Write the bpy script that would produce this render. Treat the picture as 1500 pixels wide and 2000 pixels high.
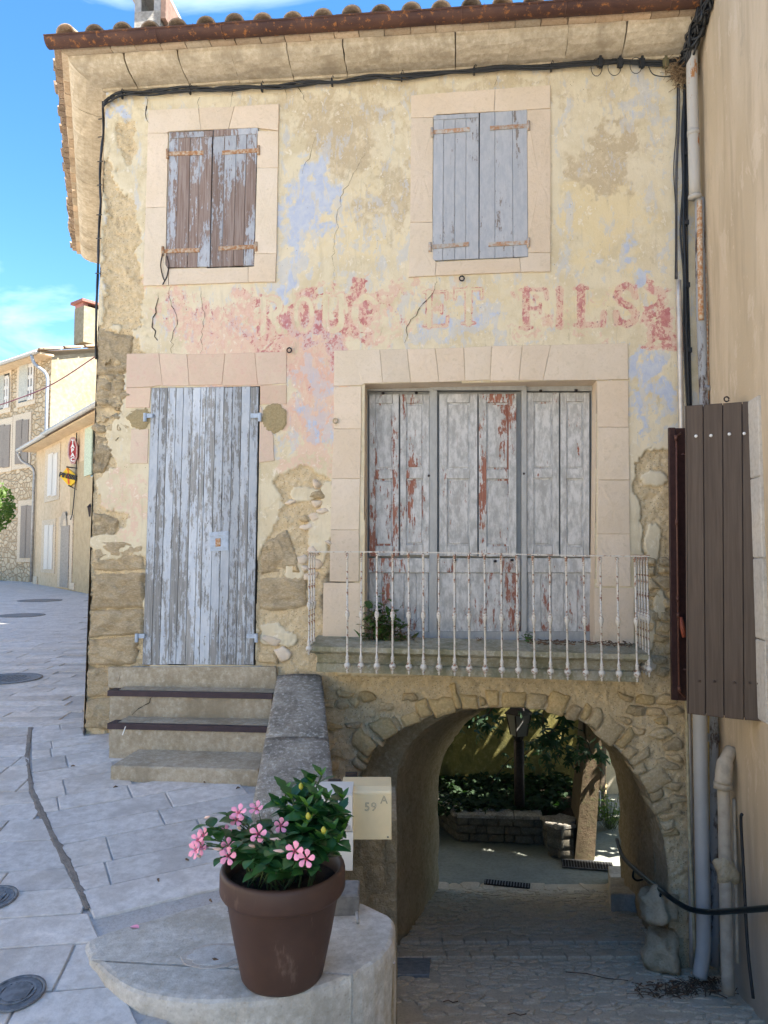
import bpy, math, random
import numpy as np
from mathutils import Vector, Matrix, noise as mnoise
R=math.radians
rnd=random.Random(7)
for o in list(bpy.data.objects): bpy.data.objects.remove(o)
SC=bpy.context.scene; COL=SC.collection
# ------------------------------------------------------------ camera, sky, sun, exposure
EYE=1.63; FPX=1444.0; PITCH=R(3.3)
cd=bpy.data.cameras.new('camera'); cd.sensor_fit='VERTICAL'; cd.sensor_height=36; cd.lens=26; cd.clip_end=2000; cd.clip_start=.05
cam=bpy.data.objects.new('camera',cd); COL.objects.link(cam)
cam.location=(0,0,EYE); cam.rotation_euler=(R(90)+PITCH,0,0); SC.camera=cam
SUN_AZ=R(109); SUN_EL=R(52)
sl=bpy.data.lights.new('sun','SUN'); sl.energy=4.7; sl.angle=R(.5); sl.color=(1,.93,.82)
so=bpy.data.objects.new('sun',sl); COL.objects.link(so)
tosun=Vector((math.sin(SUN_AZ)*math.cos(SUN_EL),math.cos(SUN_AZ)*math.cos(SUN_EL),math.sin(SUN_EL)))
so.rotation_euler=tosun.to_track_quat('Z','Y').to_euler(); so.location=(8,-3,20)
w=bpy.data.worlds.new('World'); SC.world=w; w.use_nodes=True
nt=w.node_tree; nt.nodes.clear()
def wn(t,**k):
    n=nt.nodes.new(t)
    for a,b in k.items(): setattr(n,a,b)
    return n
sky=wn('ShaderNodeTexSky',sky_type='NISHITA'); sky.sun_disc=False; sky.sun_elevation=SUN_EL; sky.sun_rotation=SUN_AZ
sky.air_density=1.0; sky.dust_density=.4; sky.ozone_density=2.2
hs=wn('ShaderNodeHueSaturation'); hs.inputs['Saturation'].default_value=1.28
tc=wn('ShaderNodeTexCoord'); mp=wn('ShaderNodeMapping'); mp.inputs['Scale'].default_value=(1.1,2.2,5.0); mp.inputs['Rotation'].default_value=(0,R(28),0); mp.inputs['Location'].default_value=(5.3,2.1,.9)
nz=wn('ShaderNodeTexNoise'); nz.inputs['Scale'].default_value=1.7; nz.inputs['Detail'].default_value=9; nz.inputs['Roughness'].default_value=.55; nz.inputs['Distortion'].default_value=.7
cr=wn('ShaderNodeValToRGB'); cr.color_ramp.elements[0].position=.55; cr.color_ramp.elements[1].position=.86
cr.color_ramp.elements[1].color=(.4,.4,.4,1)
mx=wn('ShaderNodeMix',data_type='RGBA'); mx.inputs['B'].default_value=(9.5,10.2,11,1)
bg=wn('ShaderNodeBackground'); bg.inputs['Strength'].default_value=.078; wo=wn('ShaderNodeOutputWorld')
lk=nt.links.new
lk(sky.outputs[0],hs.inputs['Color']); lk(tc.outputs['Generated'],mp.inputs[0]); lk(mp.outputs[0],nz.inputs['Vector']); lk(nz.outputs['Fac'],cr.inputs[0])
lk(cr.outputs[0],mx.inputs['Factor']); lk(hs.outputs[0],mx.inputs['A']); lk(mx.outputs['Result'],bg.inputs[0]); lk(bg.outputs[0],wo.inputs[0])
vs=SC.view_settings; vs.view_transform='Standard'; vs.look='None'; vs.gamma=1; vs.use_curve_mapping=False
vs.exposure=2.36
SC.render.engine='CYCLES'; SC.cycles.max_bounces=8; SC.cycles.diffuse_bounces=5; SC.cycles.use_denoising=True

# ------------------------------------------------------------ helpers
def thing(name,label=None,cat=None,loc=(0,0,0),rz=0,group=None,parent=None,kind=None):
    o=bpy.data.objects.new(name,None); COL.objects.link(o); o.location=loc; o.rotation_euler=(0,0,rz); o.empty_display_size=.1
    tag(o,label,cat,group,kind)
    if parent: o.parent=parent
    return o
def tag(o,label=None,cat=None,group=None,kind=None):
    if label: o['label']=label
    if cat: o['category']=cat
    if group: o['group']=group
    if kind: o['kind']=kind
    return o
def link(name,me,parent=None):
    o=bpy.data.objects.new(name,me); COL.objects.link(o)
    if parent: o.parent=parent
    return o
def mesh(name,V,F,mat,smooth=False):
    me=bpy.data.meshes.new(name); me.from_pydata([tuple(v) for v in V],[],F); me.update()
    if mat: me.materials.append(mat)
    if smooth: me.polygons.foreach_set('use_smooth',[True]*len(me.polygons))
    return me
class MB:
    def __init__(s): s.V=[]; s.F=[]
    def add(s,V,F):
        b=len(s.V); s.V+= [tuple(v) for v in V]; s.F+=[tuple(i+b for i in f) for f in F]; return s
    def box(s,a,b,bev=0):
        x0,y0,z0=a; x1,y1,z1=b
        if x0>x1:x0,x1=x1,x0
        if y0>y1:y0,y1=y1,y0
        if z0>z1:z0,z1=z1,z0
        if bev<=0:
            return s.add([(x0,y0,z0),(x1,y0,z0),(x1,y1,z0),(x0,y1,z0),(x0,y0,z1),(x1,y0,z1),(x1,y1,z1),(x0,y1,z1)],
              [(3,2,1,0),(4,5,6,7),(0,1,5,4),(1,2,6,5),(2,3,7,6),(3,0,4,7)])
        c=[(x0,z0),(x1,z0),(x1,z1),(x0,z1)]
        return s.hexa([(x0,y0,z0),(x1,y0,z0),(x1,y1,z0),(x0,y1,z0)],[(x0,y0,z1),(x1,y0,z1),(x1,y1,z1),(x0,y1,z1)])
    def hexa(s,B,T):
        return s.add(list(B)+list(T),[(3,2,1,0),(4,5,6,7),(0,1,5,4),(1,2,6,5),(2,3,7,6),(3,0,4,7)])
    def tube(s,P,r,n=8,cap=True):
        P=[Vector(p) for p in P]; m=len(P)
        rs=r if isinstance(r,(list,tuple)) else [r]*m
        b=len(s.V); up=Vector((0,0,1)); T0=(P[1]-P[0]).normalized()
        N=T0.cross(up if abs(T0.z)<.9 else Vector((1,0,0))).normalized()
        for i in range(m):
            T=((P[min(i+1,m-1)]-P[max(i-1,0)])).normalized()
            N=(N-T*N.dot(T)).normalized(); Bn=T.cross(N)
            for k in range(n):
                a=2*math.pi*k/n; v=P[i]+(N*math.cos(a)+Bn*math.sin(a))*rs[i]; s.V.append(tuple(v))
        for i in range(m-1):
            for k in range(n):
                k2=(k+1)%n; s.F.append((b+i*n+k,b+i*n+k2,b+(i+1)*n+k2,b+(i+1)*n+k))
        if cap:
            s.F.append(tuple(b+k for k in range(n))[::-1]); s.F.append(tuple(b+(m-1)*n+k for k in range(n)))
        return s
    def lathe(s,prof,c=(0,0,0),n=12,cap=True):
        b=len(s.V)
        for r,z in prof:
            for k in range(n):
                a=2*math.pi*k/n; s.V.append((c[0]+r*math.cos(a),c[1]+r*math.sin(a),c[2]+z))
        m=len(prof)
        for i in range(m-1):
            for k in range(n):
                k2=(k+1)%n; s.F.append((b+i*n+k,b+i*n+k2,b+(i+1)*n+k2,b+(i+1)*n+k))
        if cap:
            s.F.append(tuple(b+k for k in range(n))[::-1]); s.F.append(tuple(b+(m-1)*n+k for k in range(n)))
        return s
    def obj(s,name,mat,parent=None,smooth=False,kind=None,label=None):
        o=link(name,mesh(name,s.V,s.F,mat,smooth),parent)
        tag(o,label,kind=kind); return o
def catmull(P,k=6):
    P=[Vector(p) for p in P]; out=[]
    for i in range(len(P)-1):
        a=P[max(i-1,0)]; b=P[i]; c=P[i+1]; d=P[min(i+2,len(P)-1)]
        for j in range(k):
            t=j/k; out.append(.5*((2*b)+(c-a)*t+(2*a-5*b+4*c-d)*t*t+(3*b-a-3*c+d)*t**3))
    out.append(P[-1]); return out
# --- measuring rays: the camera's pixel -> a point on a real plane
SP,CP=math.sin(PITCH),math.cos(PITCH)
def ray(px,py):
    x=(px-750)/FPX; v=-(py-1000)/FPX
    return Vector((x,CP-v*SP,SP+v*CP))
C0=Vector((0,0,EYE))
def W(px,py,y):
    d=ray(px,py); return C0+d*(y/d.y)
AL=R(5.5); H0=Vector((0,6,0)); CA,SA=math.cos(AL),math.sin(AL)
def toloc(v):
    v=v-H0; return Vector((v.x*CA-v.y*SA, v.x*SA+v.y*CA, v.z))
def dirloc(d): return Vector((d.x*CA-d.y*SA,d.x*SA+d.y*CA,d.z))
C0L=toloc(C0)
def L(px,py,y=0.0):
    d=dirloc(ray(px,py)); t=(y-C0L.y)/d.y; p=C0L+d*t; return (p.x,p.z)
def L3(px,py,y=0.0):
    x,z=L(px,py,y); return (x,y,z)
def LZ(px,py,z):
    d=dirloc(ray(px,py)); t=(z-C0L.z)/d.z; p=C0L+d*t; return (p.x,p.y)
def loc2w(v): return Vector((v[0]*CA+v[1]*SA, -v[0]*SA+v[1]*CA+6, v[2]))
def proj_arr(X,Y,Z):   # world arrays -> photo pixels
    dx=X; dy=Y; dz=Z-EYE
    f=dy*CP+dz*SP; u=-dy*SP+dz*CP
    return 750+FPX*dx/f, 1000-FPX*u/f
# --- value noise in numpy
def _h(ix,iy,s):
    n=(ix.astype(np.int64)*374761393+iy.astype(np.int64)*668265263+s*974634777)&0x7fffffff
    n=((n^(n>>13))*1274126177)&0x7fffffff
    return ((n^(n>>16))&0xffff)/65535.0
def vnoise(x,y,s=0):
    ix=np.floor(x); iy=np.floor(y); fx=x-ix; fy=y-iy; fx=fx*fx*(3-2*fx); fy=fy*fy*(3-2*fy)
    a=_h(ix,iy,s); b=_h(ix+1,iy,s); c=_h(ix,iy+1,s); d=_h(ix+1,iy+1,s)
    return (a*(1-fx)+b*fx)*(1-fy)+(c*(1-fx)+d*fx)*fy
def fbm(x,y,s=0,o=5,g=.5):
    r=0;a=1;t=0
    for i in range(o):
        r=r+a*vnoise(x*2**i+i*17.3,y*2**i+i*9.1,s+i); t+=a; a*=g
    return r/t
def sstep(a,b,x):
    t=np.clip((x-a)/(b-a),0,1); return t*t*(3-2*t)
def segdist(X,Y,P):
    D=np.full(X.shape,1e9)
    for (x0,y0),(x1,y1) in zip(P[:-1],P[1:]):
        dx,dy=x1-x0,y1-y0; l=dx*dx+dy*dy+1e-9
        t=np.clip(((X-x0)*dx+(Y-y0)*dy)/l,0,1); D=np.minimum(D,np.hypot(X-x0-t*dx,Y-y0-t*dy))
    return D
def inpoly(X,Y,P):
    c=np.zeros(X.shape,bool); n=len(P)
    for i in range(n):
        x0,y0=P[i]; x1,y1=P[(i+1)%n]
        if y0==y1: continue
        c^=((y0>Y)!=(y1>Y))&(X<(x1-x0)*(Y-y0)/(y1-y0)+x0)
    return c
def sdpoly(X,Y,P):
    d=segdist(X,Y,list(P)+[P[0]]); return np.where(inpoly(X,Y,P),d,-d)
def ell(X,Y,cx,cy,rx,ry): return 1-np.hypot((X-cx)/rx,(Y-cy)/ry)
# --- polygons
def clip(P,nx,ny,c):      # keep nx*x+ny*y<=c
    out=[]; n=len(P)
    for i in range(n):
        a=P[i]; b=P[(i+1)%n]; da=nx*a[0]+ny*a[1]-c; db=nx*b[0]+ny*b[1]-c
        if da<=0: out.append(a)
        if (da<0<db) or (db<0<da):
            t=da/(da-db); out.append((a[0]+(b[0]-a[0])*t,a[1]+(b[1]-a[1])*t))
    return out
def voronoi(S,rad):
    out=[]; cell={}
    for i,(x,y) in enumerate(S): cell.setdefault((int(x//rad),int(y//rad)),[]).append(i)
    for i,(x,y) in enumerate(S):
        P=[(x-rad,y-rad),(x+rad,y-rad),(x+rad,y+rad),(x-rad,y+rad)]; cx,cy=int(x//rad),int(y//rad)
        for a in range(cx-2,cx+3):
            for b in range(cy-2,cy+3):
                for j in cell.get((a,b),()):
                    if j==i: continue
                    u,v=S[j]; nx,ny=u-x,v-y
                    if nx*nx+ny*ny>4*rad*rad: continue
                    P=clip(P,nx,ny,(u*u+v*v-x*x-y*y)/2)
                    if len(P)<3: break
        out.append(P)
    return out
def cen(P): return (sum(p[0] for p in P)/len(P),sum(p[1] for p in P)/len(P))
def area(P): return .5*sum(P[i][0]*P[(i+1)%len(P)][1]-P[(i+1)%len(P)][0]*P[i][1] for i in range(len(P)))
def shrink(P,d):
    if area(P)<0: P=P[::-1]
    Q=list(P); n=len(P)
    for i in range(n):
        a=P[i]; b=P[(i+1)%n]; ex,ey=b[0]-a[0],b[1]-a[1]; l=math.hypot(ex,ey)
        if l<1e-6: continue
        nx,ny=ey/l,-ex/l
        Q=clip(Q,nx,ny,nx*a[0]+ny*a[1]-d)
        if len(Q)<3: return []
    return Q
def inset(P,d):
    if area(P)<0: P=P[::-1]
    out=[]; n=len(P)
    for i in range(n):
        a,b,c=Vector(P[i-1]),Vector(P[i]),Vector(P[(i+1)%n]); e1=(b-a).normalized(); e2=(c-b).normalized(); n1_=Vector((-e1.y,e1.x)); n2_=Vector((-e2.y,e2.x)); m_=n1_+n2_; k=m_.length_squared
        m_=m_*(2*d/k) if k>.3 else n1_*d
        out.append((b.x+m_.x,b.y+m_.y))
    return out
def refine(P,maxl,j,rr=rnd):
    out=[]; n=len(P)
    for i in range(n):
        a=P[i]; b=P[(i+1)%n]; l=math.hypot(b[0]-a[0],b[1]-a[1]); k=max(1,int(math.ceil(l/maxl)))
        for t in range(k):
            f=t/k; out.append((a[0]+(b[0]-a[0])*f+rr.uniform(-j,j),a[1]+(b[1]-a[1])*f+rr.uniform(-j,j)))
    return out
def chaikin(P,c=.22):
    out=[]; n=len(P)
    for i in range(n):
        a=P[i]; b=P[(i+1)%n]
        out.append((a[0]*(1-c)+b[0]*c,a[1]*(1-c)+b[1]*c)); out.append((a[0]*c+b[0]*(1-c),a[1]*c+b[1]*(1-c)))
    return out
def piece(P,mp,h0,h1,bev=.006,dome=0,rough=0,rr=rnd,mid=True):
    """stone from outline P; mp(a,b,h)->xyz; returns V,F"""
    if area(P)<0: P=P[::-1]
    n=len(P); c=cen(P); V=[]; F=[]
    def ring(sc,h,j=0):
        for p in P: V.append(mp(c[0]+(p[0]-c[0])*sc,c[1]+(p[1]-c[1])*sc,h+rr.uniform(-j,j)))
    s=math.sqrt(abs(area(P)))+1e-6
    ring(1,h0); ring(1,h1-bev,rough*.3); ring(1-1.6*bev/s,h1,rough*.6)
    k=3
    if dome or rough: ring(.55,h1+dome,rough); k=4
    V.append(mp(c[0],c[1],h1+dome*1.25+rr.uniform(-rough,rough)))
    for r in range(k-1):
        for i in range(n):
            j=(i+1)%n; F.append((r*n+i,r*n+j,(r+1)*n+j,(r+1)*n+i))
    b=(k-1)*n
    for i in range(n): F.append((b+i,b+(i+1)%n,len(V)-1))
    return V,F
def HM(a,b,h): return (a,-h,b)      # house-face mapping
# ------------------------------------------------------------ materials
class M:
    def __init__(s,name,rough=.85,metal=0,spec=.3):
        s.m=bpy.data.materials.new(name); s.m.use_nodes=True; s.t=s.m.node_tree; s.t.nodes.clear()
        s.out=s.n('ShaderNodeOutputMaterial'); s.p=s.n('ShaderNodeBsdfPrincipled'); s.l(s.p.outputs[0],s.out.inputs[0])
        s.p.inputs['Roughness'].default_value=rough; s.p.inputs['Metallic'].default_value=metal; s.p.inputs['Specular IOR Level'].default_value=spec
        s.tc=s.n('ShaderNodeTexCoord'); s.oi=s.n('ShaderNodeObjectInfo')
    def n(s,t,**k):
        n=s.t.nodes.new(t)
        for a,b in k.items(): setattr(n,a,b)
        return n
    def l(s,a,b): s.t.links.new(a,b)
    def put(s,sock,v):
        if hasattr(v,'links') or hasattr(v,'is_linked'): s.l(v,sock)
        else:
            if isinstance(v,(tuple,list)) and len(v)==3 and sock.type=='RGBA': v=(*v,1)
            sock.default_value=v
    def vec(s,scale=(1,1,1),rand=0,co='Object',rot=(0,0,0)):
        v=s.tc.outputs[co]
        if rand:
            m=s.n('ShaderNodeVectorMath',operation='SCALE'); c=s.n('ShaderNodeCombineXYZ')
            for i in range(3): s.l(s.oi.outputs['Random'],c.inputs[i])
            s.l(c.outputs[0],m.inputs[0]); m.inputs['Scale'].default_value=rand
            a=s.n('ShaderNodeVectorMath',operation='ADD'); s.l(v,a.inputs[0]); s.l(m.outputs[0],a.inputs[1]); v=a.outputs[0]
        m=s.n('ShaderNodeMapping'); s.l(v,m.inputs[0]); m.inputs['Scale'].default_value=scale; m.inputs['Rotation'].default_value=rot
        return m.outputs[0]
    def noise(s,v,scale=5,detail=6,rough=.6,dist=0):
        n=s.n('ShaderNodeTexNoise'); s.l(v,n.inputs['Vector']); n.inputs['Scale'].default_value=scale; n.inputs['Detail'].default_value=detail
        n.inputs['Roughness'].default_value=rough; n.inputs['Distortion'].default_value=dist; return n.outputs['Fac']
    def vor(s,v,scale=5,feat='F1',out='Distance',rand=1):
        n=s.n('ShaderNodeTexVoronoi',feature=feat); s.l(v,n.inputs['Vector']); n.inputs['Scale'].default_value=scale; n.inputs['Randomness'].default_value=rand
        return n.outputs[out]
    def ramp(s,f,st,interp='LINEAR'):
        n=s.n('ShaderNodeValToRGB'); s.l(f,n.inputs[0]); e=n.color_ramp.elements; n.color_ramp.interpolation=interp
        while len(e)<len(st): e.new(.5)
        for i,(p,c) in enumerate(st):
            e[i].position=p; e[i].color=(*((c,)*3 if isinstance(c,(int,float)) else c),1)
        return n.outputs[0]
    def step(s,f,a,b):
        n=s.n('ShaderNodeMapRange',interpolation_type='SMOOTHSTEP'); s.put(n.inputs[0],f); s.put(n.inputs[1],a); s.put(n.inputs[2],b); return n.outputs[0]
    def mix(s,f,a,b,mode='MIX'):
        n=s.n('ShaderNodeMix',data_type='RGBA',blend_type=mode); s.put(n.inputs['Factor'],f); s.put(n.inputs['A'],a); s.put(n.inputs['B'],b); return n.outputs['Result']
    def ma(s,op,a,b=0.0,c=0.0):
        n=s.n('ShaderNodeMath',operation=op); s.put(n.inputs[0],a); s.put(n.inputs[1],b); s.put(n.inputs[2],c); return n.outputs[0]
    def attr(s,name):
        n=s.n('ShaderNodeAttribute'); n.attribute_name=name; return n.outputs['Fac']
    def rand(s,c,amt=.25,col2=None):   # per-object brightness change
        n=s.n('ShaderNodeMapRange'); s.l(s.oi.outputs['Random'],n.inputs[0]); n.inputs[3].default_value=1-amt; n.inputs[4].default_value=1+amt
        h=s.n('ShaderNodeHueSaturation'); s.put(h.inputs['Color'],c); s.l(n.outputs[0],h.inputs['Value'])
        r=h.outputs[0]
        if col2:
            w=s.n('ShaderNodeTexWhiteNoise',noise_dimensions='1D'); s.l(s.oi.outputs['Random'],w.inputs['W'])
            r=s.mix(s.ma('MULTIPLY',w.outputs['Value'],.8),r,s.mix(1.0,r,col2,'MULTIPLY'))
        return r
    def col(s,c): s.put(s.p.inputs['Base Color'],c); return s
    def bump(s,h,strength=.5,dist=.01,prev=None):
        n=s.n('ShaderNodeBump'); s.l(h,n.inputs['Height']); n.inputs['Strength'].default_value=strength; n.inputs['Distance'].default_value=dist
        if prev: s.l(prev,n.inputs['Normal'])
        s.l(n.outputs[0],s.p.inputs['Normal']); return n.outputs[0]
def stone(name,c1,c2,c3=None,sc=4,bump=.6,bd=.012,rand=.12,pit=.35,dirt=None,rough=.9,off=7,col2=None,stretch=(1,1,1),mott=.45):
    m=M(name,rough,spec=.2); v=m.vec(stretch,rand=off)
    n1=m.noise(v,sc,8,.62); n2=m.noise(v,sc*7,6,.7); n3=m.noise(v,sc*30,3,.6)
    c=m.mix(m.step(n1,.35,.68),c1,c2)
    if c3: c=m.mix(m.step(n2,.5,.72),c,c3)
    g=m.step(n2,.3,.75); c=m.mix(.38,c,m.mix(g,(.45,.42,.38),(1.25,1.2,1.12)),'MULTIPLY') if False else m.mix(m.ma('MULTIPLY',m.step(n2,.58,.3),mott),c,m.mix(1.0,c,(.55,.5,.44),'MULTIPLY'))
    if pit:
        p=m.vor(v,sc*11); c=m.mix(m.ma('MULTIPLY',m.step(p,.22,.08),pit),c,m.mix(1.0,c,(.35,.3,.26),'MULTIPLY'))
    if dirt: c=m.mix(m.ma('MULTIPLY',m.step(m.noise(m.vec((1.5,1.5,.5)),2.2,7,.65),.48,.66),.7),c,dirt)
    m.col(m.rand(c,rand,col2))
    h=m.ma('ADD',m.ma('MULTIPLY',n1,.5),m.ma('ADD',n2,m.ma('MULTIPLY',n3,.4))); m.bump(h,bump,bd)
    return m.m
def peel(name,paint,paint2,under,under2,thr=.5,sc=14,stretch=.08,rand=9,rough=.75,amt=.1,cov=(1,1)):
    """weathered paint over wood, grain along z"""
    m=M(name,rough,spec=.25); v=m.vec((1,1,stretch),rand=rand); vg=m.vec((1,1,.03),rand=rand)
    g=m.noise(vg,90,5,.7); k=m.vor(m.vec((1,1,.22),rand=rand),16)
    big=m.noise(m.vec((1,1,.5),rand=rand*.3),1.9*cov[0],4,.55); n=m.noise(v,sc,9,.72,.3); fine=m.noise(m.vec((1,1,.35),rand=rand),38,6,.75)
    wood=m.mix(m.step(g,.35,.65),under,under2); wood=m.mix(m.ma('MULTIPLY',m.step(k,.09,.03),.8),wood,(.03,.022,.018))
    pc=m.mix(m.step(m.noise(m.vec((1,1,.4),rand=rand),22,8,.72),.38,.62),paint,paint2)
    s=m.ma('ADD',m.ma('MULTIPLY',n,.55),m.ma('ADD',m.ma('MULTIPLY',fine,.4),m.ma('MULTIPLY',m.ma('SUBTRACT',big,.5),cov[1])))
    f=m.step(s,thr-.018,thr+.018)       # 1 = bare
    edge=m.ma('MULTIPLY',m.step(s,thr-.05,thr-.015),m.step(s,thr+.02,thr-.01))
    pc=m.mix(m.ma('MULTIPLY',m.step(g,.62,.72),.45),pc,under)
    c=m.mix(f,pc,wood); m.col(m.rand(c,amt))
    h=m.ma('ADD',m.ma('MULTIPLY',m.ma('SUBTRACT',1,f),1.0),m.ma('MULTIPLY',g,.8)); m.bump(h,.55,.003)
    return m.m
def plain(name,c,rough=.5,metal=0,var=.15,bump=.15,sc=20,bd=.002,c2=None,spec=.4):
    m=M(name,rough,metal,spec); v=m.vec(); n=m.noise(v,sc,6,.6)
    d=c2 or tuple(x*(1-var*2) for x in c)
    m.col(m.rand(m.mix(m.step(n,.38,.66),c,d),var*.5)); m.bump(n,bump,bd); return m.m
LIME=stone('limestone_surround',(.65,.55,.42),(.69,.59,.47),(.58,.49,.365),3,.5,.008,.06,.08,col2=(1.02,.97,.93),mott=.14)
LIMEP=stone('pink_washed_stone',(.60,.465,.36),(.62,.51,.39),(.59,.42,.34),3,.45,.008,.06,.08,col2=(1.03,.95,.91),mott=.14)
QUOIN=stone('eroded_quoin_stone',(.66,.53,.34),(.55,.425,.26),(.72,.61,.43),7,.9,.03,.10,.55,stretch=(1,1,2.0),mott=.4)
RUB=stone('rubble_stone',(.59,.475,.30),(.51,.40,.245),(.65,.55,.38),7,.9,.015,.2,.3,col2=(1.12,1.05,.92))
RUBN=stone('buff_rubble_stone',(.60,.485,.30),(.52,.41,.245),(.65,.56,.40),7,.9,.015,.2,.3)
RUBY=stone('ochre_arch_stone',(.63,.47,.24),(.54,.41,.21),(.66,.53,.32),7,.9,.015,.15,.3)
MORT=stone('lime_mortar',(.54,.45,.30),(.47,.38,.24),(.5,.43,.3),5,.9,.015,0,.3)
VAULT=stone('vault_rubble',(.52,.425,.28),(.41,.33,.21),(.59,.50,.36),4,1.0,.04,.1,.35)
CORN=stone('cornice_stone',(.55,.48,.365),(.47,.405,.30),(.62,.56,.45),3,.45,.010,.07,.25,dirt=(.30,.25,.18))
COPE=stone('lichened_coping',(.42,.39,.335),(.22,.205,.175),(.66,.64,.59),5,1.0,.02,.05,.2)
PLAT=stone('worn_pale_kerb_stone',(.58,.54,.47),(.49,.45,.38),(.66,.62,.55),3.5,.6,.010,.03,.25,dirt=(.36,.32,.255))
PAVE=stone('pale_paving_stone',(.60,.575,.54),(.53,.505,.48),(.65,.62,.58),2.5,.5,.007,.12,.12,col2=(1.06,1.0,.93),rough=.7,dirt=(.42,.39,.355))
PJOINT=stone('paving_mortar',(.50,.475,.44),(.43,.40,.37),None,9,.6,.006,0,.3)
COB=stone('lane_cobble',(.64,.565,.45),(.55,.485,.38),(.68,.61,.50),8,.6,.008,.10,.2,col2=(1.07,1.0,.9),rough=.75)
CJOINT=stone('lane_mortar',(.64,.565,.44),(.55,.48,.365),None,9,.7,.008,0,.3)
STEPM=stone('step_stone',(.46,.40,.30),(.37,.315,.225),(.52,.465,.37),4,.8,.012,.06,.35,dirt=(.27,.22,.145))
STEPT=stone('step_tread',(.42,.385,.33),(.37,.335,.285),None,5,.4,.005,.04,.3)
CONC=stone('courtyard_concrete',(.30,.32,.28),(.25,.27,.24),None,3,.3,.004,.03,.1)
SLABM=stone('mossy_balcony_slab',(.44,.405,.31),(.31,.29,.19),(.50,.47,.38),6,.8,.012,.05,.35,dirt=(.17,.165,.085))
BOULD=stone('guard_boulder',(.56,.46,.31),(.48,.39,.26),None,6,.7,.02,.1,.25)
TILE=stone('terracotta_tile',(.33,.25,.19),(.25,.2,.155),(.44,.40,.33),9,.6,.006,.22,.2,col2=(1.15,1.05,.9))
TILEL=stone('eave_tile',(.58,.49,.36),(.48,.39,.28),(.5,.45,.36),7,.5,.006,.2,.2,col2=(1.05,.9,.8))
DOORM=peel('peeling_blue_door_paint',(.42,.46,.51),(.50,.53,.56),(.20,.20,.195),(.33,.325,.31),.478,sc=24,stretch=.05,amt=.2,cov=(1,.35))
SHL=peel('weathered_brown_shutter',(.34,.36,.40),(.42,.44,.47),(.19,.13,.105),(.30,.24,.21),.47,stretch=.08,cov=(1,.6))
SHR=peel('worn_blue_shutter',(.37,.39,.42),(.44,.45,.47),(.17,.14,.12),(.27,.23,.2),.56,stretch=.08,cov=(1,.3),amt=.05)
LEAF1=peel('peeling_grey_paint',(.36,.355,.335),(.57,.56,.535),(.25,.09,.06),(.34,.15,.10),.57,stretch=.16,cov=(.8,.45),amt=.05,rand=2)
LEAF2=peel('heavily_peeling_grey_paint',(.36,.355,.335),(.57,.56,.535),(.25,.09,.06),(.33,.16,.11),.515,stretch=.16,cov=(.8,.5),amt=.05,rand=2)
FRAMEG=peel('grey_painted_frame',(.35,.35,.335),(.41,.41,.39),(.24,.15,.12),(.3,.24,.2),.66,stretch=.1,cov=(1,.2),amt=.05)
GUT=M('rusty_gutter',.7,.15,.4); _v=GUT.vec((.5,1,1)); _n=GUT.noise(_v,6,7,.65); _b=GUT.noise(GUT.vec(),22,5,.7)
GUT.col(GUT.mix(GUT.step(_b,.55,.66),GUT.mix(GUT.step(_n,.36,.62),(.06,.028,.022),(.10,.048,.033)),(.30,.12,.035))); GUT.bump(_b,.3,.004); GUT=GUT.m
HINGE=plain('rusty_hinge_iron',(.36,.17,.07),.8,.1,.25,.4,40,c2=(.5,.42,.32))
HINGEP=plain('painted_hinge_iron',(.42,.40,.36),.7,0,.2,.4,30,c2=(.38,.2,.1))
HBLUE=plain('blue_painted_iron',(.42,.49,.58),.6,0,.1,.2,30)
BAL=M('flaking_white_ironwork',.6,0,.35); _n=BAL.noise(BAL.vec(),28,6,.7)
BAL.col(BAL.mix(BAL.step(_n,.53,.60),(.58,.55,.49),(.26,.14,.09))); BAL.bump(_n,.3,.002); BAL=BAL.m
IRON=plain('dark_iron',(.045,.035,.035),.6,.3,.2,.2,30)
CABLE=plain('black_cable',(.022,.024,.027),.5,0,.15,.1,30)
CABLEG=plain('grey_conduit',(.09,.085,.085),.5,0,.15,.1,30)
RAILM=plain('black_handrail_paint',(.016,.024,.028),.35,.2,.2,.15,30)
ZINC=plain('zinc_pipe',(.40,.39,.37),.45,.25,.15,.1,9)
PIPEP=M('flaking_painted_pipe',.7,0,.3); _n=PIPEP.noise(PIPEP.vec((1,1,.3)),9,6,.7)
PIPEP.col(PIPEP.mix(PIPEP.step(_n,.57,.60),(.43,.41,.37),(.34,.16,.06))); PIPEP.bump(_n,.3,.003); PIPEP=PIPEP.m
PIPED=M('dark_corroded_pipe',.8,0,.3); _n=PIPED.noise(PIPED.vec((1,1,.3)),9,6,.7)
PIPED.col(PIPED.mix(PIPED.step(_n,.5,.6),(.30,.31,.32),(.07,.045,.035))); PIPED.bump(_n,.4,.004); PIPED=PIPED.m
PVC=plain('grey_pvc_pipe',(.42,.41,.385),.45,0,.05,.08,6)
STEEL=plain('steel_conduit',(.52,.48,.43),.4,.5,.1,.1,10)
BEIGEP=plain('beige_soil_pipe',(.45,.39,.30),.7,0,.12,.3,12)
BROWN=M('brown_shutter_paint',.6,0,.3); _g=BROWN.noise(BROWN.vec((1,1,.04),rand=5),60,5,.6); _n=BROWN.noise(BROWN.vec((1,1,.3)),3,5,.6)
BROWN.col(BROWN.rand(BROWN.mix(BROWN.step(_g,.3,.7),(.064,.045,.033),(.090,.067,.050)),.07)); BROWN.bump(_g,.4,.002); BROWN=BROWN.m
MAROON=plain('maroon_shutter_paint',(.055,.026,.024),.5,0,.15,.2,30)
BOLTM=plain('brown_painted_bolt',(.11,.045,.03),.5,0,.15,.2,30)
WHITEM=plain('white_bolt_head',(.8,.8,.78),.4)
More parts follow.
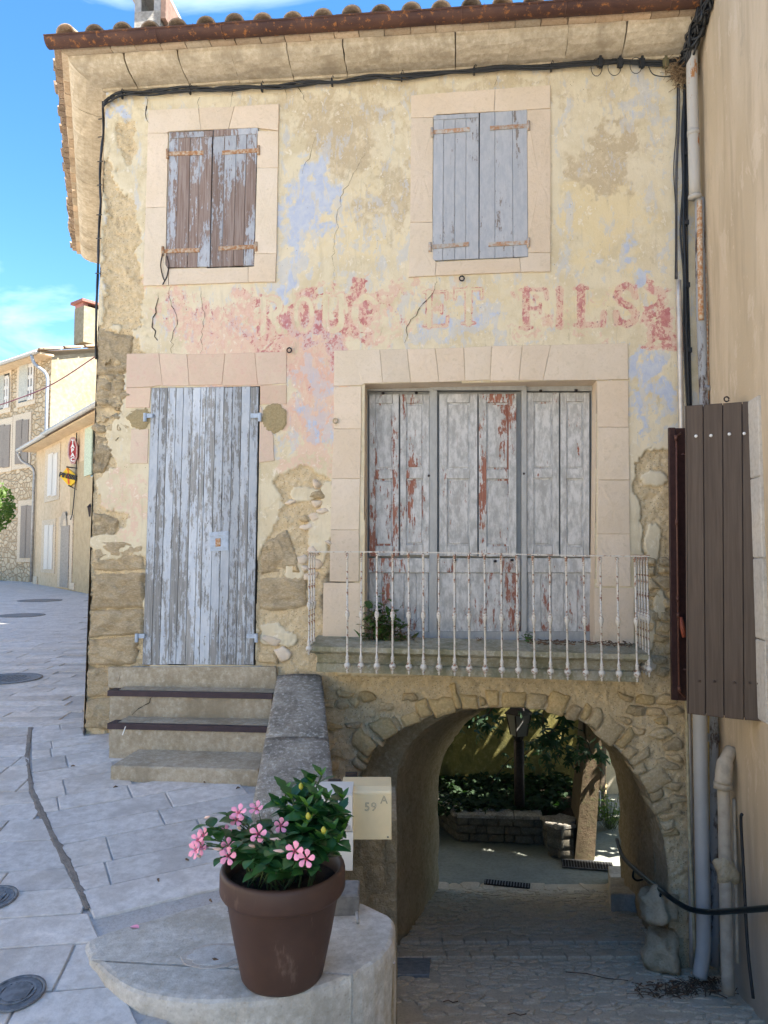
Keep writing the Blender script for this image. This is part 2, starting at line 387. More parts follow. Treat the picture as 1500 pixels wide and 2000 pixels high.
POT=M('brown_pot_glaze',.55,0,.35); _n=POT.noise(POT.vec(),3,7,.6); _s=POT.noise(POT.vec((1,1,.25)),16,7,.7)
POT.col(POT.mix(POT.step(_s,.57,.72),POT.mix(POT.step(_n,.35,.65),(.060,.033,.025),(.082,.045,.033)),(.15,.10,.075))); POT.bump(_s,.12,.002); POT=POT.m
SOIL=stone('potting_soil',(.05,.035,.025),(.03,.02,.015),None,20,1,.01,0,0)
def leafm(name,a,b,rough=.35,tr=.25):
    m=M(name,rough,0,.5); m.col(m.rand(m.mix(m.step(m.noise(m.vec(rand=3),25,3,.5),.35,.65),a,b),.35)); 
    d=m.n('ShaderNodeBsdfTranslucent'); d.inputs[0].default_value=(a[0]*1.6,a[1]*2.2,a[2]*.8,1); x=m.n('ShaderNodeMixShader'); x.inputs[0].default_value=tr
    m.l(m.p.outputs[0],x.inputs[1]); m.l(d.outputs[0],x.inputs[2]); m.l(x.outputs[0],m.out.inputs[0]); return m.m
LF1=leafm('mandevilla_leaf',(.035,.10,.03),(.05,.14,.04)); LF2=leafm('hibiscus_leaf',(.025,.085,.025),(.04,.12,.03),.3); LF3=leafm('young_leaf',(.11,.22,.03),(.15,.28,.04))
LFI=leafm('ivy_leaf',(.018,.042,.015),(.028,.06,.02),.85); LFF=leafm('fig_leaf',(.025,.06,.03),(.04,.085,.035),.7); LFB=leafm('wall_plant_leaf',(.06,.12,.03),(.09,.16,.04),.6)
LFT=leafm('street_tree_leaf',(.10,.17,.03),(.14,.22,.05),.6); DRY=plain('dry_twig',(.16,.10,.06),.9,0,.25,.3,40)
STEM=plain('green_stem',(.06,.10,.03),.6); BARK=plain('bark',(.10,.075,.05),.9,0,.2,.6,20)
FLO=M('pink_petal',.5,0,.3); _d=FLO.attr('cd'); FLO.col(FLO.mix(FLO.step(_d,0.0,.35),(.62,.03,.10),FLO.rand((.83,.33,.44),.12))); FLO=FLO.m
BUD=plain('flower_bud',(.72,.50,.42),.5,0,.1); YBUD=plain('yellow_bud',(.45,.42,.05),.5,0,.1)
MBOX=plain('cream_mailbox_paint',(.84,.68,.40),.35,0,.03,.05,8,spec=.5); WBOX=plain('white_box_paint',(.68,.66,.60),.4,0,.03,.05,8)
DIGIT=plain('grey_digit_outline',(.20,.18,.16),.5,0,.1)
NEST=plain('nest_straw',(.27,.18,.10),.95,0,.25,.4,50)
GLASS=M('window_glass',.08,0,.6); GLASS.col((.04,.05,.055)); GLASS=GLASS.m
DARK=plain('dark_interior',(.02,.02,.02),.9)
# ------------------------------------------------------------ the old house
house=thing('stone_house','old stone house with peeling plaster, faded red lettering and an arched passage','house',H0,-AL)
# pixel measurements of the facade openings
DOOR=[(297,758),(508,755),(497,1299),(279,1298)]
WIN1=[(333,259),(504,252),(497,522),(325,524)]
WIN2=[(848,226),(1029,217),(1031,503),(846,511)]
BIG=[(712,750),(1165,743),(1160,1262),(712,1262)]
ARCH=[(690,1960),(690,1560),(705,1507),(720,1478),(742,1452),(768,1434),(800,1418),(840,1400),(870,1391),(905,1385),(1000,1382),(1060,1386),(1105,1395),(1142,1412),(1170,1432),(1200,1458),(1225,1484),(1247,1514),(1265,1550),(1283,1592),(1296,1640),(1305,1700),(1307,1780),(1308,1960)]
xTL,zTL=L(207,195); xBL,zBL=L(163,1425); 
ZB=-1.8; ZT=L(700,140)[1]+.02; XR=L(1392,1000)[0]
def xl(z): return xTL+(xBL-xTL)*(z-zTL)/(zBL-zTL)
# --- plaster wall: a fine grid, relief where the plaster has fallen
NX,NZ=500,700
zz=np.linspace(ZB,ZT,NZ); s=np.linspace(0,1,NX)
Z,S=np.meshgrid(zz,s,indexing='ij'); X=xl(Z)+S*(XR-xl(Z))
WX=X*CA; WY=-X*SA+6; PX,PY=proj_arr(WX,WY,Z)
n1=fbm(X*6,Z*6,3,6,.6); n2=fbm(X*16,Z*16,11,5,.6); n3=fbm(X*2.2,Z*2.2,23,4); nst=fbm(X*9,Z*34,31,5,.6); nv=fbm(X*22,Z*4.5,41,5,.62)
nf4=fbm(X*40,Z*40,77,3,.6); jag=(n1-.5)*70+(n2-.5)*46+(nf4-.5)*16
def region(P,soft=1): return sdpoly(PX,PY,P)+jag*soft
ex=np.full(X.shape,-99.0)
for P,sf in [
 ([(120,640),(255,640),(290,700),(246,735),(240,800),(200,850),(222,905),(200,930),(120,960)],.5),
 ([(120,930),(196,930),(192,990),(250,1010),(230,1040),(180,1110),(120,1110)],.5),
 ([(120,1095),(282,1090),(290,1500),(120,1500)],.4),
 ([(205,300),(262,420),(280,560),(270,640),(200,640)],.6),
 ([(226,240),(262,235),(262,300),(250,318),(232,275)],.35),
 ([(530,938),(560,928),(596,908),(640,936),(660,960),(660,1330),(500,1330),(500,1075),(540,1030),(556,985)],.35),
 ([(1243,905),(1262,880),(1290,872),(1322,880),(1322,1400),(1240,1400),(1262,1180),(1250,1000),(1240,960)],.5),
 ([(560,1318),(1420,1325),(1420,2000),(560,2000)],.25)]:
    ex=np.maximum(ex,region(P,sf))
# plaster remnants over the fallen areas
rem=np.full(X.shape,-99.0)
for cx,cy,rx,ry in [(1275,1060,16,40),(1275,935,26,14),(1262,1230,18,50),(590,965,30,16),(620,1050,22,55),(575,1120,18,30),(530,1240,26,26),(1290,1180,14,30),(205,1060,40,18),(560,1250,20,16),(1262,1300,24,14),(1300,640,0.1,.1),(640,1000,16,60)]:
    rem=np.maximum(rem,ell(PX,PY,cx,cy,rx,ry)*30+jag*.35)
ex=np.minimum(ex,-rem+2)
E=sstep(-1.2,1.2,ex)
mort=sstep(0,1,ell(PX,PY,532,818,26,32)*8+jag*.06)+sstep(0,1,ell(PX,PY,272,818,24,22)*8+jag*.1)
mort=np.clip(mort,0,1)
bottom=sstep(1310,1330,PY)
strata=sstep(1090,1150,PY)*(PX<300)
h=(1-E)*(.004*(n3-.5)*2+.0025*(n2-.5))+E*(-.010+.034*(n1-.5)+.034*(n2-.5)+.022*(nf4-.5)+strata*(-.02+.055*(nst-.5))-.016)
h=h+mort*.012*(1-E)+mort*.012*(n2-.5)
# old plaster: thick lower-left scraps
thin=sstep(.50,.56,n1)*(ell(PX,PY,245,480,60,330)>0)*(1-E); h=h-.006*thin
h=h-.006*sstep(.47,.5,n1)*sstep(0,.2,ell(PX,PY,560,1180,90,260))*(1-E)
cols={}
PX0,PY0=PX,PY; PX=PX0+(n1-.5)*150+(n2-.5)*70+(fbm(X*2.5,Z*2.5,91,3)-.5)*120; PY=PY0+(fbm(X*5,Z*5,55,5,.6)-.5)*170+(n2-.5)*60
def att(k,v): cols[k]=np.clip(v,0,1)
# blue
B=np.zeros(X.shape)
for cx,cy,rx,ry,a in [(600,400,70,120,.9),(560,500,40,110,.75),(640,360,26,50,.6),(610,640,75,70,.7),(595,770,42,110,.62),(640,820,22,90,.6),(700,420,80,90,.42),(770,520,80,110,.40),
  (245,230,28,26,.9),(330,640,20,24,.55),(360,640,30,30,.4),(450,650,60,40,.45),(1240,190,70,60,.55),(1100,200,60,40,.4),(1255,530,50,45,.9),(1100,470,26,60,.5),(1095,400,18,120,.45),(1270,740,45,100,.85),(1290,800,34,60,.7),(1245,820,16,60,.75),(920,655,150,26,.6),(880,600,60,40,.4),(1050,650,120,18,.55),(1330,300,26,130,.5),(1335,480,22,100,.6),(800,560,300,26,.42),(575,880,26,36,.5),(590,170,60,30,.3),(820,460,30,120,.35),(905,610,60,40,.75),(850,640,60,26,.7)]:
    B=np.maximum(B,a*sstep(0,.55,ell(PX,PY,cx,cy,rx,ry)))
att('blue',B)
# red band and washes
Rd=np.zeros(X.shape)
for cx,cy,rx,ry,a in [(520,610,60,60,.74),(560,620,50,60,.9),(620,605,50,60,.86),(680,615,55,60,.88),(740,610,50,55,.62),(1272,600,34,66,.95),(1290,650,34,50,.9),(600,660,90,34,.8),(700,650,70,30,.7),(470,660,60,40,.6),(500,680,70,22,.85),(350,610,50,60,.55),(430,610,60,60,.56),(400,650,120,26,.5),(1040,600,50,45,.6),(1090,620,60,40,.62),(1150,650,90,22,.5),(790,600,40,50,.5),(860,570,60,30,.42),(650,720,26,60,.5),(1180,590,30,30,.4),(1300,640,30,60,.62),(555,720,14,60,.6)]:
    Rd=np.maximum(Rd,a*sstep(0,.5,ell(PX,PY,cx,cy,rx,ry)))
PXw,PYw=PX,PY; PX,PY=PX0,PY0
# sign lettering, strokes measured on the wall: ROUG  ET  FILS
def T(x,y,w,hh,sl=0): return lambda a,b:(x+a*w, y+b*hh+ (a*w)*sl)
def arc(f,cx,cy,rx,ry,a0,a1,n=14): return [f(cx+rx*math.cos(R(a0+(a1-a0)*i/n)),cy+ry*math.sin(R(a0+(a1-a0)*i/n))) for i in range(n+1)]
def letters(spec):
    D=np.full(X.shape,1e9)
    for ch,x,y,w,hh in spec:
        f=T(x,y,w,hh,-.02); st=[]; tk,tn,sf=w*.125,w*.055,w*.045
        def ser(a,b,c=.22): st.append(([f(a-c,b),f(a+c,b)],sf))
        if ch in 'RFEIL': 
            a=.5 if ch=='I' else .22
            st.append(([f(a,0),f(a,1)],tk if ch!='I' else w*.2)); ser(a,0); ser(a,1)
        if ch=='R': st+= [(arc(f,.5,.25,.34,.25,-90,90),tk),([f(.22,0),f(.5,0)],tn),([f(.22,.5),f(.5,.5)],tn),([f(.5,.5),f(.85,1),f(1,1)],tk)]
        if ch=='O': st.append((arc(f,.5,.5,.40,.46,0,360,22),tk))
        if ch=='G': st+= [(arc(f,.52,.5,.42,.46,-40,-320,20),tk),([f(.88,.55),f(.88,.95)],tk),([f(.6,.55),f(1,.55)],sf),([f(.88,.0),f(.88,.3)],sf)]
        if ch=='U': st+= [([f(.2,0),f(.2,.7)]+arc(f,.5,.7,.3,.27,180,0)+[f(.8,.0)],tk)]; 
        if ch=='U': ser(.2,0,.2); ser(.8,0,.2)
        if ch=='E': st+= [([f(.22,0),f(.95,0),f(.95,.2)],tn),([f(.22,1),f(.98,1),f(1,.75)],tn),([f(.22,.5),f(.75,.5)],tn),([f(.75,.38),f(.75,.62)],sf)]
        if ch=='F': st+= [([f(.22,0),f(.95,0),f(1,.25)],tn),([f(.22,.5),f(.75,.5)],tn),([f(.75,.38),f(.75,.62)],sf)]
        if ch=='L': st+= [([f(.22,1),f(.95,1),f(1,.68)],tk*.7)]
        if ch=='T': st+= [([f(.5,0),f(.5,1)],tk),([f(.02,.25),f(.04,0),f(.96,0),f(.98,.25)],tn)]; ser(.5,1) if ch=='T' else 0
        if ch=='S': st+= [([f(.86,.28),f(.8,.1),f(.5,.0),f(.2,.1),f(.12,.27),f(.3,.43),f(.7,.57),f(.88,.74),f(.8,.92),f(.5,1),f(.2,.92),f(.1,.72)],tk),([f(.88,0),f(.88,.28)],sf),([f(.1,.72),f(.1,1)],sf)]
        m=(PX>x-20)&(PX<x+w+20)&(PY>y-25)&(PY<y+hh+25)
        for P,wd in st:
            d=segdist(PX[m],PY[m],P)-wd; D[m]=np.minimum(D[m],d)
    return D
Dn=letters([('R',503,583,52,66),('O',574,580,40,70),('U',625,578,52,70),('G',687,578,54,70),('E',828,571,46,66),('T',888,566,54,66)])
Dp=letters([('F',1016,566,52,74),('I',1078,566,30,72),('L',1122,563,58,72),('S',1198,558,50,76)])
inn=sstep(1.2,-1.2,Dn); outl=np.exp(-(Dn/2.2)**2)
Rd=Rd*(1-inn*.96); Rd=np.maximum(Rd,outl*.74*sstep(780,700,PX)); Rd=np.maximum(Rd,outl*.70); ET=(PX>800)&(PX<960); Rd=np.where(ET,np.maximum(Rd,outl*.88),Rd)
B=B*(1-inn*.8); att('blue',np.maximum(B,.30*sstep(930,860,PY)*(1-inn)))
inp=sstep(1.2,-1.2,Dp); outp=np.exp(-(Dp/2.4)**2)
Rd=Rd*(1-sstep(9,3,Dp)*.7)
Rd=np.maximum(Rd,inp*.78); Rd=np.maximum(Rd,outp*.80)
sh=np.zeros(X.shape)
att('red',Rd); att('dark',np.maximum(outp*.8,outl*.35))
# pink wash, ochre, fresh cream plaster
PX,PY=PXw,PYw
pk=np.zeros(X.shape)
for cx,cy,rx,ry,a in [(600,760,110,170,.9),(430,650,190,90,.6),(470,720,180,80,.7),(560,720,50,60,1),(620,900,90,90,.5),(700,640,200,60,.5),(230,1000,90,130,.45),(320,540,180,40,.5)]:
    pk=np.maximum(pk,a*sstep(0,.7,ell(PX,PY,cx,cy,rx,ry)))
att('pink',pk)
oc=np.zeros(X.shape)
for cx,cy,rx,ry,a in [(640,260,150,120,.85),(740,380,60,120,.7),(1200,290,170,60,.9),(1190,350,120,70,.85),(650,200,500,50,.6),(1180,200,150,70,.5),(700,540,70,60,.3),(1000,160,300,40,.6),(800,300,30,100,.7)]:
    oc=np.maximum(oc,a*sstep(0,.8,ell(PX,PY,cx,cy,rx,ry)))
att('ochre',oc)
yl=np.zeros(X.shape)
for cx,cy,rx,ry,a in [(1180,430,160,120,.9),(770,600,260,70,.4),(690,450,140,130,.6),(1180,600,200,50,.6),(1240,700,60,140,.3),(1000,580,320,60,.5),(640,560,160,60,.35),(700,330,90,90,.5)]:
    yl=np.maximum(yl,a*sstep(0,.8,ell(PX,PY,cx,cy,rx,ry)))
att('yellow',yl)
PX,PY=PX0,PY0
att('bare',E); att('mort',mort)
att('moss',sstep(0,.6,ell(PX,PY,930,1320,420,34))*.0+sstep(0,.5,ell(PX,PY,660,1170,50,90)))
V=np.stack([X,-h,Z],-1).reshape(-1,3)
idx=np.arange(NX*NZ).reshape(NZ,NX)
cxp=(PX[:-1,:-1]+PX[1:,1:])/2; cyp=(PY[:-1,:-1]+PY[1:,1:])/2
hole=np.zeros(cxp.shape,bool)
for P in (DOOR,WIN1,WIN2,BIG,ARCH): hole|=inpoly(cxp,cyp,P)
q=np.stack([idx[:-1,:-1],idx[:-1,1:],idx[1:,1:],idx[1:,:-1]],-1)[~hole]
me=bpy.data.meshes.new('wall'); me.vertices.add(len(V)); me.vertices.foreach_set('co',V.ravel())
me.loops.add(len(q)*4); me.loops.foreach_set('vertex_index',q.ravel().astype(np.int32)); me.polygons.add(len(q))
me.polygons.foreach_set('loop_start',np.arange(len(q),dtype=np.int32)*4); me.polygons.foreach_set('use_smooth',np.ones(len(q),bool)); me.update()
for k,v in cols.items():
    a=me.attributes.new(k,'FLOAT','POINT'); a.data.foreach_set('value',v.ravel().astype(np.float32))
PL=M('peeling_painted_plaster',.9,spec=.15); m=PL; v=m.vec()
a1=m.noise(v,3.2,9,.62); a2=m.noise(v,14,8,.65,.4); st=m.noise(m.vec((1,1,.22)),16,9,.68,.5); st2=m.noise(m.vec((1,1,.4)),7,8,.62,.3); fn=m.noise(v,70,4,.7)
big=m.noise(v,1.1,5,.6); mid=m.noise(v,4.5,8,.66,.3)
fr=m.noise(m.vec((1,1,.38)),9,12,.74,.35); fr2=m.noise(m.vec((1,1,.8),rot=(0,.3,0)),15,12,.76,.3); vs_=m.noise(m.vec((1,1,.09)),20,7,.62); fl=m.noise(m.vec((1,1,.8)),36,8,.74,.3)
def wash(c,at,w,n,lo,hi,colr,f): 
    q=m.ma('ADD',at,m.ma('MULTIPLY',m.ma('SUBTRACT',n,.5),w)); return m.mix(m.ma('MULTIPLY',m.step(q,lo,hi),f),c,colr)
c=m.mix(m.step(mid,.40,.60),(.67,.585,.41),(.585,.495,.325)); c=m.mix(m.ma('MULTIPLY',m.step(big,.42,.62),.55),c,(.73,.64,.475))
c=wash(c,m.attr('yellow'),1.8,fr,.30,.72,(.70,.575,.34),.7)
c=wash(c,m.attr('pink'),2.0,fr2,.36,.56,(.68,.47,.36),.75)
c=wash(c,m.attr('pink'),2.6,fr,.72,.82,(.66,.38,.30),.5)
c=wash(c,m.attr('ochre'),2.2,fr,.30,.72,(.49,.385,.24),.58)
c=wash(c,m.attr('ochre'),3.0,fr2,.60,.78,(.41,.32,.20),.42)
c=m.mix(m.ma('MULTIPLY',m.step(fr2,.565,.585),m.ma('MULTIPLY',m.step(mid,.42,.56),.75)),c,(.76,.69,.56))
c=m.mix(m.ma('MULTIPLY',m.step(fr,.40,.36),.42),c,(.42,.35,.24))
c=m.mix(m.ma('MULTIPLY',m.step(vs_,.56,.70),.28),c,(.38,.33,.25))
def paint(c,at,colr,colr2,w,g,lo,hi,f=1.0): return wash(c,m.attr(at),w,g,lo,hi,m.mix(m.step(a2,.35,.65),colr,colr2),f)
c=paint(c,'blue',(.47,.50,.55),(.54,.55,.56),2.4,fr,.40,.52,.55)
c=paint(c,'blue',(.42,.47,.59),(.52,.55,.60),3.4,m.ma('ADD',m.ma('MULTIPLY',fr,.5),m.ma('MULTIPLY',st,.5)),.74,.80,.9)
c=paint(c,'red',(.62,.36,.29),(.66,.42,.34),2.6,fr2,.45,.6,.55)
c=paint(c,'red',(.40,.085,.10),(.54,.24,.23),4.4,m.ma('ADD',m.ma('MULTIPLY',fr,.5),m.ma('MULTIPLY',fl,.5)),.77,.90,.78)
c=paint(c,'dark',(.16,.11,.13),(.24,.17,.19),4.0,fr2,1.0,1.06,.7)
sp=m.vor(v,26); c=m.mix(m.ma('MULTIPLY',m.step(sp,.09,.06),m.step(a1,.5,.6)),c,(.2,.15,.1))
bc=m.mix(m.step(a2,.35,.65),(.63,.50,.31),(.53,.415,.25)); bc=m.mix(m.step(fn,.5,.7),bc,(.68,.58,.41)); bc=m.mix(m.ma('MULTIPLY',m.step(fr,.44,.38),.6),bc,(.36,.275,.165)); bc=m.mix(m.ma('MULTIPLY',m.step(m.vor(v,45),.25,.1),.7),bc,(.17,.125,.075))
c=m.mix(m.step(m.attr('mort'),.3,.6),c,m.mix(m.step(fn,.4,.6),(.36,.29,.16),(.30,.235,.13)))
c=m.mix(m.step(m.attr('bare'),.35,.6),c,bc)
c=m.mix(m.ma('MULTIPLY',m.step(m.ma('ADD',m.attr('moss'),m.ma('SUBTRACT',a2,.5)),.35,.9),.75),c,(.10,.095,.08))
m.col(c); m.bump(m.ma('ADD',m.ma('MULTIPLY',fr,1.5),m.ma('ADD',m.ma('MULTIPLY',fn,m.ma('ADD',m.ma('MULTIPLY',m.attr('bare'),1.2),.12)),m.ma('MULTIPLY',a2,.7))),.45,.012)
me.materials.append(PL.m)
link('wall',me,house)
# side wall along the rising street, back wall and upper mass behind the facade
sv=Vector((-math.sin(R(21.0)),math.cos(R(21.0)),0)); svl=Vector((sv.x*CA-sv.y*SA,sv.x*SA+sv.y*CA,0))
SLEN=4.2
def sidep(t,z): x=xl(z); return (x+svl.x*t,svl.y*t+.004,z)
mb=MB(); n=24; mz=40
for i in range(n+1):
    for j in range(mz+1):
        z=-.6+(ZT+.6)*j/mz; p=sidep(SLEN*i/n,z); r=mnoise.noise(Vector((i*.7,j*.6,3)))*.012 if i>0 else 0
        mb.V.append((p[0]+r,p[1],p[2]))
for i in range(n):
    for j in range(mz): a=i*(mz+1)+j; mb.F.append((a,a+1,a+mz+2,a+mz+1))
mb.obj('side_wall',RUB,house,True)
bk=MB(); p=sidep(SLEN,0); bk.add([(p[0],p[1],-2.6),(5.2,p[1]-.1,-2.6),(5.2,p[1]-.1,ZT),(p[0]-.3,p[1],ZT)],[(0,3,2,1)])
# ------- shaped stones around the openings
def quadpx(P,y=0): return [L(px,py,y) for px,py in P]
def ash(P,mat=LIME,proud=.018,name='stone_block',back=.05,gap=.0014,parent=None,px=True,bev=.003,rough=.0015,label=None,mx=.08,jit=.0015):
    Q=quadpx(P) if px else P
    Q=inset(Q,gap)
    Q=refine(Q,mx,jit,rnd); V_,F_=piece(Q,HM,-back,proud,bev,rough,rough)
    o=link(name,mesh(name,V_,F_,mat),parent or house); return o
# upper left window surround
for P in [[(292,217),(389,213),(394,256),(333,259),(327,262),(290,262)],[(389,213),(459,210),(448,254),(394,256)],[(459,210),(546,205),(545,258),(504,252),(448,254)],
          [(290,262),(330,262),(327,406),(286,408)],[(286,408),(327,406),(325,524),(330,527),(331,558),(281,560)],[(504,258),(545,258),(544,330),(503,330)],[(503,330),(544,330),(541,497),(498,497)],[(498,497),(541,497),(539,552),(486,553),(486,523),(497,522)],[(331,527),(486,523),(486,553),(331,558)]]: ash(P,rnd.choice([LIME,LIME,LIMEP]) if 0 else LIME)
# upper right window surround
for P in [[(803,188),(967,176),(965,220),(848,226),(846,232),(803,232)],[(967,176),(1075,168),(1075,214),(1029,217),(965,220)],[(803,232),(846,232),(845,436),(801,436)],[(801,436),(845,436),(846,511),(852,513),(850,540),(798,543)],[(852,513),(1015,505),(1017,533),(850,540)],[(1029,217),(1075,214),(1075,495),(1031,495)],[(1031,495),(1075,495),(1075,532),(1017,533),(1015,505),(1031,503)]]: ash(P,LIME,.016)
# door surround
for P in [[(248,691),(311,690),(318,753),(297,756),(247,758)],[(311,690),(366,692),(370,754),(318,755)],[(366,692),(440,691),(434,752),(370,754)],[(440,691),(498,689),(504,753),(434,754)],[(498,689),(560,687),(560,750),(508,753),(504,753)],
          [(247,758),(296,757),(293,797),(246,797)],[(508,753),(560,752),(560,790),(508,790)],[(257,838),(291,838),(289,906),(254,906)],[(508,790),(534,850),(536,900),(506,904)]]: ash(P,LIMEP,.008,rough=.001)
# grey courses low on the left (eroded ashlar)
def rough_block(P,mat,proud,amp,nx=26,nz=15,seed=0,name='stone_block',back=.05,str_=3.0,parent=None):
    A,B_,C_,D_=[L(*p) for p in P]  # tl,tr,br,bl
    mbk=MB()
    for j in range(nz+1):
        for i in range(nx+1):
            u,t=i/nx,j/nz
            x=(A[0]*(1-u)+B_[0]*u)*(1-t)+(D_[0]*(1-u)+C_[0]*u)*t; z=(A[1]*(1-u)+B_[1]*u)*(1-t)+(D_[1]*(1-u)+C_[1]*u)*t
            e=min(u*nx,(1-u)*nx,t*nz*1.0,(1-t)*nz*1.0); d=mnoise.fractal(Vector((x*6,seed*3.1,z*6*str_)),.7,2.1,5); d-=.6*max(0,mnoise.noise(Vector((x*26,seed,z*26)))-.25)
            hh=proud+amp*d-(0.04 if e<.5 else .006 if e<1.5 else 0)+rnd.uniform(-.003,.003)
            mbk.V.append((x+rnd.uniform(-.003,.003),-hh,z+rnd.uniform(-.003,.003)))
    for j in range(nz):
        for i in range(nx): a=j*(nx+1)+i; mbk.F.append((a,a+nx+1,a+nx+2,a+1))
    return mbk.obj(name,mat,parent or house,True)
QB=[((188,640),(262,652),(246,735),(186,735)),((186,737),(240,738),(236,798),(184,800)),((184,852),(236,850),(200,925),(180,928)),((180,1000),(232,1010),(222,1052),(179,1048)),
 ((177,1120),(280,1117),(280,1188),(174,1190)),((174,1193),(280,1190),(279,1240),(171,1246)),((171,1248),(268,1244),(262,1300),(169,1302)),((169,1305),(216,1304),(216,1362),(166,1364)),((166,1366),(216,1365),(216,1430),(163,1425)),
 ((510,1060),(560,1030),(590,1110),(506,1125)),((504,1128),(600,1120),(600,1190),(502,1195)),((180,1056),(282,1054),(281,1115),(178,1117))]
for i,P in enumerate(QB): rough_block(P,QUOIN,-.004,.030,seed=i)
# large window surround: lintel voussoirs, jamb blocks, base blocks
for P in [[(653,685),(742,683),(748,748),(712,750),(708,753),(652,755)],[(742,683),(795,682),(803,748),(748,748)],[(795,682),(850,681),(858,747),(803,748)],[(850,681),(906,679),(908,745),(858,747)],[(906,679),(960,676),(957,743),(908,745)],[(960,676),(1020,675),(1013,744),(957,745)],[(1020,675),(1075,674),(1060,744),(1013,744)],[(1075,674),(1226,671),(1227,742),(1165,743),(1060,744)],
  [(652,757),(706,755),(706,838),(652,838)],[(652,838),(706,838),(704,935),(648,935)],[(648,935),(704,935),(702,1035),(646,1035)],[(646,1035),(702,1035),(702,1136),(644,1136)],
  [(1165,744),(1227,744),(1227,835),(1166,835)],[(1166,835),(1228,835),(1229,938),(1167,938)],[(1167,938),(1229,938),(1230,1043),(1166,1043)],[(1166,1043),(1230,1043),(1232,1146),(1165,1146)],
  [(632,1138),(704,1138),(704,1256),(630,1256)],[(1160,1148),(1238,1148),(1238,1262),(1160,1262)]]: ash(P,LIME,.012,bev=.003)
# jamb reveals of the big window and dark backing behind all openings
def reveal(P,depth,mat,name='reveal'):
    mbr=MB(); f=[L(*p) for p in P]; n=len(f)
    for i in range(n):
        a=f[i]; b=f[(i+1)%n]; k=len(mbr.V); mbr.V+=[(a[0],-.006,a[1]),(b[0],-.006,b[1]),(b[0],depth,b[1]),(a[0],depth,a[1])]; mbr.F.append((k,k+1,k+2,k+3))
    k=len(mbr.V); mbr.V+=[(p[0],depth,p[1]) for p in f]; mbr.F.append(tuple(range(k,k+n)))
    return mbr.obj(name,mat,house)
reveal(BIG,.26,LIME); reveal(DOOR,.12,DARK); reveal(WIN1,.12,DARK); reveal(WIN2,.12,DARK)
# rubble stones showing in the fallen plaster and round the arch
def rubble(polypx,sx,sz,mat,holes=(),gap=.006,proud=(.000,.018),keep=1.0,seed=1,names='stone'):
    rr=random.Random(seed); P=[L(*p) for p in polypx]; xs=[p[0] for p in P]; zs=[p[1] for p in P]; Hs=[[L(*p) for p in h_] for h_ in holes]
    S_=[]; z=min(zs)-sz; row=0
    while z<max(zs)+sz:
        x=min(xs)-sx+(row%2)*sx*.5
        while x<max(xs)+sx: S_.append((x+rr.uniform(-.38,.38)*sx,z+rr.uniform(-.34,.34)*sz)); x+=sx*rr.uniform(.7,1.4)
        z+=sz; row+=1
    SC_=[(a,b*sx/sz) for a,b in S_]; out=[]
    def ins(p,Q): return bool(inpoly(np.array([p[0]]),np.array([p[1]]),Q)[0])
    for (x,z),cell in zip(S_,voronoi(SC_,sx*2)):
        cell=[(a,b*sz/sx) for a,b in cell]
        if not ins((x,z),P) or any(ins(c_,Q) for Q in Hs for c_ in cell+[(x,z)]): continue
        if rr.random()>keep: continue
        c_=shrink(cell,gap+rr.uniform(0,.008))
        if len(c_)<3 or abs(area(c_))<.0009: continue
        c_=refine(c_,.07,.010,rr); c_=chaikin(c_,.16)
        hh=rr.uniform(*proud); V_,F_=piece(c_,HM,-.05,hh*.6,.012,hh*.4,.006,rr)
        o=link(names,mesh(names,V_,F_,mat if not isinstance(mat,list) else rr.choice(mat),True),house); out.append(o)
    return out
ARCHX=[(p[0]+(p[0]-1000)*.06,p[1]-(0 if p[1]>1530 else 34)) for p in ARCH]
rubble([(640,1345),(1330,1350),(1338,1925),(1300,1925),(1300,1500),(690,1500),(640,1500)],.15,.082,[RUB,RUB,RUBY,RUBN],holes=[ARCHX],seed=5,keep=.78,gap=.010)
rubble([(1262,1080),(1322,1080),(1322,1320),(1272,1330)],.13,.085,[RUB,RUB,RUBN],seed=9,keep=.85)
rubble([(575,935),(640,945),(640,1090),(600,1130),(560,1100),(560,1010)],.10,.07,[RUB,LIME],seed=12,keep=.45)
rubble([(216,700),(246,700),(240,850),(190,850),(188,800)],.10,.07,[RUB,QUOIN],seed=14,keep=.8)
rubble([(505,1260),(600,1210),(600,1320),(530,1330)],.14,.10,[RUB,LIME],seed=15,keep=.6)
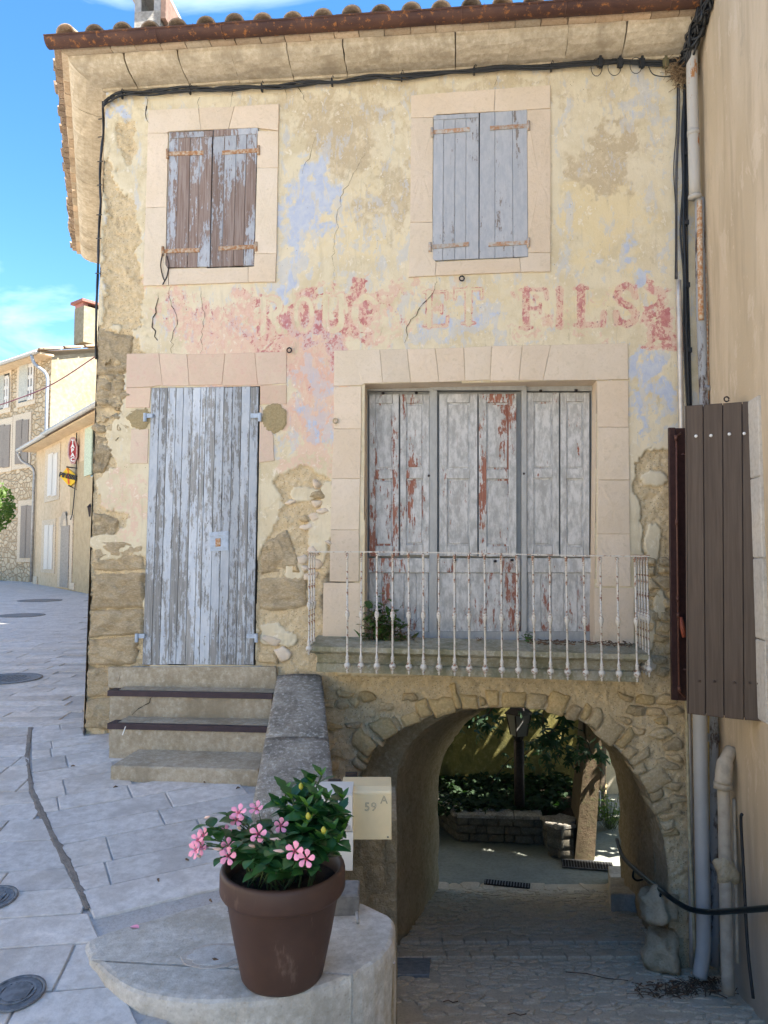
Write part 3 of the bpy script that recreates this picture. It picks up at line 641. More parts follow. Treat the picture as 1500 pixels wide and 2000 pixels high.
# arch ring: one stone after another
pts=[L(*p) for p in ARCH[2:-3]]
ln=[0]
for a,b in zip(pts[:-1],pts[1:]): ln.append(ln[-1]+math.hypot(b[0]-a[0],b[1]-a[1]))
def along(t):
    for i in range(len(pts)-1):
        if ln[i+1]>=t or i==len(pts)-2:
            f=(t-ln[i])/(ln[i+1]-ln[i]); return (pts[i][0]+(pts[i+1][0]-pts[i][0])*f,pts[i][1]+(pts[i+1][1]-pts[i][1])*f)
t=0; rr=random.Random(3); cA=L(985,1700)
while t<ln[-1]-.05:
    wd=rr.choice([.05,.07,.09,.11,.14,.17])*rr.uniform(.85,1.15); a=along(t); b=along(min(t+wd,ln[-1]))
    def outw(p,l):
        d=(p[0]-cA[0],p[1]-cA[1]); m_=math.hypot(*d); return (p[0]+d[0]/m_*l,p[1]+d[1]/m_*l)
    l=rr.uniform(.09,.23); i_=-rr.uniform(-.01,.035)
    P=[outw(a,i_),outw(b,i_-rr.uniform(-.01,.015)),outw(b,l*rr.uniform(.75,1.1)),outw(a,l)]
    P=shrink(P if area(P)>0 else P[::-1],.007)
    if len(P)>2:
        P=chaikin(refine(P,.08,.012,rr),.18); hh=rr.uniform(-.008,.012)
        V_,F_=piece(P,HM,-.30,hh,.012,.008,.005,rr)
        xm=(a[0]+b[0])/2
        link('arch_stone',mesh('arch_stone',V_,F_,RUBY if L(790,1400)[0]<xm<L(1010,1400)[0] else rr.choice([RUB,RUBY,RUBY,RUBN]),True),house)
    t+=wd
# two guard boulders at the foot of the right jamb
def boulder(c,r,parent,mat,seed,name='boulder'):
    import bmesh as _b
    bm=_b.new(); _b.ops.create_icosphere(bm,subdivisions=3,radius=1)
    for v_ in bm.verts:
        d=1+.5*mnoise.fractal(v_.co*1.3+Vector((seed,0,0)),1,2,4); v_.co=Vector((c[0]+v_.co.x*r[0]*d,c[1]+v_.co.y*r[1]*d,c[2]+v_.co.z*r[2]*d))
    me=bpy.data.meshes.new(name); bm.to_mesh(me); bm.free(); me.materials.append(mat); me.polygons.foreach_set('use_smooth',[True]*len(me.polygons)); return link(name,me,parent)
p=L3(1284,1768,-.0); boulder(p,(.14,.19,.11),house,BOULD,1,'guard_stone').rotation_euler=(0,0,0)
p=L3(1292,1856,-.0); boulder(p,(.13,.18,.14),house,BOULD,5,'guard_stone')
# ------- vaulted passage
def ringat(P,y,n=60):
    Q=[L(*p,y) for p in P]; l=[0]
    for a,b in zip(Q[:-1],Q[1:]): l.append(l[-1]+math.hypot(b[0]-a[0],b[1]-a[1]))
    out=[]
    for i in range(n):
        t=l[-1]*i/(n-1)
        for k in range(len(Q)-1):
            if l[k+1]>=t-1e-9: f=(t-l[k])/(l[k+1]-l[k]+1e-12); out.append((Q[k][0]+(Q[k+1][0]-Q[k][0])*f,Q[k][1]+(Q[k+1][1]-Q[k][1])*f)); break
    return out
def halfarch(x0,x1,zb,zs,zc,n=60):
    out=[]; c=(x0+x1)/2; r=(x1-x0)/2
    L1=zs-zb; La=math.pi*max(r,zc-zs)*.9; T_=2*L1+La
    for i in range(n):
        t=T_*i/(n-1)
        if t<L1: out.append((x0,zb+t))
        elif t>L1+La: out.append((x1,zb+(T_-t)))
        else:
            a=math.pi*(1-(t-L1)/La); out.append((c+r*math.cos(a),zs+(zc-zs)*math.sin(a)))
    return out
R1=ringat(ARCH,-.01); R1b=[(x,z) for x,z in ringat(ARCH,0)]
xL2=L(775,1700,.42)[0]; xR2=L(1296,1760,.42)[0]
R2=halfarch(xL2,xR2,-2.0,L(700,1520,.42)[1],L(1000,1372,.42)[1]+.02)
FY=3.35; xL3=L(855,1600,FY)[0]; xR3=L(1211,1600,FY)[0]; zS3=L(1190,1560,FY)[1]; zC3=L(1030,1362,FY)[1]
R3=halfarch(xL3,xR3,-2.9,zS3,zC3)
def loft(Ra,Rb,y0,y1,n,amp,mat,name,seed=0):
    mbl=MB(); m_=len(Ra)
    for i in range(n+1):
        t=i/n
        for k in range(m_):
            x=Ra[k][0]*(1-t)+Rb[k][0]*t; z=Ra[k][1]*(1-t)+Rb[k][1]*t; y=y0+(y1-y0)*t
            d=mnoise.fractal(Vector((x*5+seed,y*5,z*5)),1,2,5)*amp*(min(1,t*n/1.5) if i<2 else 1)
            cx_=(xL2+xR2)/2; q_=Vector((x-cx_,0,z+1.0)).normalized()
            mbl.V.append((x+q_.x*d,y+d*.3*(0<i<n),z+q_.z*d))
    for i in range(n):
        for k in range(m_-1): a=i*m_+k; mbl.F.append((a,a+m_,a+m_+1,a+1))
    return mbl.obj(name,mat,house,True)
loft(R1,R1b,-.0,.41,6,.03,VAULT,'arch_soffit')
def rib(Ra,Rb,y,mat,name):
    mbl=MB(); m_=len(Ra)
    for j in range(7):
        f=j/6
        for k in range(m_): x=Ra[k][0]*(1-f)+Rb[k][0]*f; z=Ra[k][1]*(1-f)+Rb[k][1]*f; mbl.V.append((x,y+mnoise.noise(Vector((x*9,0,z*9)))*.03*(1 if 0<j<6 else 0),z))
    for j in range(6):
        for k in range(m_-1): a=j*m_+k; mbl.F.append((a,a+1,a+m_+1,a+m_))
    return mbl.obj(name,mat,house,True)
rib(R1b,R2,.41,VAULT,'recessed_pier')
loft(R2,R3,.41,FY,46,.05,VAULT,'passage_vault',7)
# rear wall of the house, with the passage mouth
mbl=MB(); k=len(R3)
for x,z in R3: mbl.V.append((x,FY,z))
top=ZT; bx0=-3.5; bx1=5.0
far=[(bx0 if i<k*.38 else bx1 if i>k*.62 else bx0+(bx1-bx0)*(i-k*.38)/(k*.24),-2.9 if i==0 or i==k-1 else min(top,-2.9+(top+2.9)*min(i,k-1-i)/(k*.38))) for i in range(k)]
for x,z in far: mbl.V.append((x,FY,z))
for i in range(k-1): mbl.F.append((i,i+1,k+i+1,k+i))
mbl.obj('rear_wall',VAULT,house)
# right-hand masonry mass beside the passage, out of view but solid
mb=MB(); mb.box((XR,.02,-2.2),(5.0,FY-.01,ZT)); mb.obj('party_wall',RUB,house)
# kerb bench at the passage's far right
A=W(1190,1725,8.6); 
# ------------------------------------------------------------ cornice, gutter, roof
# mitre direction in local plan
nl=Vector((svl.y*-1,svl.x,0)); nl=nl if nl.x<0 else -nl     # outward normal of side wall
nf=Vector((0,-1,0))
def off(p_):      # corner of offset lines at distance p_
    det=nf.x*nl.y-nf.y*nl.x
    x=(p_*nl.y-nf.y*p_)/det; y=(nf.x*p_-p_*nl.x)/det; return x,y
zc0=L(700,153)[1]
prof=[(.0,0),(.025,0),(.03,.022),(.06,.028),(.10,.045),(.145,.075),(.18,.115),(.20,.16),(.225,.165),(.23,.185)]
prof=[(0,0),(.03,0),(.032,.016)]+[(.036+.26*math.sin(R(a)),.018+.105*(1-math.cos(R(a)))) for a in range(0,91,10)]+[(.30,.135)]
zAt=lambda x: 0.0
slope=(L(1300,118)[1]-L(300,176)[1])/(L(1300,118)[0]-L(300,176)[0]); zb0=L(300,176)[1]-slope*L(300,176)[0]
def ztop(x): return zb0+slope*x
cx0=xl(ztop(-2.3)); 
def cpt(side,t,p_,hh):
    """point on the cornice: side 0 = front at local x=t ; side 1 = distance t along the side wall"""
    ox,oy=off(p_)
    if side==0: return (max(t,cx0+ox) if t<=cx0+.0001 else t, -p_, ztop(t)+hh)
    q=(cx0+svl.x*t, svl.y*t)
    if t<=1e-6: return (cx0+ox,oy,ztop(cx0)+hh)
    return (q[0]+nl.x*p_,q[1]+nl.y*p_,ztop(cx0)+hh)
def cblock(side,t0,t1,prof,mat,name,parent,gap=.003,sub=2,rough=.002):
    V_=[];F_=[]; m_=len(prof)
    a=t0+(gap if t0>1e-6 or side==0 and t0>cx0+1e-4 else 0); b=t1-gap
    lean=rnd.uniform(-.012,.012)
    for i in range(sub+1):
        t=a+(b-a)*i/sub
        for j,(p_,hh) in enumerate(prof):
            tt=t+(lean*(j/m_) if 0<i<sub or (i==sub) else 0)
            if side==0 and i==0 and abs(t0-cx0)<1e-4: ox,oy=off(p_); P=(cx0+ox,oy,ztop(cx0)+hh)
            elif side==1 and i==0 and t0<1e-6: P=cpt(1,0,p_,hh)
            else: P=cpt(side,tt,p_,hh)
            r=rough; V_.append((P[0]+rnd.uniform(-r,r),P[1]+rnd.uniform(-r,r),P[2]+rnd.uniform(-r,r)))
    for i in range(sub):
        for j in range(m_-1):
            q=i*m_+j; F_.append((q,q+1,q+m_+1,q+m_) if side==1 else (q,q+m_,q+m_+1,q+1))
    for e in (0,sub):   # end caps
        k=len(V_); V_.append((V_[e*m_][0],V_[e*m_][1],V_[e*m_+m_-1][2])); f=[e*m_+j for j in range(m_)]+[k]; F_.append(tuple(f))
    return link(name,mesh(name,V_,F_,mat),parent)
corn=thing('cornice',parent=house); gutter=thing('gutter',parent=house); roof=thing('roof',parent=house)
jx=[cx0]+[L(px,py)[0] for px,py in [(272,170),(372,172),(470,165),(575,160),(680,154),(780,148),(890,142),(990,136),(1100,128),(1210,122),(1330,116)]]+[XR]
prof=[(a,b) for a,b in prof]
for a,b in zip(jx[:-1],jx[1:]): cblock(0,a,b,prof,CORN,'cornice_stone',corn,sub=3,rough=.003)
t=0
while t<SLEN-.1:
    b=min(SLEN,t+rnd.uniform(.42,.56)); cblock(1,t,b,prof,CORN,'cornice_stone',corn,sub=3,rough=.003); t=b
pt=prof[-1]
prof2=[(pt[0]-.01,pt[1]+.003),(pt[0]+.05,pt[1]+.004),(pt[0]+.055,pt[1]+.03),(pt[0]+.0,pt[1]+.035)]
t=cx0
while t<XR-.05:
    b=min(XR,t+.205+rnd.uniform(-.01,.01)); cblock(0,t,b,prof2,TILEL,'eave_slab',corn,sub=1,gap=.003); t=b
t=0
while t<SLEN:
    b=min(SLEN,t+.19+rnd.uniform(-.01,.01)); cblock(1,t,b,prof2,TILEL,'eave_slab',corn,sub=1,gap=.004,rough=.004); t=b
# a second toothed row of tiles on the side verge
prof3=[(pt[0]+.03,pt[1]+.036),(pt[0]+.105,pt[1]+.036),(pt[0]+.11,pt[1]+.06),(pt[0]+.03,pt[1]+.064)]
t=0
while t<SLEN:
    b=min(SLEN,t+.11+rnd.uniform(-.015,.015)); e=rnd.uniform(-.012,.014); cblock(1,t,b,[(p_+e*(p_>pt[0]+.05),q_+rnd.uniform(0,.006)) for p_,q_ in prof3],TILE,'verge_tile',roof,sub=1,gap=.007,rough=.004); t=b
t=0.02
while t<SLEN:
    b=min(SLEN,t+.17+rnd.uniform(-.02,.02)); e=rnd.uniform(-.02,.02); cblock(1,t,b,[(p_+.012+e*(p_>pt[0]+.05),q_+.03) for p_,q_ in prof3],TILE,'verge_tile',roof,sub=1,gap=.01,rough=.006); t=b
# gutter: half-round trough in riveted lengths
gy=pt[0]+.115; gz=pt[1]+.055; gr=.062
gx0=cx0+off(pt[0]+.14)[0]-.02; gx1=XR-.0
gj=[gx0]+[L(px,60,-gy)[0] for px in (222,312,440,540,660,770,900,1015,1145,1240,1310)]+[gx1]
for k,(a,b) in enumerate(zip(gj[:-1],gj[1:])):
    V_=[];F_=[]; n=12; rs=gr+(.002 if k%2 else 0)
    prf=[(math.cos(math.pi*i/n),-math.sin(math.pi*i/n)) for i in range(n+1)]
    prf=[(1.06,.14),(1.15,.07),(1.08,.0)]+prf
    for xx in (a-.006,b+.004):
        for cy_,sz_ in prf: V_.append((xx,-gy-rs*cy_,ztop(xx)+gz+rs*sz_*.95))
    m_=len(prf)
    for j in range(m_-1): F_.append((j,m_+j,m_+j+1,j+1))
    if k==0: F_.append(tuple(range(m_)))
    o=link('gutter_length',mesh('gutter_length',V_,F_,GUT,False),gutter)
    sm=o.modifiers.new('thick','SOLIDIFY'); sm.thickness=.004
for px in (310,437,660,903,1105,1310):
    xx=L(px,60,-gy)[0]; mb=MB()
    mb.tube([(xx,-gy-(gr+.004)*math.cos(math.pi*i/12),ztop(xx)+gz-(gr+.004)*.95*math.sin(math.pi*i/12)) for i in range(13)],.0055,6); mb.obj('gutter_bracket',GUT,gutter)
# canal tiles: cover and pan tiles, three courses
def canal_tile(r0,r1,ln_,th=.014,flip=1):
    V_=[];F_=[]; n=10
    for (yy,r) in ((0,r0),(ln_,r1)):
        for rr_ in (r,r-th):
            for i in range(n+1): a=math.pi*i/n; V_.append((rr_*math.cos(a),yy,flip*rr_*math.sin(a)*.86))
    m_=n+1
    for i in range(n):
        F_+=[(i,i+1,2*m_+i+1,2*m_+i),(m_+i+1,m_+i,3*m_+i,3*m_+i+1),(i+1,i,m_+i,m_+i+1),(2*m_+i,2*m_+i+1,3*m_+i+1,3*m_+i)]
    F_+=[(0,2*m_,3*m_,m_),(n,m_+n,3*m_+n,2*m_+n)]
    return mesh('tile',V_,F_,TILE,True)
mt=canal_tile(.082,.07,.42); mpn=canal_tile(.075,.085,.42,flip=-1)
pitch=R(17); step_=.238
x=gx0+.13
while x<XR-.08:
    for rw in range(4):
        y0=-gy+.045+rw*.36*math.cos(pitch); z0=ztop(x)+gz+.078+rw*.36*math.sin(pitch)
        o=link('tile',mt,roof); o.location=(x+rnd.uniform(-.008,.008),y0+rnd.uniform(-.02,.015),z0+rnd.uniform(-.004,.006)+(.012 if rw else 0)); o.rotation_euler=(pitch,0,rnd.uniform(-.03,.03))
        o=link('pan_tile',mpn,roof); o.location=(x+step_/2,y0+.02,z0+.018); o.rotation_euler=(pitch,0,0)
        if rw==0:
            mb=MB(); mb.add(*piece([(x+.066*math.cos(R(a)),z0-.008+.05*math.sin(R(a))) for a in range(0,181,20)],lambda a,b,h,y0=y0:(a,y0+.05-h,b),0,.02,.004,.004,.004)); mb.obj('tile_mortar',MORT,roof)
    x+=step_+rnd.uniform(-.006,.006)
# roof deck under the tiles
mb=MB(); ya=-gy+.06; za=ztop(0)+gz; yb=3.3
p=[(gx0+.05,ya,ztop(gx0)+gz+.0),(XR+.4,ya,ztop(XR)+gz),(XR+.4,yb,ztop(XR)+gz+(yb-ya)*math.tan(pitch)),(-4.35,3.72,ztop(gx0)+gz+.1)]
mb.add([p[0],p[1],p[2],p[3]],[(0,1,2,3)]); mb.obj('roof_deck',TILE,roof)
# chimney on the roof
chim=thing('chimney',parent=house)
cxL,czb=L(262,70,.9); cxR,_=L(313,70,.9); ct=L(290,24,.9)[1]
mb=MB(); mb.box((cxL,.9,czb-.3),(cxR,1.25,L(290,22,.9)[1])); mb.obj('chimney_shaft',stone('roughcast_white',(.62,.60,.56),(.40,.37,.33),(.7,.69,.66),26,1,.02,0,.3),chim)
zt0=L(290,22,.9)[1]; cap=plain('grey_chimney_cap',(.36,.36,.36),.8)
for x_ in (cxL,cxR-.07): 
    mb=MB(); mb.box((x_,.9,zt0),(x_+.07,1.25,zt0+.17)); mb.obj('cap_leg',cap,chim)
mb=MB(); mb.box((cxL-.05,.85,zt0+.17),(cxR+.06,1.3,zt0+.21)); mb.obj('cap_slab',cap,chim)
mb=MB(); mb.box((cxR+.01,.88,zt0-.1),(cxR+.06,1.2,zt0+.168)); mb.obj('cap_side',plain('brown_flue',(.2,.13,.1),.8),chim)
# little weeds on the tiles
weed=plain('lilac_weed',(.36,.26,.48),.8); 
for px in (368,487,545,600,715,820,950,1195):
    x_=L(px,40,-gy)[0]; mb=MB()
    for k in range(7):
        b=(x_+rnd.uniform(-.03,.03),-gy+.12,ztop(x_)+gz+.06); mb.tube([b,(b[0]+rnd.uniform(-.03,.03),b[1],b[2]+rnd.uniform(.05,.11))],[.002,.004],4)
    o=mb.obj('roof_weed',weed); o.parent=None; o.location=H0; o.rotation_euler=(0,0,-AL)
    tag(o,'spindly lilac weed growing in the tiles above the rusty gutter','weed','weeds on the roof edge')
# ------------------------------------------------------------ shutters, door, tall window
def planks(parent,P,nP,mat,y0,th,name='plank',gap=.0025,ragged=.0,widths=None,skew=None):
    """P: tl,tr,br,bl in px on the facade plane"""
    A,B_,C_,D_=[L(p[0],p[1],y0) for p in P]
    ws=widths or [rnd.uniform(.85,1.15) for _ in range(nP)]; tot=sum(ws); u=0; out=[]
    for k,w_ in enumerate(ws):
        u0=u/tot; u+=w_; u1=u/tot
        def pt_(uu,top): 
            a,b=(A,B_) if top else (D_,C_); return (a[0]+(b[0]-a[0])*uu,a[1]+(b[1]-a[1])*uu)
        tl,tr,bl,br=pt_(u0,1),pt_(u1,1),pt_(u0,0),pt_(u1,0)
        jt,jb=rnd.uniform(-ragged,ragged),rnd.uniform(-ragged,ragged); hh=th+rnd.uniform(-.002,.002)
        Q=[(bl[0]+gap/2,bl[1]+jb),(br[0]-gap/2,br[1]+jb),(tr[0]-gap/2,tr[1]+jt),(tl[0]+gap/2,tl[1]+jt)]
        V_=[];b_=.0025
        for (x,z) in Q: V_.append((x,y0,z))
        for (x,z) in Q: V_.append((x,y0-hh+b_,z))
        c=cen(Q)
        for (x,z) in Q: V_.append((x+(b_ if x<c[0] else -b_),y0-hh,z+(b_ if z<c[1] else -b_)))
        F_=[(i,(i+1)%4,4+(i+1)%4,4+i) for i in range(4)]+[(4+i,4+(i+1)%4,8+(i+1)%4,8+i) for i in range(4)]+[(8,9,10,11)]
        out.append(link(name,mesh(name,V_,F_,mat),parent))
    return out
def slabpx(parent,name,P,y0,th,mat,bev=.002,label=None):
    Q=[L(p[0],p[1],y0) for p in P]; Q=Q if area(Q)>0 else Q[::-1]
    V_,F_=piece(Q,HM,-y0,-y0+th,bev,0,0); o=link(name,mesh(name,V_,F_,mat),parent); tag(o,label); return o
def strap(parent,x0,y,x1,yy,y0,mat,pin_left=True,hh=8):
    slabpx(parent,'strap_hinge',[(x0,y-hh/2),(x1,yy-hh/2),(x1,yy+hh/2),(x0,y+hh/2)],y0,.006,mat,.0015)
    px,py=(x0,y) if pin_left else (x1,yy); a=L3(px,py+9,y0-.008); b=L3(px,py-9,y0-.008)
    MB().tube([a,b],.013,8).obj('hinge_pin',mat,parent,True)
def shutter(P,nP,mat,hm,y0,label,straps,widths=None,rail=None):
    s_=slabpx(house,'shutter',P,y0,.006,mat,label=label); planks(s_,P,nP,mat,y0-.0065,.018,widths=widths,ragged=.002)
    for a in straps: strap(s_,*a[:4],y0-.026,hm,a[4])
    if rail: slabpx(s_,'top_rail',rail,y0-.026,.006,mat,.001)
    for k,a in enumerate(straps):
        for f in (.25,.5,.75,.95):
            p=L3(a[0]+(a[2]-a[0])*f,a[1]+(a[3]-a[1])*f,y0-.033); MB().lathe([(.0,.003),(.004,.002),(.005,-.002)],(0,0,0),6) 
    return s_
shutter([(332,261),(416,257),(411,523),(325,524)],4,SHL,HINGE,.012,'weathered brown left leaf of the left upper window',[(327,301,398,299,True),(318,491,390,489,True)],rail=[(333,260),(416,256),(416,267),(333,271)])
shutter([(418,256),(504,252),(497,520),(412,523)],4,SHL,HINGE,.012,'weathered right leaf, bluer, of the left upper window',[(434,299,505,294,False),(427,486,500,482,False)],rail=[(418,255),(504,251),(504,262),(418,267)])
shutter([(847,228),(935,223),(935,507),(844,511)],4,SHR,HINGEP,.012,'pale blue left leaf of the right upper window',[(844,259,918,253,True),(840,483,916,477,True)],widths=[.9,1,.95,1.1],rail=[(847,227),(935,222),(935,230),(847,235)])
shutter([(937,223),(1029,217),(1031,503),(936,507)],3,SHR,HINGEP,.012,'pale blue right leaf of the right upper window',[(957,251,1032,246,False),(954,478,1032,474,False)],widths=[1,1.15,.95])
# dangling iron catch beside the left window
mb=MB(); mb.tube(catmull([L3(318,495,-.03),L3(314,520,-.04),L3(322,548,-.02),L3(330,520,-.03),L3(326,500,-.03)]),.005,6); mb.tube(catmull([L3(322,548,-.02),L3(318,556,-.05)]),.005,6); mb.obj('shutter_catch',IRON,house,True)
for px,py in ((902,544),(655,822),(565,684)): 
    mb=MB(); c=L3(px,py,-.03); mb.tube([(c[0]+.02*math.cos(a*.7),c[1],c[2]+.02*math.sin(a*.7)) for a in range(10)],.006,6); mb.obj('wall_hook',IRON if px!=655 else MORT,house,True)
# plank door
dr=slabpx(house,'door',[(298,759),(507,756),(497,1298),(280,1297)],.03,.01,DOORM,label='tall plank door of grey wood with flaking pale blue paint')
planks(dr,[(298,759),(507,756),(497,1298),(280,1297)],13,DOORM,.0195,.022,ragged=.004,gap=.0035,widths=[1.0,.9,1.0,.85,1.05,.95,.6,1.1,.95,1,1,1.0,.95])
for (x0,y0_,x1,y1_) in [(284,812,300,812),(506,812,494,812),(268,1242,284,1242),(498,1242,488,1242)]:
    c=L3((x0+x1)/2,y0_,-.02); k=.028
    mb=MB(); mb.box((c[0]-.045,c[1]-.008,c[2]-.018),(c[0]+.03,c[1]+.002,c[2]+.018)); mb.tube([(c[0]-.035 if x0<400 else c[0]+.035,c[1]-.01,c[2]-.05),(c[0]-.035 if x0<400 else c[0]+.035,c[1]-.01,c[2]+.02)],.015,8); mb.obj('hinge',HBLUE,dr)
lp=slabpx(dr,'lock_plate',[(411,1040),(446,1038),(446,1075),(411,1077)],-.003,.006,HBLUE); slabpx(dr,'lock_rail',[(409,1040),(446,1037),(446,1045),(409,1048)],-.010,.005,HBLUE)
slabpx(dr,'keyhole_plate',[(421,1052),(431,1051),(431,1067),(421,1068)],-.010,.004,HINGE)
for yy,xs in ((1022,(296,303,405,421,437,455,490,497)),(1243,(284,320,400,416,433,450,484,494)),(811,(302,312,336,412,427))):
    for xx in xs: 
        c=L3(xx,yy,-.0045); MB().add([(c[0]+.006*math.cos(a*1.047),c[1],c[2]+.006*math.sin(a*1.047)) for a in range(6)]+[(c[0],c[1]-.005,c[2])],[(i,(i+1)%6,6) for i in range(6)]).obj('nail_head',ZINC,dr)
slabpx(house,'threshold',[(262,1301),(512,1300),(513,1307),(262,1306)],.02,.045,FRAMEG,label='pale wooden door sill strip')
# big window joinery: frame, three pairs of panelled leaves
Y=.20
frame=slabpx(house,'window_frame',[(712,750),(1165,743),(1160,1262),(712,1262)],Y+.05,.012,FRAMEG)
def bar(px0,py0,px1,py1,th=.04,name='frame_post',mat=FRAMEG,y=Y+.036): return slabpx(frame,name,[(px0,py0),(px1,py0),(px1,py1),(px0,py1)],y,th,mat,.004)
bar(713,765,720,1255); bar(839,757,854,1252,.075); bar(1017,757,1027,1256,.075); bar(1153,760,1162,1255); bar(713,752,1162,766,.05,'frame_head'); bar(845,753,1026,766,.085,'frame_head'); bar(716,1232,1160,1254,.06,'frame_sill')
def leaf(x0,x1,y0p,y1p,mat,y,label=None,px_=None):
    lf=slabpx(house,'window_shutter',[(x0,y0p),(x1,y0p),(x1,y1p),(x0,y1p)],y,.006,mat,label=label); w_=x1-x0; s_=w_*.2
    q=lambda n,a,b,c,d,t=.016: slabpx(lf,n,[(a,b),(c,b),(c,d),(a,d)],y-.0062,t,mat,.0035)
    mid=y0p+(y1p-y0p)*.49
    q('stile',x0,y0p,x0+s_,y1p); q('stile',x1-s_,y0p,x1,y1p)
    a,b=x0+s_+.3,x1-s_-.3
    q('rail',a,y0p,b,y0p+17); q('rail',a,mid-8,b,mid+10); q('rail',a,y1p-20,b,y1p)
    q('panel',a+3,y0p+21,b-3,mid-12,.006); q('panel',a+3,mid+14,b-3,y1p-24,.006)
    return lf
leaf(722,779,771,1086,LEAF2,Y); leaf(782,838,771,1084,LEAF2,Y-.005,'peeling shutter leaf with much red primer showing')
leaf(858,932,770,1086,LEAF1,Y-.005); leaf(935,1008,770,1087,LEAF2,Y-.005)
leaf(1029,1091,768,1086,LEAF1,Y); leaf(1094,1150,768,1088,LEAF1,Y)
for x0,x1,mt_ in ((720,839,LEAF1),(855,1016,LEAF2),(1029,1156,LEAF1)):
    lp_=slabpx(house,'lower_panel',[(x0,1090),(x1,1090),(x1,1234),(x0,1234)],Y+.012,.01,mt_)
    slabpx(lp_,'rail',[(x0,1090),(x1,1090),(x1,1118),(x0,1118)],Y+.001,.02,mt_,.004)
    planks(lp_,[(x0+2,1119),(x1-2,1119),(x1-2,1233),(x0+2,1233)],5,mt_,Y+.001,.008)
for px,py in ((838,929),(1023,925),(888,1094),(967,1096),(1000,1094),(748,768),(813,767),(1056,763),(1125,762)):
    c=L3(px,py,Y-.03); MB().lathe([(.012,-.01),(.013,.006),(.004,.01)],c,8).obj('shutter_stay',IRON,frame,True)
# ------------------------------------------------------------ balcony
bal=thing('balcony',parent=house); BO=-.42
xa,zt=L(600,1262,BO); xb,zt2=L(1268,1279,BO); zl=lambda x:zt+(zt2-zt)*(x-xa)/(xb-xa)
z_b=L(930,1322,BO+.03)[1]; dz=zl((xa+xb)/2)-z_b
prf=[(BO,.0),(BO,-.035),(BO+.02,-.05),(BO+.05,-.06),(BO+.075,-.10),(BO+.085,-.13),(BO+.06,-.135),(BO+.06,-dz)]
mb=MB(); n=40; m_=len(prf)+1
for i in range(n+1):
    x=xa+(xb-xa)*i/n; mb.V.append((x,.02,zl(x)+.035))
    for j,(yy,zz_) in enumerate(prf):
        ii=max(0,(yy-BO))*1.0; xx=x+(ii if i==0 else -ii if i==n else 0)
        mb.V.append((xx,yy+rnd.uniform(-.003,.003),zl(x)+zz_*(1 if j<len(prf)-1 else (1.0+.04*i/n))+rnd.uniform(-.002,.002)))
for i in range(n):
    for j in range(m_-1): a=i*m_+j; mb.F.append((a,a+1,a+m_+1,a+m_))
k=len(mb.V); mb.V+=[(xa+.1,.02,z_b-.02),(xb-.1,.02,z_b-.02)]
mb.F+=[tuple(range(m_))[::-1]+(k,),tuple(n*m_+j for j in range(m_))+(k+1,)]
mb.F.append((m_-1,k,k+1,n*m_+m_-1)) 
mb.obj('slab',SLABM,bal)
zr0=L(600,1078,BO-.03)[1]; zr1=L(1266,1085,BO-.03)[1]; RO=BO-.035
xra=L(603,1078,RO)[0]; xrb=L(1266,1085,RO)[0]; zr=lambda x: zr0+(zr1-zr0)*(x-xra)/(xrb-xra)
sag=lambda x: .006*math.sin((x-xra)*2.1)
mb=MB(); pts_=[(xra+(xrb-xra)*i/16,RO,zr(xra+(xrb-xra)*i/16)+sag(xra+(xrb-xra)*i/16)) for i in range(17)]
for a,b in zip(pts_[:-1],pts_[1:]): mb.hexa([(a[0],RO-.014,a[2]-.004),(b[0],RO-.014,b[2]-.004),(b[0],RO+.014,b[2]-.004),(a[0],RO+.014,a[2]-.004)],[(a[0],RO-.014,a[2]+.004),(b[0],RO-.014,b[2]+.004),(b[0],RO+.014,b[2]+.004),(a[0],RO+.014,a[2]+.004)])
mb.obj('top_rail',BAL,bal)
for xs,za in ((xra,zr0),(xrb,zr1)): MB().box((xs-.013,RO+.015,za-.004),(xs+.013,.02,za+.004)).obj('side_rail',HINGE,bal)
hb=1.04
def baluster_mesh(lenth):
    T_=lenth; pr=[(.002,-T_+.0),(.008,-T_+.006),(.006,-T_+.014),(.012,-T_+.022),(.006,-T_+.03),(.02,-T_+.042),(.027,-T_+.058),(.020,-T_+.076),(.009,-T_+.084),(.017,-T_+.09),(.010,-T_+.102),(.014,-T_+.112),(.014,-T_+.124),(.009,-T_+.132),(.0075,-T_+.16),
     (.0075,-.56*T_),(.013,-.555*T_),(.009,-.545*T_),(.018,-.53*T_),(.018,-.50*T_),(.009,-.485*T_),(.013,-.475*T_),(.0075,-.47*T_),(.0075,-.05),(.012,-.042),(.0075,-.034),(.014,-.018),(.007,-.006)]
    pr=[(r*.98,z) for r,z in pr]
    mb=MB(); mb.lathe(pr,n=10); return mesh('baluster',mb.V,mb.F,BAL,True)
T_=zr(0)-L(930,1321,RO-.01)[1]; bmh=baluster_mesh(T_)
fx=[678,706,736,767,798,827,857,888,916,947,980,1010,1042,1075,1107,1141,1174,1207,1242]
xs_=[L(px,1200,RO)[0] for px in fx]
for x in xs_:
    o=link('baluster',bmh,bal); o.location=(x,RO,zr(x)+sag(x)); o.rotation_euler=(rnd.uniform(-.006,.006),rnd.uniform(-.008,.008),rnd.uniform(0,3))
    MB().tube([(x,RO,zr(x)-T_+.058),(x,BO+.07,zr(x)-T_+.058)],.007,6).obj('fixing_spike',HINGE,bal)
for xside,ys,zz_ in ((xra,(.03,.13,.23),zr0),(xrb,(.04,.12,.20,.28,.36),zr1)):
    for d in ys:
        o=link('baluster',bmh,bal); o.location=(xside,RO+d,zz_); o.rotation_euler=(0,0,1); o.scale=(1,1,.97 if xside==xrb else .86)
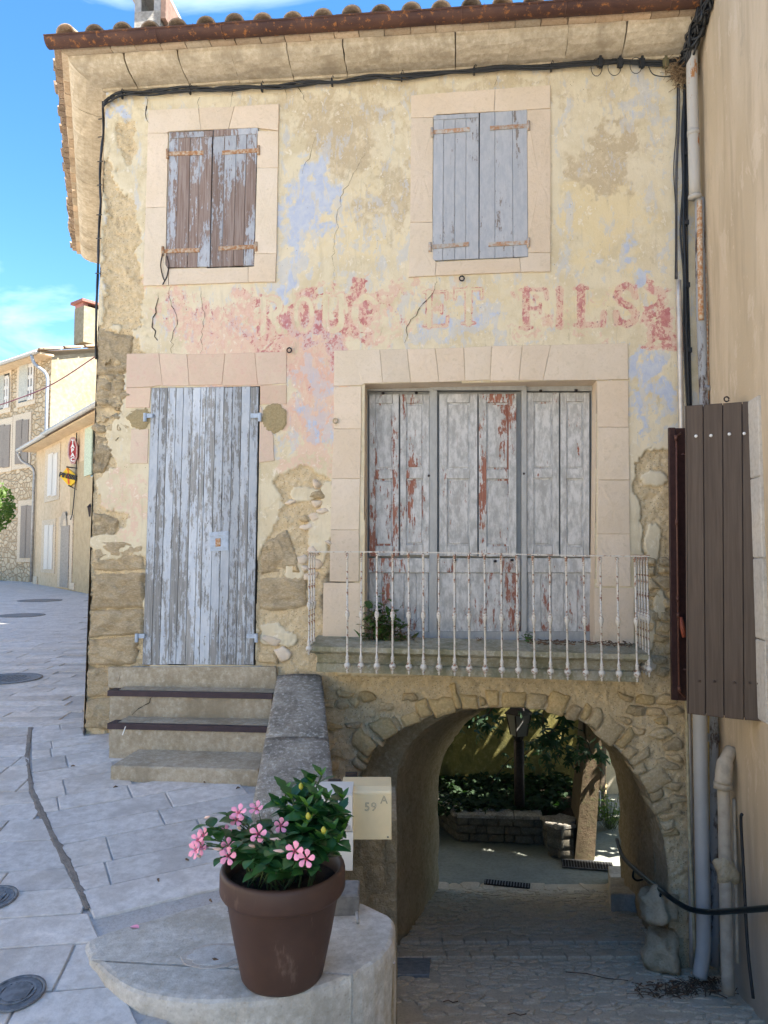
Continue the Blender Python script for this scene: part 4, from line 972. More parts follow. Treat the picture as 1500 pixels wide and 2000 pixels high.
# ------------------------------------------------------------ steps
def step_(px0,px1,ptop,nose_z,y_back,y_front,name,nosing=True,zbase=-.4,lab=None):
    x0=L(px0,ptop,y_front)[0]; x1=L(px1,ptop,y_front)[0]
    st=thing(name,parent=house); tag(st,lab)
    P=[(x0,y_back),(x1,y_back),(x1,y_front),(x0,y_front)]
    Q=refine([(a,b) for a,b in P][::-1] if area(P)<0 else P,.12,.004,rnd)
    V_,F_=piece(Q,lambda a,b,h:(a,b,h),zbase,nose_z,.01,.0,.003); link('tread',mesh('tread',V_,F_,STEPM),st)
    if nosing:
        mb=MB(); mb.box((x0-.02,y_front-.012,nose_z-.035),(x1+.01,y_front+.004,nose_z+.006)); mb.box((x0-.02,y_front+.004,nose_z-.002),(x1+.01,y_front+.035,nose_z+.006)); mb.box((x0-.02,y_front+.035,nose_z-.002),(x0+.03,y_front+.12,nose_z+.006)); mb.obj('iron_nosing',plain('dark_iron_nosing',(.05,.035,.045),.55,.3,.1,.1),st)
step_(216,530,1350,.548,.03,-.27,'step',lab='upper stone step with dark iron nosing')
step_(216,522,1413,.358,.03,-.55,'step',lab='middle stone step with dark iron nosing')
step_(216,505,1490,.176,.03,-.98,'step',False,lab='lowest worn stone step without nosing')
slabpx(house,'door_step_riser',[(214,1302),(540,1301),(545,1345),(214,1342)],-.0,.03,STEPM,.004)
# cigarette-white scrap on the step
o=MB().tube([(L(247,1462,-.6)[0],-.62,.36),(L(243,1470,-.6)[0],-.64,.30)],.004,5).obj('paper_scrap',WHITEM); o.location=H0; o.rotation_euler=(0,0,-AL); tag(o,'small white scrap leaning on the stone steps','litter'); 
# ------------------------------------------------------------ cracks: flat dark ribbons, the shade in the gaps put in as colour
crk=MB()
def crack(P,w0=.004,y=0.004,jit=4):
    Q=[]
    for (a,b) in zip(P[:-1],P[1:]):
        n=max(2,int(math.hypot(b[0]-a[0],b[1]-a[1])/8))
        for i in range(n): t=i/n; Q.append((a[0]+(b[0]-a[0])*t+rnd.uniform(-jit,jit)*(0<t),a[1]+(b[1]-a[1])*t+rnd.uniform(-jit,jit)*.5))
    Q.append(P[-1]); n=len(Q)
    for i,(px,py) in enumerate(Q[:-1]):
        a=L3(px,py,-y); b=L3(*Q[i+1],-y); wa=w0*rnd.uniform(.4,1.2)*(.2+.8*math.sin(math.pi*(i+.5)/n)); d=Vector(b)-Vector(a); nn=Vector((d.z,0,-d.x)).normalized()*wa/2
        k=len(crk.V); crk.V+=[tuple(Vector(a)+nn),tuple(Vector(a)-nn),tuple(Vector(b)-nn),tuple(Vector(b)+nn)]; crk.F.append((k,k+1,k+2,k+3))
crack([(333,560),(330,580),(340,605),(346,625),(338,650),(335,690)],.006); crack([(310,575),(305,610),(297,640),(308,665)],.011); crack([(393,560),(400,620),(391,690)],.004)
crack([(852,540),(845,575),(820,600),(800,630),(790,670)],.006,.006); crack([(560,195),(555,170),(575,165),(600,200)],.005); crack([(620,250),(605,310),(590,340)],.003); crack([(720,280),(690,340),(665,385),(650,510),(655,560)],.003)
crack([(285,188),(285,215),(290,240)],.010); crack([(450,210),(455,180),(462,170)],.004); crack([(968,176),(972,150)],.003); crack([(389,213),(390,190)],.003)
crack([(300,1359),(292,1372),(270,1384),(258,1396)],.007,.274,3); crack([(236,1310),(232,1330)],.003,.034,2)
crk.obj('cracks',plain('crack_painted_shade',(.03,.022,.016),.95),house,kind='stuff')
# ------------------------------------------------------------ street, lane, courtyard ground
PEACHR=stone('row_render',(.56,.47,.34),(.5,.41,.28),None,1.2,.3,.01,0,0)
def zst(x,y):
    if y<6.25: z=.08+.06*(max(y,1.5)-5.16)-.03*max(0,3.6-max(y,1.5))
    else: z=.1454+.011*(y-6.25)
    return z
def zlane(x,y):
    if y>9.3: return -2.45
    if y>5.8: return -1.5-.2714*(y-5.8)
    return max(-1.5+.2*(5.8-y),-5) if y>-1 else -.14
def Gf(px,py,zf):
    d=ray(px,py); t=(0-EYE)/d.z
    for _ in range(30):
        p=C0+d*t; t=(zf(p.x,p.y)-EYE)/d.z
    return C0+d*t
def edge(y):
    if y<3.17: return -.80
    if y<3.2: return .045
    if y<3.3: return -.13
    if y<4.3: return -.13-.17*(y-3.3)
    if y<6.03: return -.30-.22*(y-4.3)/1.73
    a=loc2w((xBL+svl.x*(y-6.03)/.93,0,0)); return -2.2 if y<6.2 else -2.35-(y-6.25)*.402+.25
ys=[3.169,3.171,-40,-20,-8,-3,0,1]+[1.5+.1*i for i in range(17)]+[3.199,3.201,3.299,3.301]+[3.4+.1*i for i in range(26)]+[6.031,6.199,6.201]+[6.4+.3*i for i in range(20)]+[13+1.5*i for i in range(20)]+[45,60,90,140]
ys=sorted(set(round(y,3) for y in ys)); mb=MB(); nx=24
for y in ys:
    xr_=edge(y) if y>-1.5 else 30
    for i in range(nx+1):
        f=i/nx; x=xr_-(xr_+90)*f**3 if y>-1.5 else 30-120*f; mb.V.append((x,y,zst(x,y)-.012))
for j in range(len(ys)-1):
    for i in range(nx): a=j*(nx+1)+i; mb.F.append((a,a+nx+1,a+nx+2,a+1))
street=mb.obj('street',PJOINT,None,True,'structure')
ys=[-1.6,-1,0,1,2,3,3.5]+[4+.15*i for i in range(36)]+[9.45,9.6,10,11,12,14,17,22]; mb=MB(); nx=30
for y in ys:
    wx0,wx1=(-.9,3.2) if y<9.31 else (-6,9)
    for i in range(nx+1): x=wx0+(wx1-wx0)*i/nx; mb.V.append((x,y,zlane(x,y)-.012+(.006*mnoise.noise(Vector((x*3,y*3,0))) if y<9.3 else 0)))
for j in range(len(ys)-1):
    for i in range(nx): a=j*(nx+1)+i; mb.F.append((a,a+1,a+nx+2,a+nx+1))
mb.F=[f for f in mb.F if mb.V[f[0]][1]<9.3]
lane=mb.obj('lane',CJOINT,None,True,'structure')
mb=MB(); mb.add([(-2.5,9.28,-2.462),(12,9.28,-2.462),(12,24,-2.462),(-2.5,24,-2.462)],[(0,1,2,3)]); yard=mb.obj('courtyard_floor',CONC,None,False,'structure')
# --- paving stones, two fans of rows either side of the broken channel
PLATPX=[(773,1789),(772,1815),(766,1840),(745,1867),(715,1890),(677,1909),(620,1930),(560,1942),(500,1951),(420,1957),(340,1954),(262,1939),(210,1909),(178,1878),(164,1850),(168,1835),(205,1818),(270,1800),(360,1772),(450,1752),(640,1742),(700,1755)]
zplat=lambda x,y: -.035+.055*(x+1.34)/1.4
PLAT_P=[tuple(Gf(a,b,zplat)[:2]) for a,b in PLATPX]
ct=Gf(60,1420,zst); c0=Gf(60,1545,zst); c1=Gf(172,1775,zst); ch=(c1.x-c0.x,c1.y-c0.y); chn=(ch[1],-ch[0]); lch=math.hypot(*chn); chn=(chn[0]/lch,chn[1]/lch)
if chn[0]<0: chn=(-chn[0],-chn[1])          # points right
chc=chn[0]*c0.x+chn[1]*c0.y
_a=Vector((c0.y-ct.y,ct.x-c0.x)).normalized(); _a=-_a if _a.x<0 else _a; ch2=(_a.x,_a.y); ch2c=ch2[0]*ct.x+ch2[1]*ct.y
hw=loc2w((xBL,0,0))
def ground_map(a,b,h): return (a,b,zst(a,b)+h)
def rows(ang,org,rh,rl,ylim,keepf,clips,seed,n0,n1,span):
    rr=random.Random(seed); out=[]; ca,sa=math.cos(ang),math.sin(ang); v=n0
    while v<n1:
        h_=rr.uniform(*rh); u=-span+rr.uniform(0,.4)
        while u<span:
            l_=rr.uniform(*rl); P=[(u,v),(u+l_,v),(u+l_,v+h_),(u,v+h_)]
            P=[(org[0]+a*ca-b*sa,org[1]+a*sa+b*ca) for a,b in P]; u+=l_
            for c_ in clips: P=clip(P,*c_); 
            if len(P)<3: continue
            P=shrink(P,.005)
            if len(P)<3 or abs(area(P))<.004: continue
            c=cen(P)
            if keepf(c,P): out.append(P)
        v+=h_
    return out
stepsP=[tuple(loc2w((L(216,1515,-.98)[0],-.985,0))[:2]),tuple(loc2w((-.5,-.985,0))[:2])]
sx0=stepsP[0][0]
def okR(c,P):
    if not(2.2<c[1]<7.2): return False
    if c[0]>edge(c[1])-.02: return False
    lo=toloc(Vector((c[0],c[1],0)))
    if lo.x>L(216,1515,-.98)[0] and lo.y>-.97: return False
    if lo.y>-.05 and lo.x>xBL-.02-.4*lo.y: return False
    if inpoly(np.array([c[0]]),np.array([c[1]]),PLAT_P)[0]: return False
    q=(c[0]-0,c[1]); px,py=proj_arr(np.array(c[0]),np.array(c[1]),np.array(0.)); return -130<px<900 and py<2120
LN=(-chn[0],-chn[1],-chc-.004); LP=(chn[0],chn[1],chc-.004)
SR=rows(R(27),(c1.x,c1.y),(.20,.33),(.35,.8),None,okR,[LN,(-ch2[0],-ch2[1],-ch2c-.004),(-.5,1.0,-.5*(-2.9)+6.75)],4,-3,5,5)
def okL(c,P):
    if inpoly(np.array([c[0]]),np.array([c[1]]),PLAT_P)[0]: return False
    px,py=proj_arr(np.array(c[0]),np.array(c[1]),np.array(0.)); return -160<px<400 and py<2150 and c[1]<ct.y+.02
SL=rows(R(7),(c1.x,c1.y),(.22,.36),(.34,.75),None,lambda c,P:okL(c,P),[LP,(0,1,c0.y)],8,-2.2,4,4)+rows(R(5),(c0.x,c0.y),(.2,.28),(.34,.75),None,lambda c,P:okL(c,P),[(ch2[0],ch2[1],ch2c-.004),(0,-1,-c0.y)],9,-1,4,4)
def okF(c,P):
    lo=toloc(Vector((c[0],c[1],0)))
    if lo.y>-.3 and lo.x>xBL+svl.x*lo.y/svl.y*1.0-.05: return False
    px,py=proj_arr(np.array(c[0]),np.array(c[1]),np.array(.1)); return -120<px<200 and c[1]<12.5
SF=rows(R(3),(ct.x,ct.y),(.19,.27),(.45,.9),None,lambda c,P: okF(c,P) and (c[1]>ct.y-.05) and (ch2[0]*c[0]+ch2[1]*c[1]<ch2c or c[1]>6.7),[(0,-1,-ct.y-.01)],11,-.5,6.5,5)
allp=sorted(SR+SL+SF,key=lambda P:cen(P)[1])
for P in allp[:298]:
    P=refine(P,.14,.0022,rnd); V_,F_=piece(P,ground_map,-.02,rnd.uniform(-.0035,.0005),.004,.0008,.0012); 
    link('paving_stone',mesh('paving_stone',V_,F_,PAVE),street)
mb=MB()
for P in allp[298:]: mb.add(*piece(P,ground_map,-.02,-.001,.004))
far_=rows(R(-2),(-8,12.4),(.22,.3),(.5,1.0),None,lambda c,P: -200<proj_arr(np.array(c[0]),np.array(c[1]),np.array(.2))[0]<190 and c[1]<40,[(0,-1,-12.35)],15,0,26,10)
for P in far_: mb.add(*piece(P,ground_map,-.02,-.001,.004))
mb.obj('paving_stones_far',PAVE,street,kind='stuff')
# broken mortar channel
mb=MB()
N=60
for i in range(N+1):
    t=i/N; px=[60,52,62,75,92,118,140,158,172]; py=[1420,1480,1540,1570,1610,1660,1700,1740,1775]; f=t*8; k=min(7,int(f)); f-=k
    p=Gf(px[k]*(1-f)+px[k+1]*f,py[k]*(1-f)+py[k+1]*f,zst); w_=.02+.014*rnd.random()-.014*abs(t-.6)
    for s_ in (-1,-.5,.5,1): mb.V.append((p.x+s_*w_*(1+rnd.uniform(-.2,.2)),p.y,p.z+(.0015 if abs(s_)<1 else -.003)+rnd.uniform(-.0015,.001)))
for i in range(N):
    for k in range(3): a=i*4+k; mb.F.append((a,a+1,a+5,a+4))
mb.obj('mortar_channel',stone('dark_channel_mortar',(.27,.24,.21),(.2,.175,.15),None,12,.9,.008,0,.3),street)
# --- lane cobbles
rr=random.Random(21); S_=[]; y=3.6; row=0
while y<9.3:
    sy=.066 if y<6.2 else .062; x=-.75+(row%2)*.055
    while x<2.9: S_.append((x+rr.uniform(-.05,.05),y+rr.uniform(-.032,.032))); x+=.108*rr.uniform(.6,1.5)
    y+=sy; row+=1
SCY=[(a,b*1.5) for a,b in S_]; cob=[]
for c_ in voronoi(SCY,.3):
    c_=[(a,b/1.5) for a,b in c_]; 
    if len(c_)<3: continue
    c=cen(c_); lo=toloc(Vector((c[0],c[1],0)))
    if rr.random()<.26: continue
    if c[0]<edge(c[1])+.01 and c[1]<6.05: continue
    if c[1]<6.0 and c[0]>2.52-.141*(5.72-c[1]): continue
    px,py=proj_arr(np.array(c[0]),np.array(c[1]),np.array(zlane(*c)))
    if not(740<px<1540 and py<2080): continue
    if lo.y>0 and not(xL2-.1<lo.x<xR2+.25): continue
    cob.append(shrink(c_,.006 if rr.random()<.7 else .010))
cob=[c for c in cob if len(c)>2 and abs(area(c))>.0007]; cob.sort(key=lambda c:cen(c)[1])
def lane_map(a,b,h): return (a,b,zlane(a,b)+h)
mb=MB()
for i,P in enumerate(cob):
    P=chaikin(P,.2); hh=rr.uniform(-.006,.003); V_,F_=piece(P,lane_map,-.03,hh,.005,.002,.0012,rr)
    if i<300: link('cobble',mesh('cobble',V_,F_,COB),lane)
    else: mb.add(V_,F_)
mb.obj('cobbles_in_passage',COB,lane,kind='stuff')
# grey slab set in the lane and shallow step edges
P=[tuple(Gf(a,b,zlane)[:2]) for a,b in ((774,1872),(842,1872),(838,1906),(774,1906))]; link('drain_slab',mesh('drain_slab',*piece(refine(P,.1,.002),lane_map,-.02,.012,.004),plain('blue_grey_slab',(.27,.29,.30),.8)),lane)
for ya in (6.05,6.55):
    mb=MB(); n=16
    for i in range(n):
        x0=-.45+i*.19; mb.add(*piece([(x0+.004,ya+rnd.uniform(-.01,.01)),(x0+.186,ya+rnd.uniform(-.01,.01)),(x0+.186,ya+.14),(x0+.004,ya+.14)],lane_map,-.03,.022,.008,.003,.003))
    mb.obj('lane_step_edge',COB,lane)
# ------------------------------------------------------------ low sloping parapet beside the steps
par=thing('parapet','low sloping parapet wall with lichen-grey coping between the steps and the lane','wall',(0,0,0))
fl,fr,nl_,nr_=W(543,1318,6.0),W(627,1318,6.0),W(492,1590,4.3),W(655,1590,4.3)
def cope(t0,t1,name,end=False):
    V_=[];F_=[]; n=14; sec=[(-.02,-.14),(-.03,-.04),(-.015,-.008),(.06,.0),(.3,.008),(.5,.010),(.7,.008),(.94,.0),(1.015,-.008),(1.03,-.04),(1.02,-.14)]; m_=len(sec)
    for i in range(n+1):
        t=t0+(t1-t0)*i/n; a=fl.lerp(nl_,t); b=fr.lerp(nr_,t); e=0
        if end and i>n-3: e=-.02*(i-n+3)**1.6
        for s_,h_ in sec:
            p=a.lerp(b,s_ if s_<.5 or True else s_); r=.006*mnoise.noise(Vector((s_*6,t*16,1)))+.004*mnoise.noise(Vector((s_*20,t*50,2)))
            V_.append((p.x+rnd.uniform(-.0015,.0015),p.y,p.z+h_+r+e))
    for i in range(n):
        for k in range(m_-1): q=i*m_+k; F_.append((q,q+m_,q+m_+1,q+1))
    F_.append(tuple(range(m_))); F_.append(tuple(n*m_+k for k in range(m_))[::-1])
    return link(name,mesh(name,V_,F_,COPE,True),par)
cope(0,.53,'coping_stone'); cope(.537,1.0,'coping_stone',True)
mb=MB(); mb.hexa([(fl.x,fl.y+.06,-1.9),(fr.x,fr.y+.06,-1.9),(nr_.x-.01,nr_.y+.02,-1.9),(nl_.x+.03,nl_.y+.02,-1.9)][::-1],[(fl.x+.01,fl.y+.06,fl.z-.1),(fr.x-.01,fr.y+.06,fr.z-.1),(nr_.x-.01,nr_.y+.02,nr_.z-.1),(nl_.x+.03,nl_.y+.02,nl_.z-.1)][::-1]); mb.obj('wall_body',RUB,par)
# retaining wall that carries the street above the lane
ret=thing('retaining_wall','rough stone retaining wall holding the street above the lane behind the mailboxes','wall',(0,0,0))
pp=[(-.805,-1.0),(-.805,2.95),(.03,3.17),(.04,3.19),(-.13,3.3),(-.30,4.32)]
mb=MB()
for (xa_,ya_),(xb_,yb_) in zip(pp[:-1],pp[1:]):
    n=max(2,int(abs(yb_-ya_)/.07)+2); mz=16
    k0=len(mb.V)
    for i in range(n+1):
        for j in range(mz+1):
            t=i/n; z=-1.75+(zst(0,ya_+(yb_-ya_)*t)+.0+1.75)*j/mz; x=xa_+(xb_-xa_)*t; y=ya_+(yb_-ya_)*t; d=.02*mnoise.fractal(Vector((x*4,y*6,z*6)),1,2,4) if 0<i<n else 0
            mb.V.append((x+d,y-abs(d)*.2,z-.012))
    for i in range(n):
        for j in range(mz): a=k0+i*(mz+1)+j; mb.F.append((a,a+mz+1,a+mz+2,a+1))
mb.obj('wall_face',VAULT,ret,True)
rr=random.Random(4); zz_=-1.7
while zz_<.06:
    h_=rr.uniform(.10,.17); x_=-.30
    while x_<.05:
        w_=min(.078-x_,rr.uniform(.10,.22)); w_=.078-x_ if .078-x_-w_<.05 else w_
        P=[(x_+.004,zz_+.004),(x_+w_-.004,zz_+.004),(x_+w_-.004,min(zz_+h_,.10)-.004),(x_+.004,min(zz_+h_,.10)-.004)]
        V_,F_=piece(chaikin(refine(P,.08,.006,rr),.2),lambda a,b,h:(a,4.37-h,b),-.2,rr.uniform(-.004,.01),.010,.004,.005,rr); link('stone',mesh('stone',V_,F_,VAULT,True),ret); x_+=w_
    zz_+=h_
MB().box((-.305,4.372,-1.75),(.074,5.0,.095)).obj('pier_core',VAULT,ret)
rh=thing('row_house','narrow rendered house, hidden from view, continuing the row up the rising street','house',(0,0,0));  # row hidden behind the main house, added to cast shade on the street
def sl_(y,o_=.12): return -2.2-(y-6.0)*.384+o_
MB().hexa([(sl_(10.1),10.1,-.6),(sl_(10.1)+1.3,10.1,-.6),(sl_(13.9)+1.8,13.9,-.6),(sl_(13.9),13.9,-.6)],[(sl_(10.1)+.1,10.1,4.5),(sl_(10.1)+1.3,10.1,4.5),(sl_(13.9)+1.8,13.9,4.5),(sl_(13.9)+.1,13.9,4.5)]).obj('wall',PEACHR,rh)
MB().hexa([(sl_(14.1)+.1,14.1,-.6),(sl_(14.1)+3,14.1,-.6),(sl_(22)+3,22,-.6),(sl_(22)+.3,22,-.6)],[(sl_(14.1)+.3,14.1,6.2),(sl_(14.1)+3,14.1,6.2),(sl_(22)+3,22,6.2),(sl_(22)+.5,22,6.2)]).obj('wing_wall',PEACHR,rh)
# ------------------------------------------------------------ curved stone ledge
led=thing('stone_ledge','broad curved ledge of worn pale stone under the flower pot','ledge',(0,0,0))
sa,sb=Gf(375,1886,zplat),Gf(672,1903,zplat); n_=(-(sb.y-sa.y),sb.x-sa.x); cc=n_[0]*sa.x+n_[1]*sa.y
PP=PLAT_P if area(PLAT_P)>0 else PLAT_P[::-1]
PPs=PP
for _ in range(1): PPs=chaikin(PPs,.2)
plm=lambda a,b,h:(a,b,zplat(a,b)+h)
front=clip(PPs,n_[0],n_[1],cc-.0025); back=clip(PPs,-n_[0],-n_[1],-cc-.0025)
for P in (front,back):
    P=refine(P,.06,.0015,rnd); c=cen(P); V_=[];F_=[]; n=len(P)
    if area(P)<0: P=P[::-1]
    nrm=[]
    for i in range(n):
        a=P[i-1]; b=P[(i+1)%n]; e=Vector((b[1]-a[1],-(b[0]-a[0]))).normalized(); nrm.append(e)
    lev=[(0,-1.35)]+[(.0,-1.3+1.2*i/8) for i in range(1,8)]+[(0,-.05),(.002,-.03),(.008,-.012),(.02,-.003),(.04,0)]
    for ins_,h_ in lev:
        for p,e in zip(P,nrm):
            d=mnoise.fractal(Vector((p[0]*5,p[1]*5,h_*5)),1,2,4)*.008; sm_=.1 if abs(n_[0]*p[0]+n_[1]*p[1]-cc)<.006 else 1; q=(p[0]-e.x*(ins_*sm_-d*sm_*(h_<-.01)),p[1]-e.y*(ins_*sm_-d*sm_*(h_<-.01))); V_.append(plm(q[0],q[1],h_ if h_>-.3 else h_))
    k=len(lev)
    for r_ in range(k-1):
        for i in range(n): j=(i+1)%n; F_.append((r_*n+i,r_*n+j,(r_+1)*n+j,(r_+1)*n+i))
    F_.append(tuple((k-1)*n+i for i in range(n)))
    link('ledge_stone',mesh('ledge_stone',V_,F_,PLAT,False),led)
c=Gf(422,1866,zplat); e=Gf(490,1866,zplat).x-c.x; f=(Gf(422,1842,zplat).y-Gf(422,1892,zplat).y)/2
mb=MB(); mb.add(*piece([(c.x+e*math.cos(a*.2618)*(1+rnd.uniform(-.05,.05)),c.y+f*math.sin(a*.2618)*(1+rnd.uniform(-.05,.05))) for a in range(24)],plm,-.004,.002,.002)); mb.obj('worn_ring',stone('ring_stain',(.50,.44,.37),(.44,.37,.30),None,9,.4,.004,0,.1),led)
mb=MB(); mb.add(*piece([(c.x+.76*e*math.cos(a*.2618)*(1+rnd.uniform(-.1,.1)),c.y+.76*f*math.sin(a*.2618)*(1+rnd.uniform(-.1,.1))) for a in range(24)],plm,-.004,.005,.002,.001,.001)); mb.obj('chipped_patch',stone('chipped_pale',(.62,.60,.56),(.5,.47,.42),None,30,.8,.006,0,.1),led)
# grey block behind the ledge
b0=W(640,1780,3.42); b1=W(701,1748,3.42)
mb=MB(); mb.add(*piece(refine([(b0.x,3.42),(b1.x,3.42),(b1.x,3.58),(b0.x,3.58)],.06,.002),lambda a,b,h:(a,b,h),-.4,b1.z,.008,.001,.001)); o=mb.obj('concrete_block',plain('dark_grey_concrete',(.21,.20,.185),.9,0,.15,.5,30)); tag(o,'small dark grey concrete block behind the big flower pot','block')
o=MB().tube([W(697,1782,3.36),W(699,1802,3.30)],.008,7).obj('metal_pin',ZINC,None,True); tag(o,'short bright metal pin standing on the pale ledge beside the grey block','pin')
# ------------------------------------------------------------ manholes and drain gratings
def manhole(px,py,r,label,slats=True):
    p=Gf(px,py,zst); t=thing('manhole_cover',label,'manhole',(p.x,p.y,p.z+.003),0,'manhole covers in the street paving'); t.rotation_euler=(math.atan((zst(p.x,p.y+.05)-zst(p.x,p.y-.05))/.1),0,0)
    mb=MB(); mb.lathe([(r*1.0,.0),(r*1.0,.006),(r*.9,.007),(r*.88,.002)],n=28,cap=False); mb.obj('rim',IRONG,t,True)
    mb=MB(); mb.lathe([(r*.88,.0),(r*.86,.0035),(r*.84,.0035),(0.001,.004)],n=28,cap=False); mb.obj('lid',IRONG,t,True)
    if slats:
        mb=MB(); mb.lathe([(r*.66,.003),(r*.66,.008),(r*.58,.008),(r*.58,.003)],n=24,cap=False); mb.obj('ridge',IRONG,t)
        for k in range(-3,4):
            yy=k*r*.14; h_=math.sqrt(max(0,(r*.55)**2-yy*yy)); m2=MB(); m2.box((yy-.008,-h_,.003),(yy+.008,h_,.009)); m2.obj('rib',IRONG,t)
    return t
IRONG=plain('worn_grey_cast_iron',(.20,.205,.21),.55,.35,.2,.3,30)
manhole(33,1942,.105,'round ribbed iron manhole cover nearest the camera at the bottom left'); manhole(-18,1757,.12,'round iron manhole cover cut by the left picture edge above the nearest one')
manhole(15,1326,.38,'wide dark manhole cover in the street left of the steps',True); manhole(42,1202,.5,'far manhole cover in the street, second row before the distant houses',False); manhole(78,1173,.6,'farthest manhole cover, closest to the distant stone houses',False)
def grating(pa,pb,wd,n,label):
    a=Gf(*pa,lambda x,y:-2.45); b=Gf(*pb,lambda x,y:-2.45) ; d=(b-a); l=math.hypot(d.x,d.y); ang=math.atan2(d.y,d.x)
    t=thing('drain_grating',label,'drain',(a.x,a.y,-2.452),ang,'drain gratings'); mb=MB(); mb.box((0,0,0),(l,wd,.006)); mb.obj('pit',DARK,t)
    for k in range(n): MB().box((k*l/n+.008,.01,.006),(k*l/n+l/n*.45,wd-.01,.014)).obj('bar',IRONG,t)
    for yy in (0,wd-.012): MB().box((0,yy,.006),(l,yy+.012,.016)).obj('frame',IRONG,t)
grating((1098,1694),(1200,1702),.26,18,'wide iron drain grating at the far right of the courtyard floor')
a=Gf(945,1728,zlane); b=Gf(1035,1736,zlane)
t=thing('drain_grating','narrow iron drain grating across the passage floor end','drain',(a.x,a.y,a.z+.004),math.atan2(b.y-a.y,b.x-a.x),'drain gratings'); l=(b-a).length
MB().box((0,0,0),(l,.14,.01)).obj('pit',DARK,t)
for k in range(16): MB().box((k*l/16+.006,.008,.01),(k*l/16+l/16*.55,.13,.018)).obj('bar',IRONG,t)
# ------------------------------------------------------------ neighbouring house on the right
XN=lambda y: 2.52-.141*(5.72-y)
nb=thing('neighbour_house','tall plain beige rendered house closing the right side of the picture','house',(0,0,0))
REND=M('beige_smooth_render',.9,spec=.15); m=REND; v=m.vec((1,1,.25)); n=m.noise(v,2.6,7,.6,.4); f2=m.noise(m.vec((1,1,.12)),9,6,.6); f3=m.noise(m.vec(),40,4,.6)
c=m.mix(m.step(n,.35,.65),(.58,.475,.34),(.49,.395,.27)); c=m.mix(m.ma('MULTIPLY',m.step(f2,.46,.66),.55),c,(.39,.315,.215)); f4=m.noise(m.vec((1,1,.5)),5,11,.72,.4); c=m.mix(m.ma('MULTIPLY',m.step(f4,.57,.60),.45),c,(.64,.54,.41)); c=m.mix(m.ma('MULTIPLY',m.step(f4,.38,.34),.5),c,(.40,.33,.24)); sx=m.n('ShaderNodeSeparateXYZ'); m.l(m.tc.outputs['Object'],sx.inputs[0])
lowg=m.ma('MULTIPLY',m.step(m.ma('ADD',sx.outputs['Z'],m.ma('MULTIPLY',n,1.2)),.6,-.6),.55); c=m.mix(lowg,c,(.40,.375,.33)); m.col(c); m.bump(m.ma('ADD',n,m.ma('MULTIPLY',f3,.3)),.35,.02)
mb=MB(); ny,nzz=90,110
y0n,y1n=-.6,6.2; ya_=[y0n+(y1n-y0n)*i/ny for i in range(ny+1)]; za_=[-2.0+14.4*(j/nzz) for j in range(nzz+1)]
for y in ya_:
    for z in za_: mb.V.append((XN(y)+.012*mnoise.fractal(Vector((y*2,z*1.3,5)),1,2,4),y,z))
wy0,wy1=4.78,5.42; wz0,wz1=W(1480,1400,4.72).z,W(1480,790,4.72).z
for i in range(ny):
    for j in range(nzz):
        yc=(ya_[i]+ya_[i+1])/2; zc=(za_[j]+za_[j+1])/2
        if wy0<yc<wy1 and wz0<zc<wz1: continue
        a=i*(nzz+1)+j; mb.F.append((a,a+1,a+nzz+2,a+nzz+1))
mb.obj('wall',REND.m,nb,True)
mb=MB(); mb.hexa([(XN(y0n)+.01,y0n,-2),(12,y0n,-2),(12,6.9,-2),(XN(6.9)+.15,6.9,-2)],[(XN(y0n)+.01,y0n,12.4),(12,y0n,12.4),(12,6.9,12.4),(XN(6.9)+.15,6.9,12.4)]); mb.F=[f for i,f in enumerate(mb.F) if i!=5]; mb.obj('house_body',REND.m,nb)
mb=MB(); mb.hexa([(XN(y0n),y0n+.002,-2),(XN(y0n)+.2,y0n+.002,-2),(XN(6.2)+.05,6.2,-2),(XN(6.2),6.2,-2)],[(XN(y0n),y0n+.002,12.2),(XN(y0n)+.2,y0n+.002,12.2),(XN(6.2)+.05,6.2,12.2),(XN(6.2),6.2,12.2)]); 
mb=MB(); 
for (ya2,yb2) in ((wy0-.001,wy0-.0),(wy1,wy1+.001)): pass
mb.box((XN(5)+.05,wy0,wz0),(XN(5)+.19,wy1,wz1)); mb.obj('window_recess',DARK,nb)
SUR=stone('pale_window_jamb',(.56,.52,.45),(.48,.46,.42),None,4,.4,.006,.03,.1)
for (a,b,z0,z1) in ((wy0-.20,wy0-.012,wz0-.02,wz1+.03),):
    zs=[z0+(z1-z0)*k/4 for k in range(5)]
    for k in range(4):
        P=[(a,zs[k]+.002),(b,zs[k]+.002),(b,zs[k+1]-.002),(a,zs[k+1]-.002)]
        V_,F_=piece(refine(P,.1,.002),lambda u,z,h:(XN(u)-h,u,z),-.03,.022,.006,.001,.001); link('window_jamb_stone',mesh('window_jamb_stone',V_,[f[::-1] for f in F_],SUR),nb)
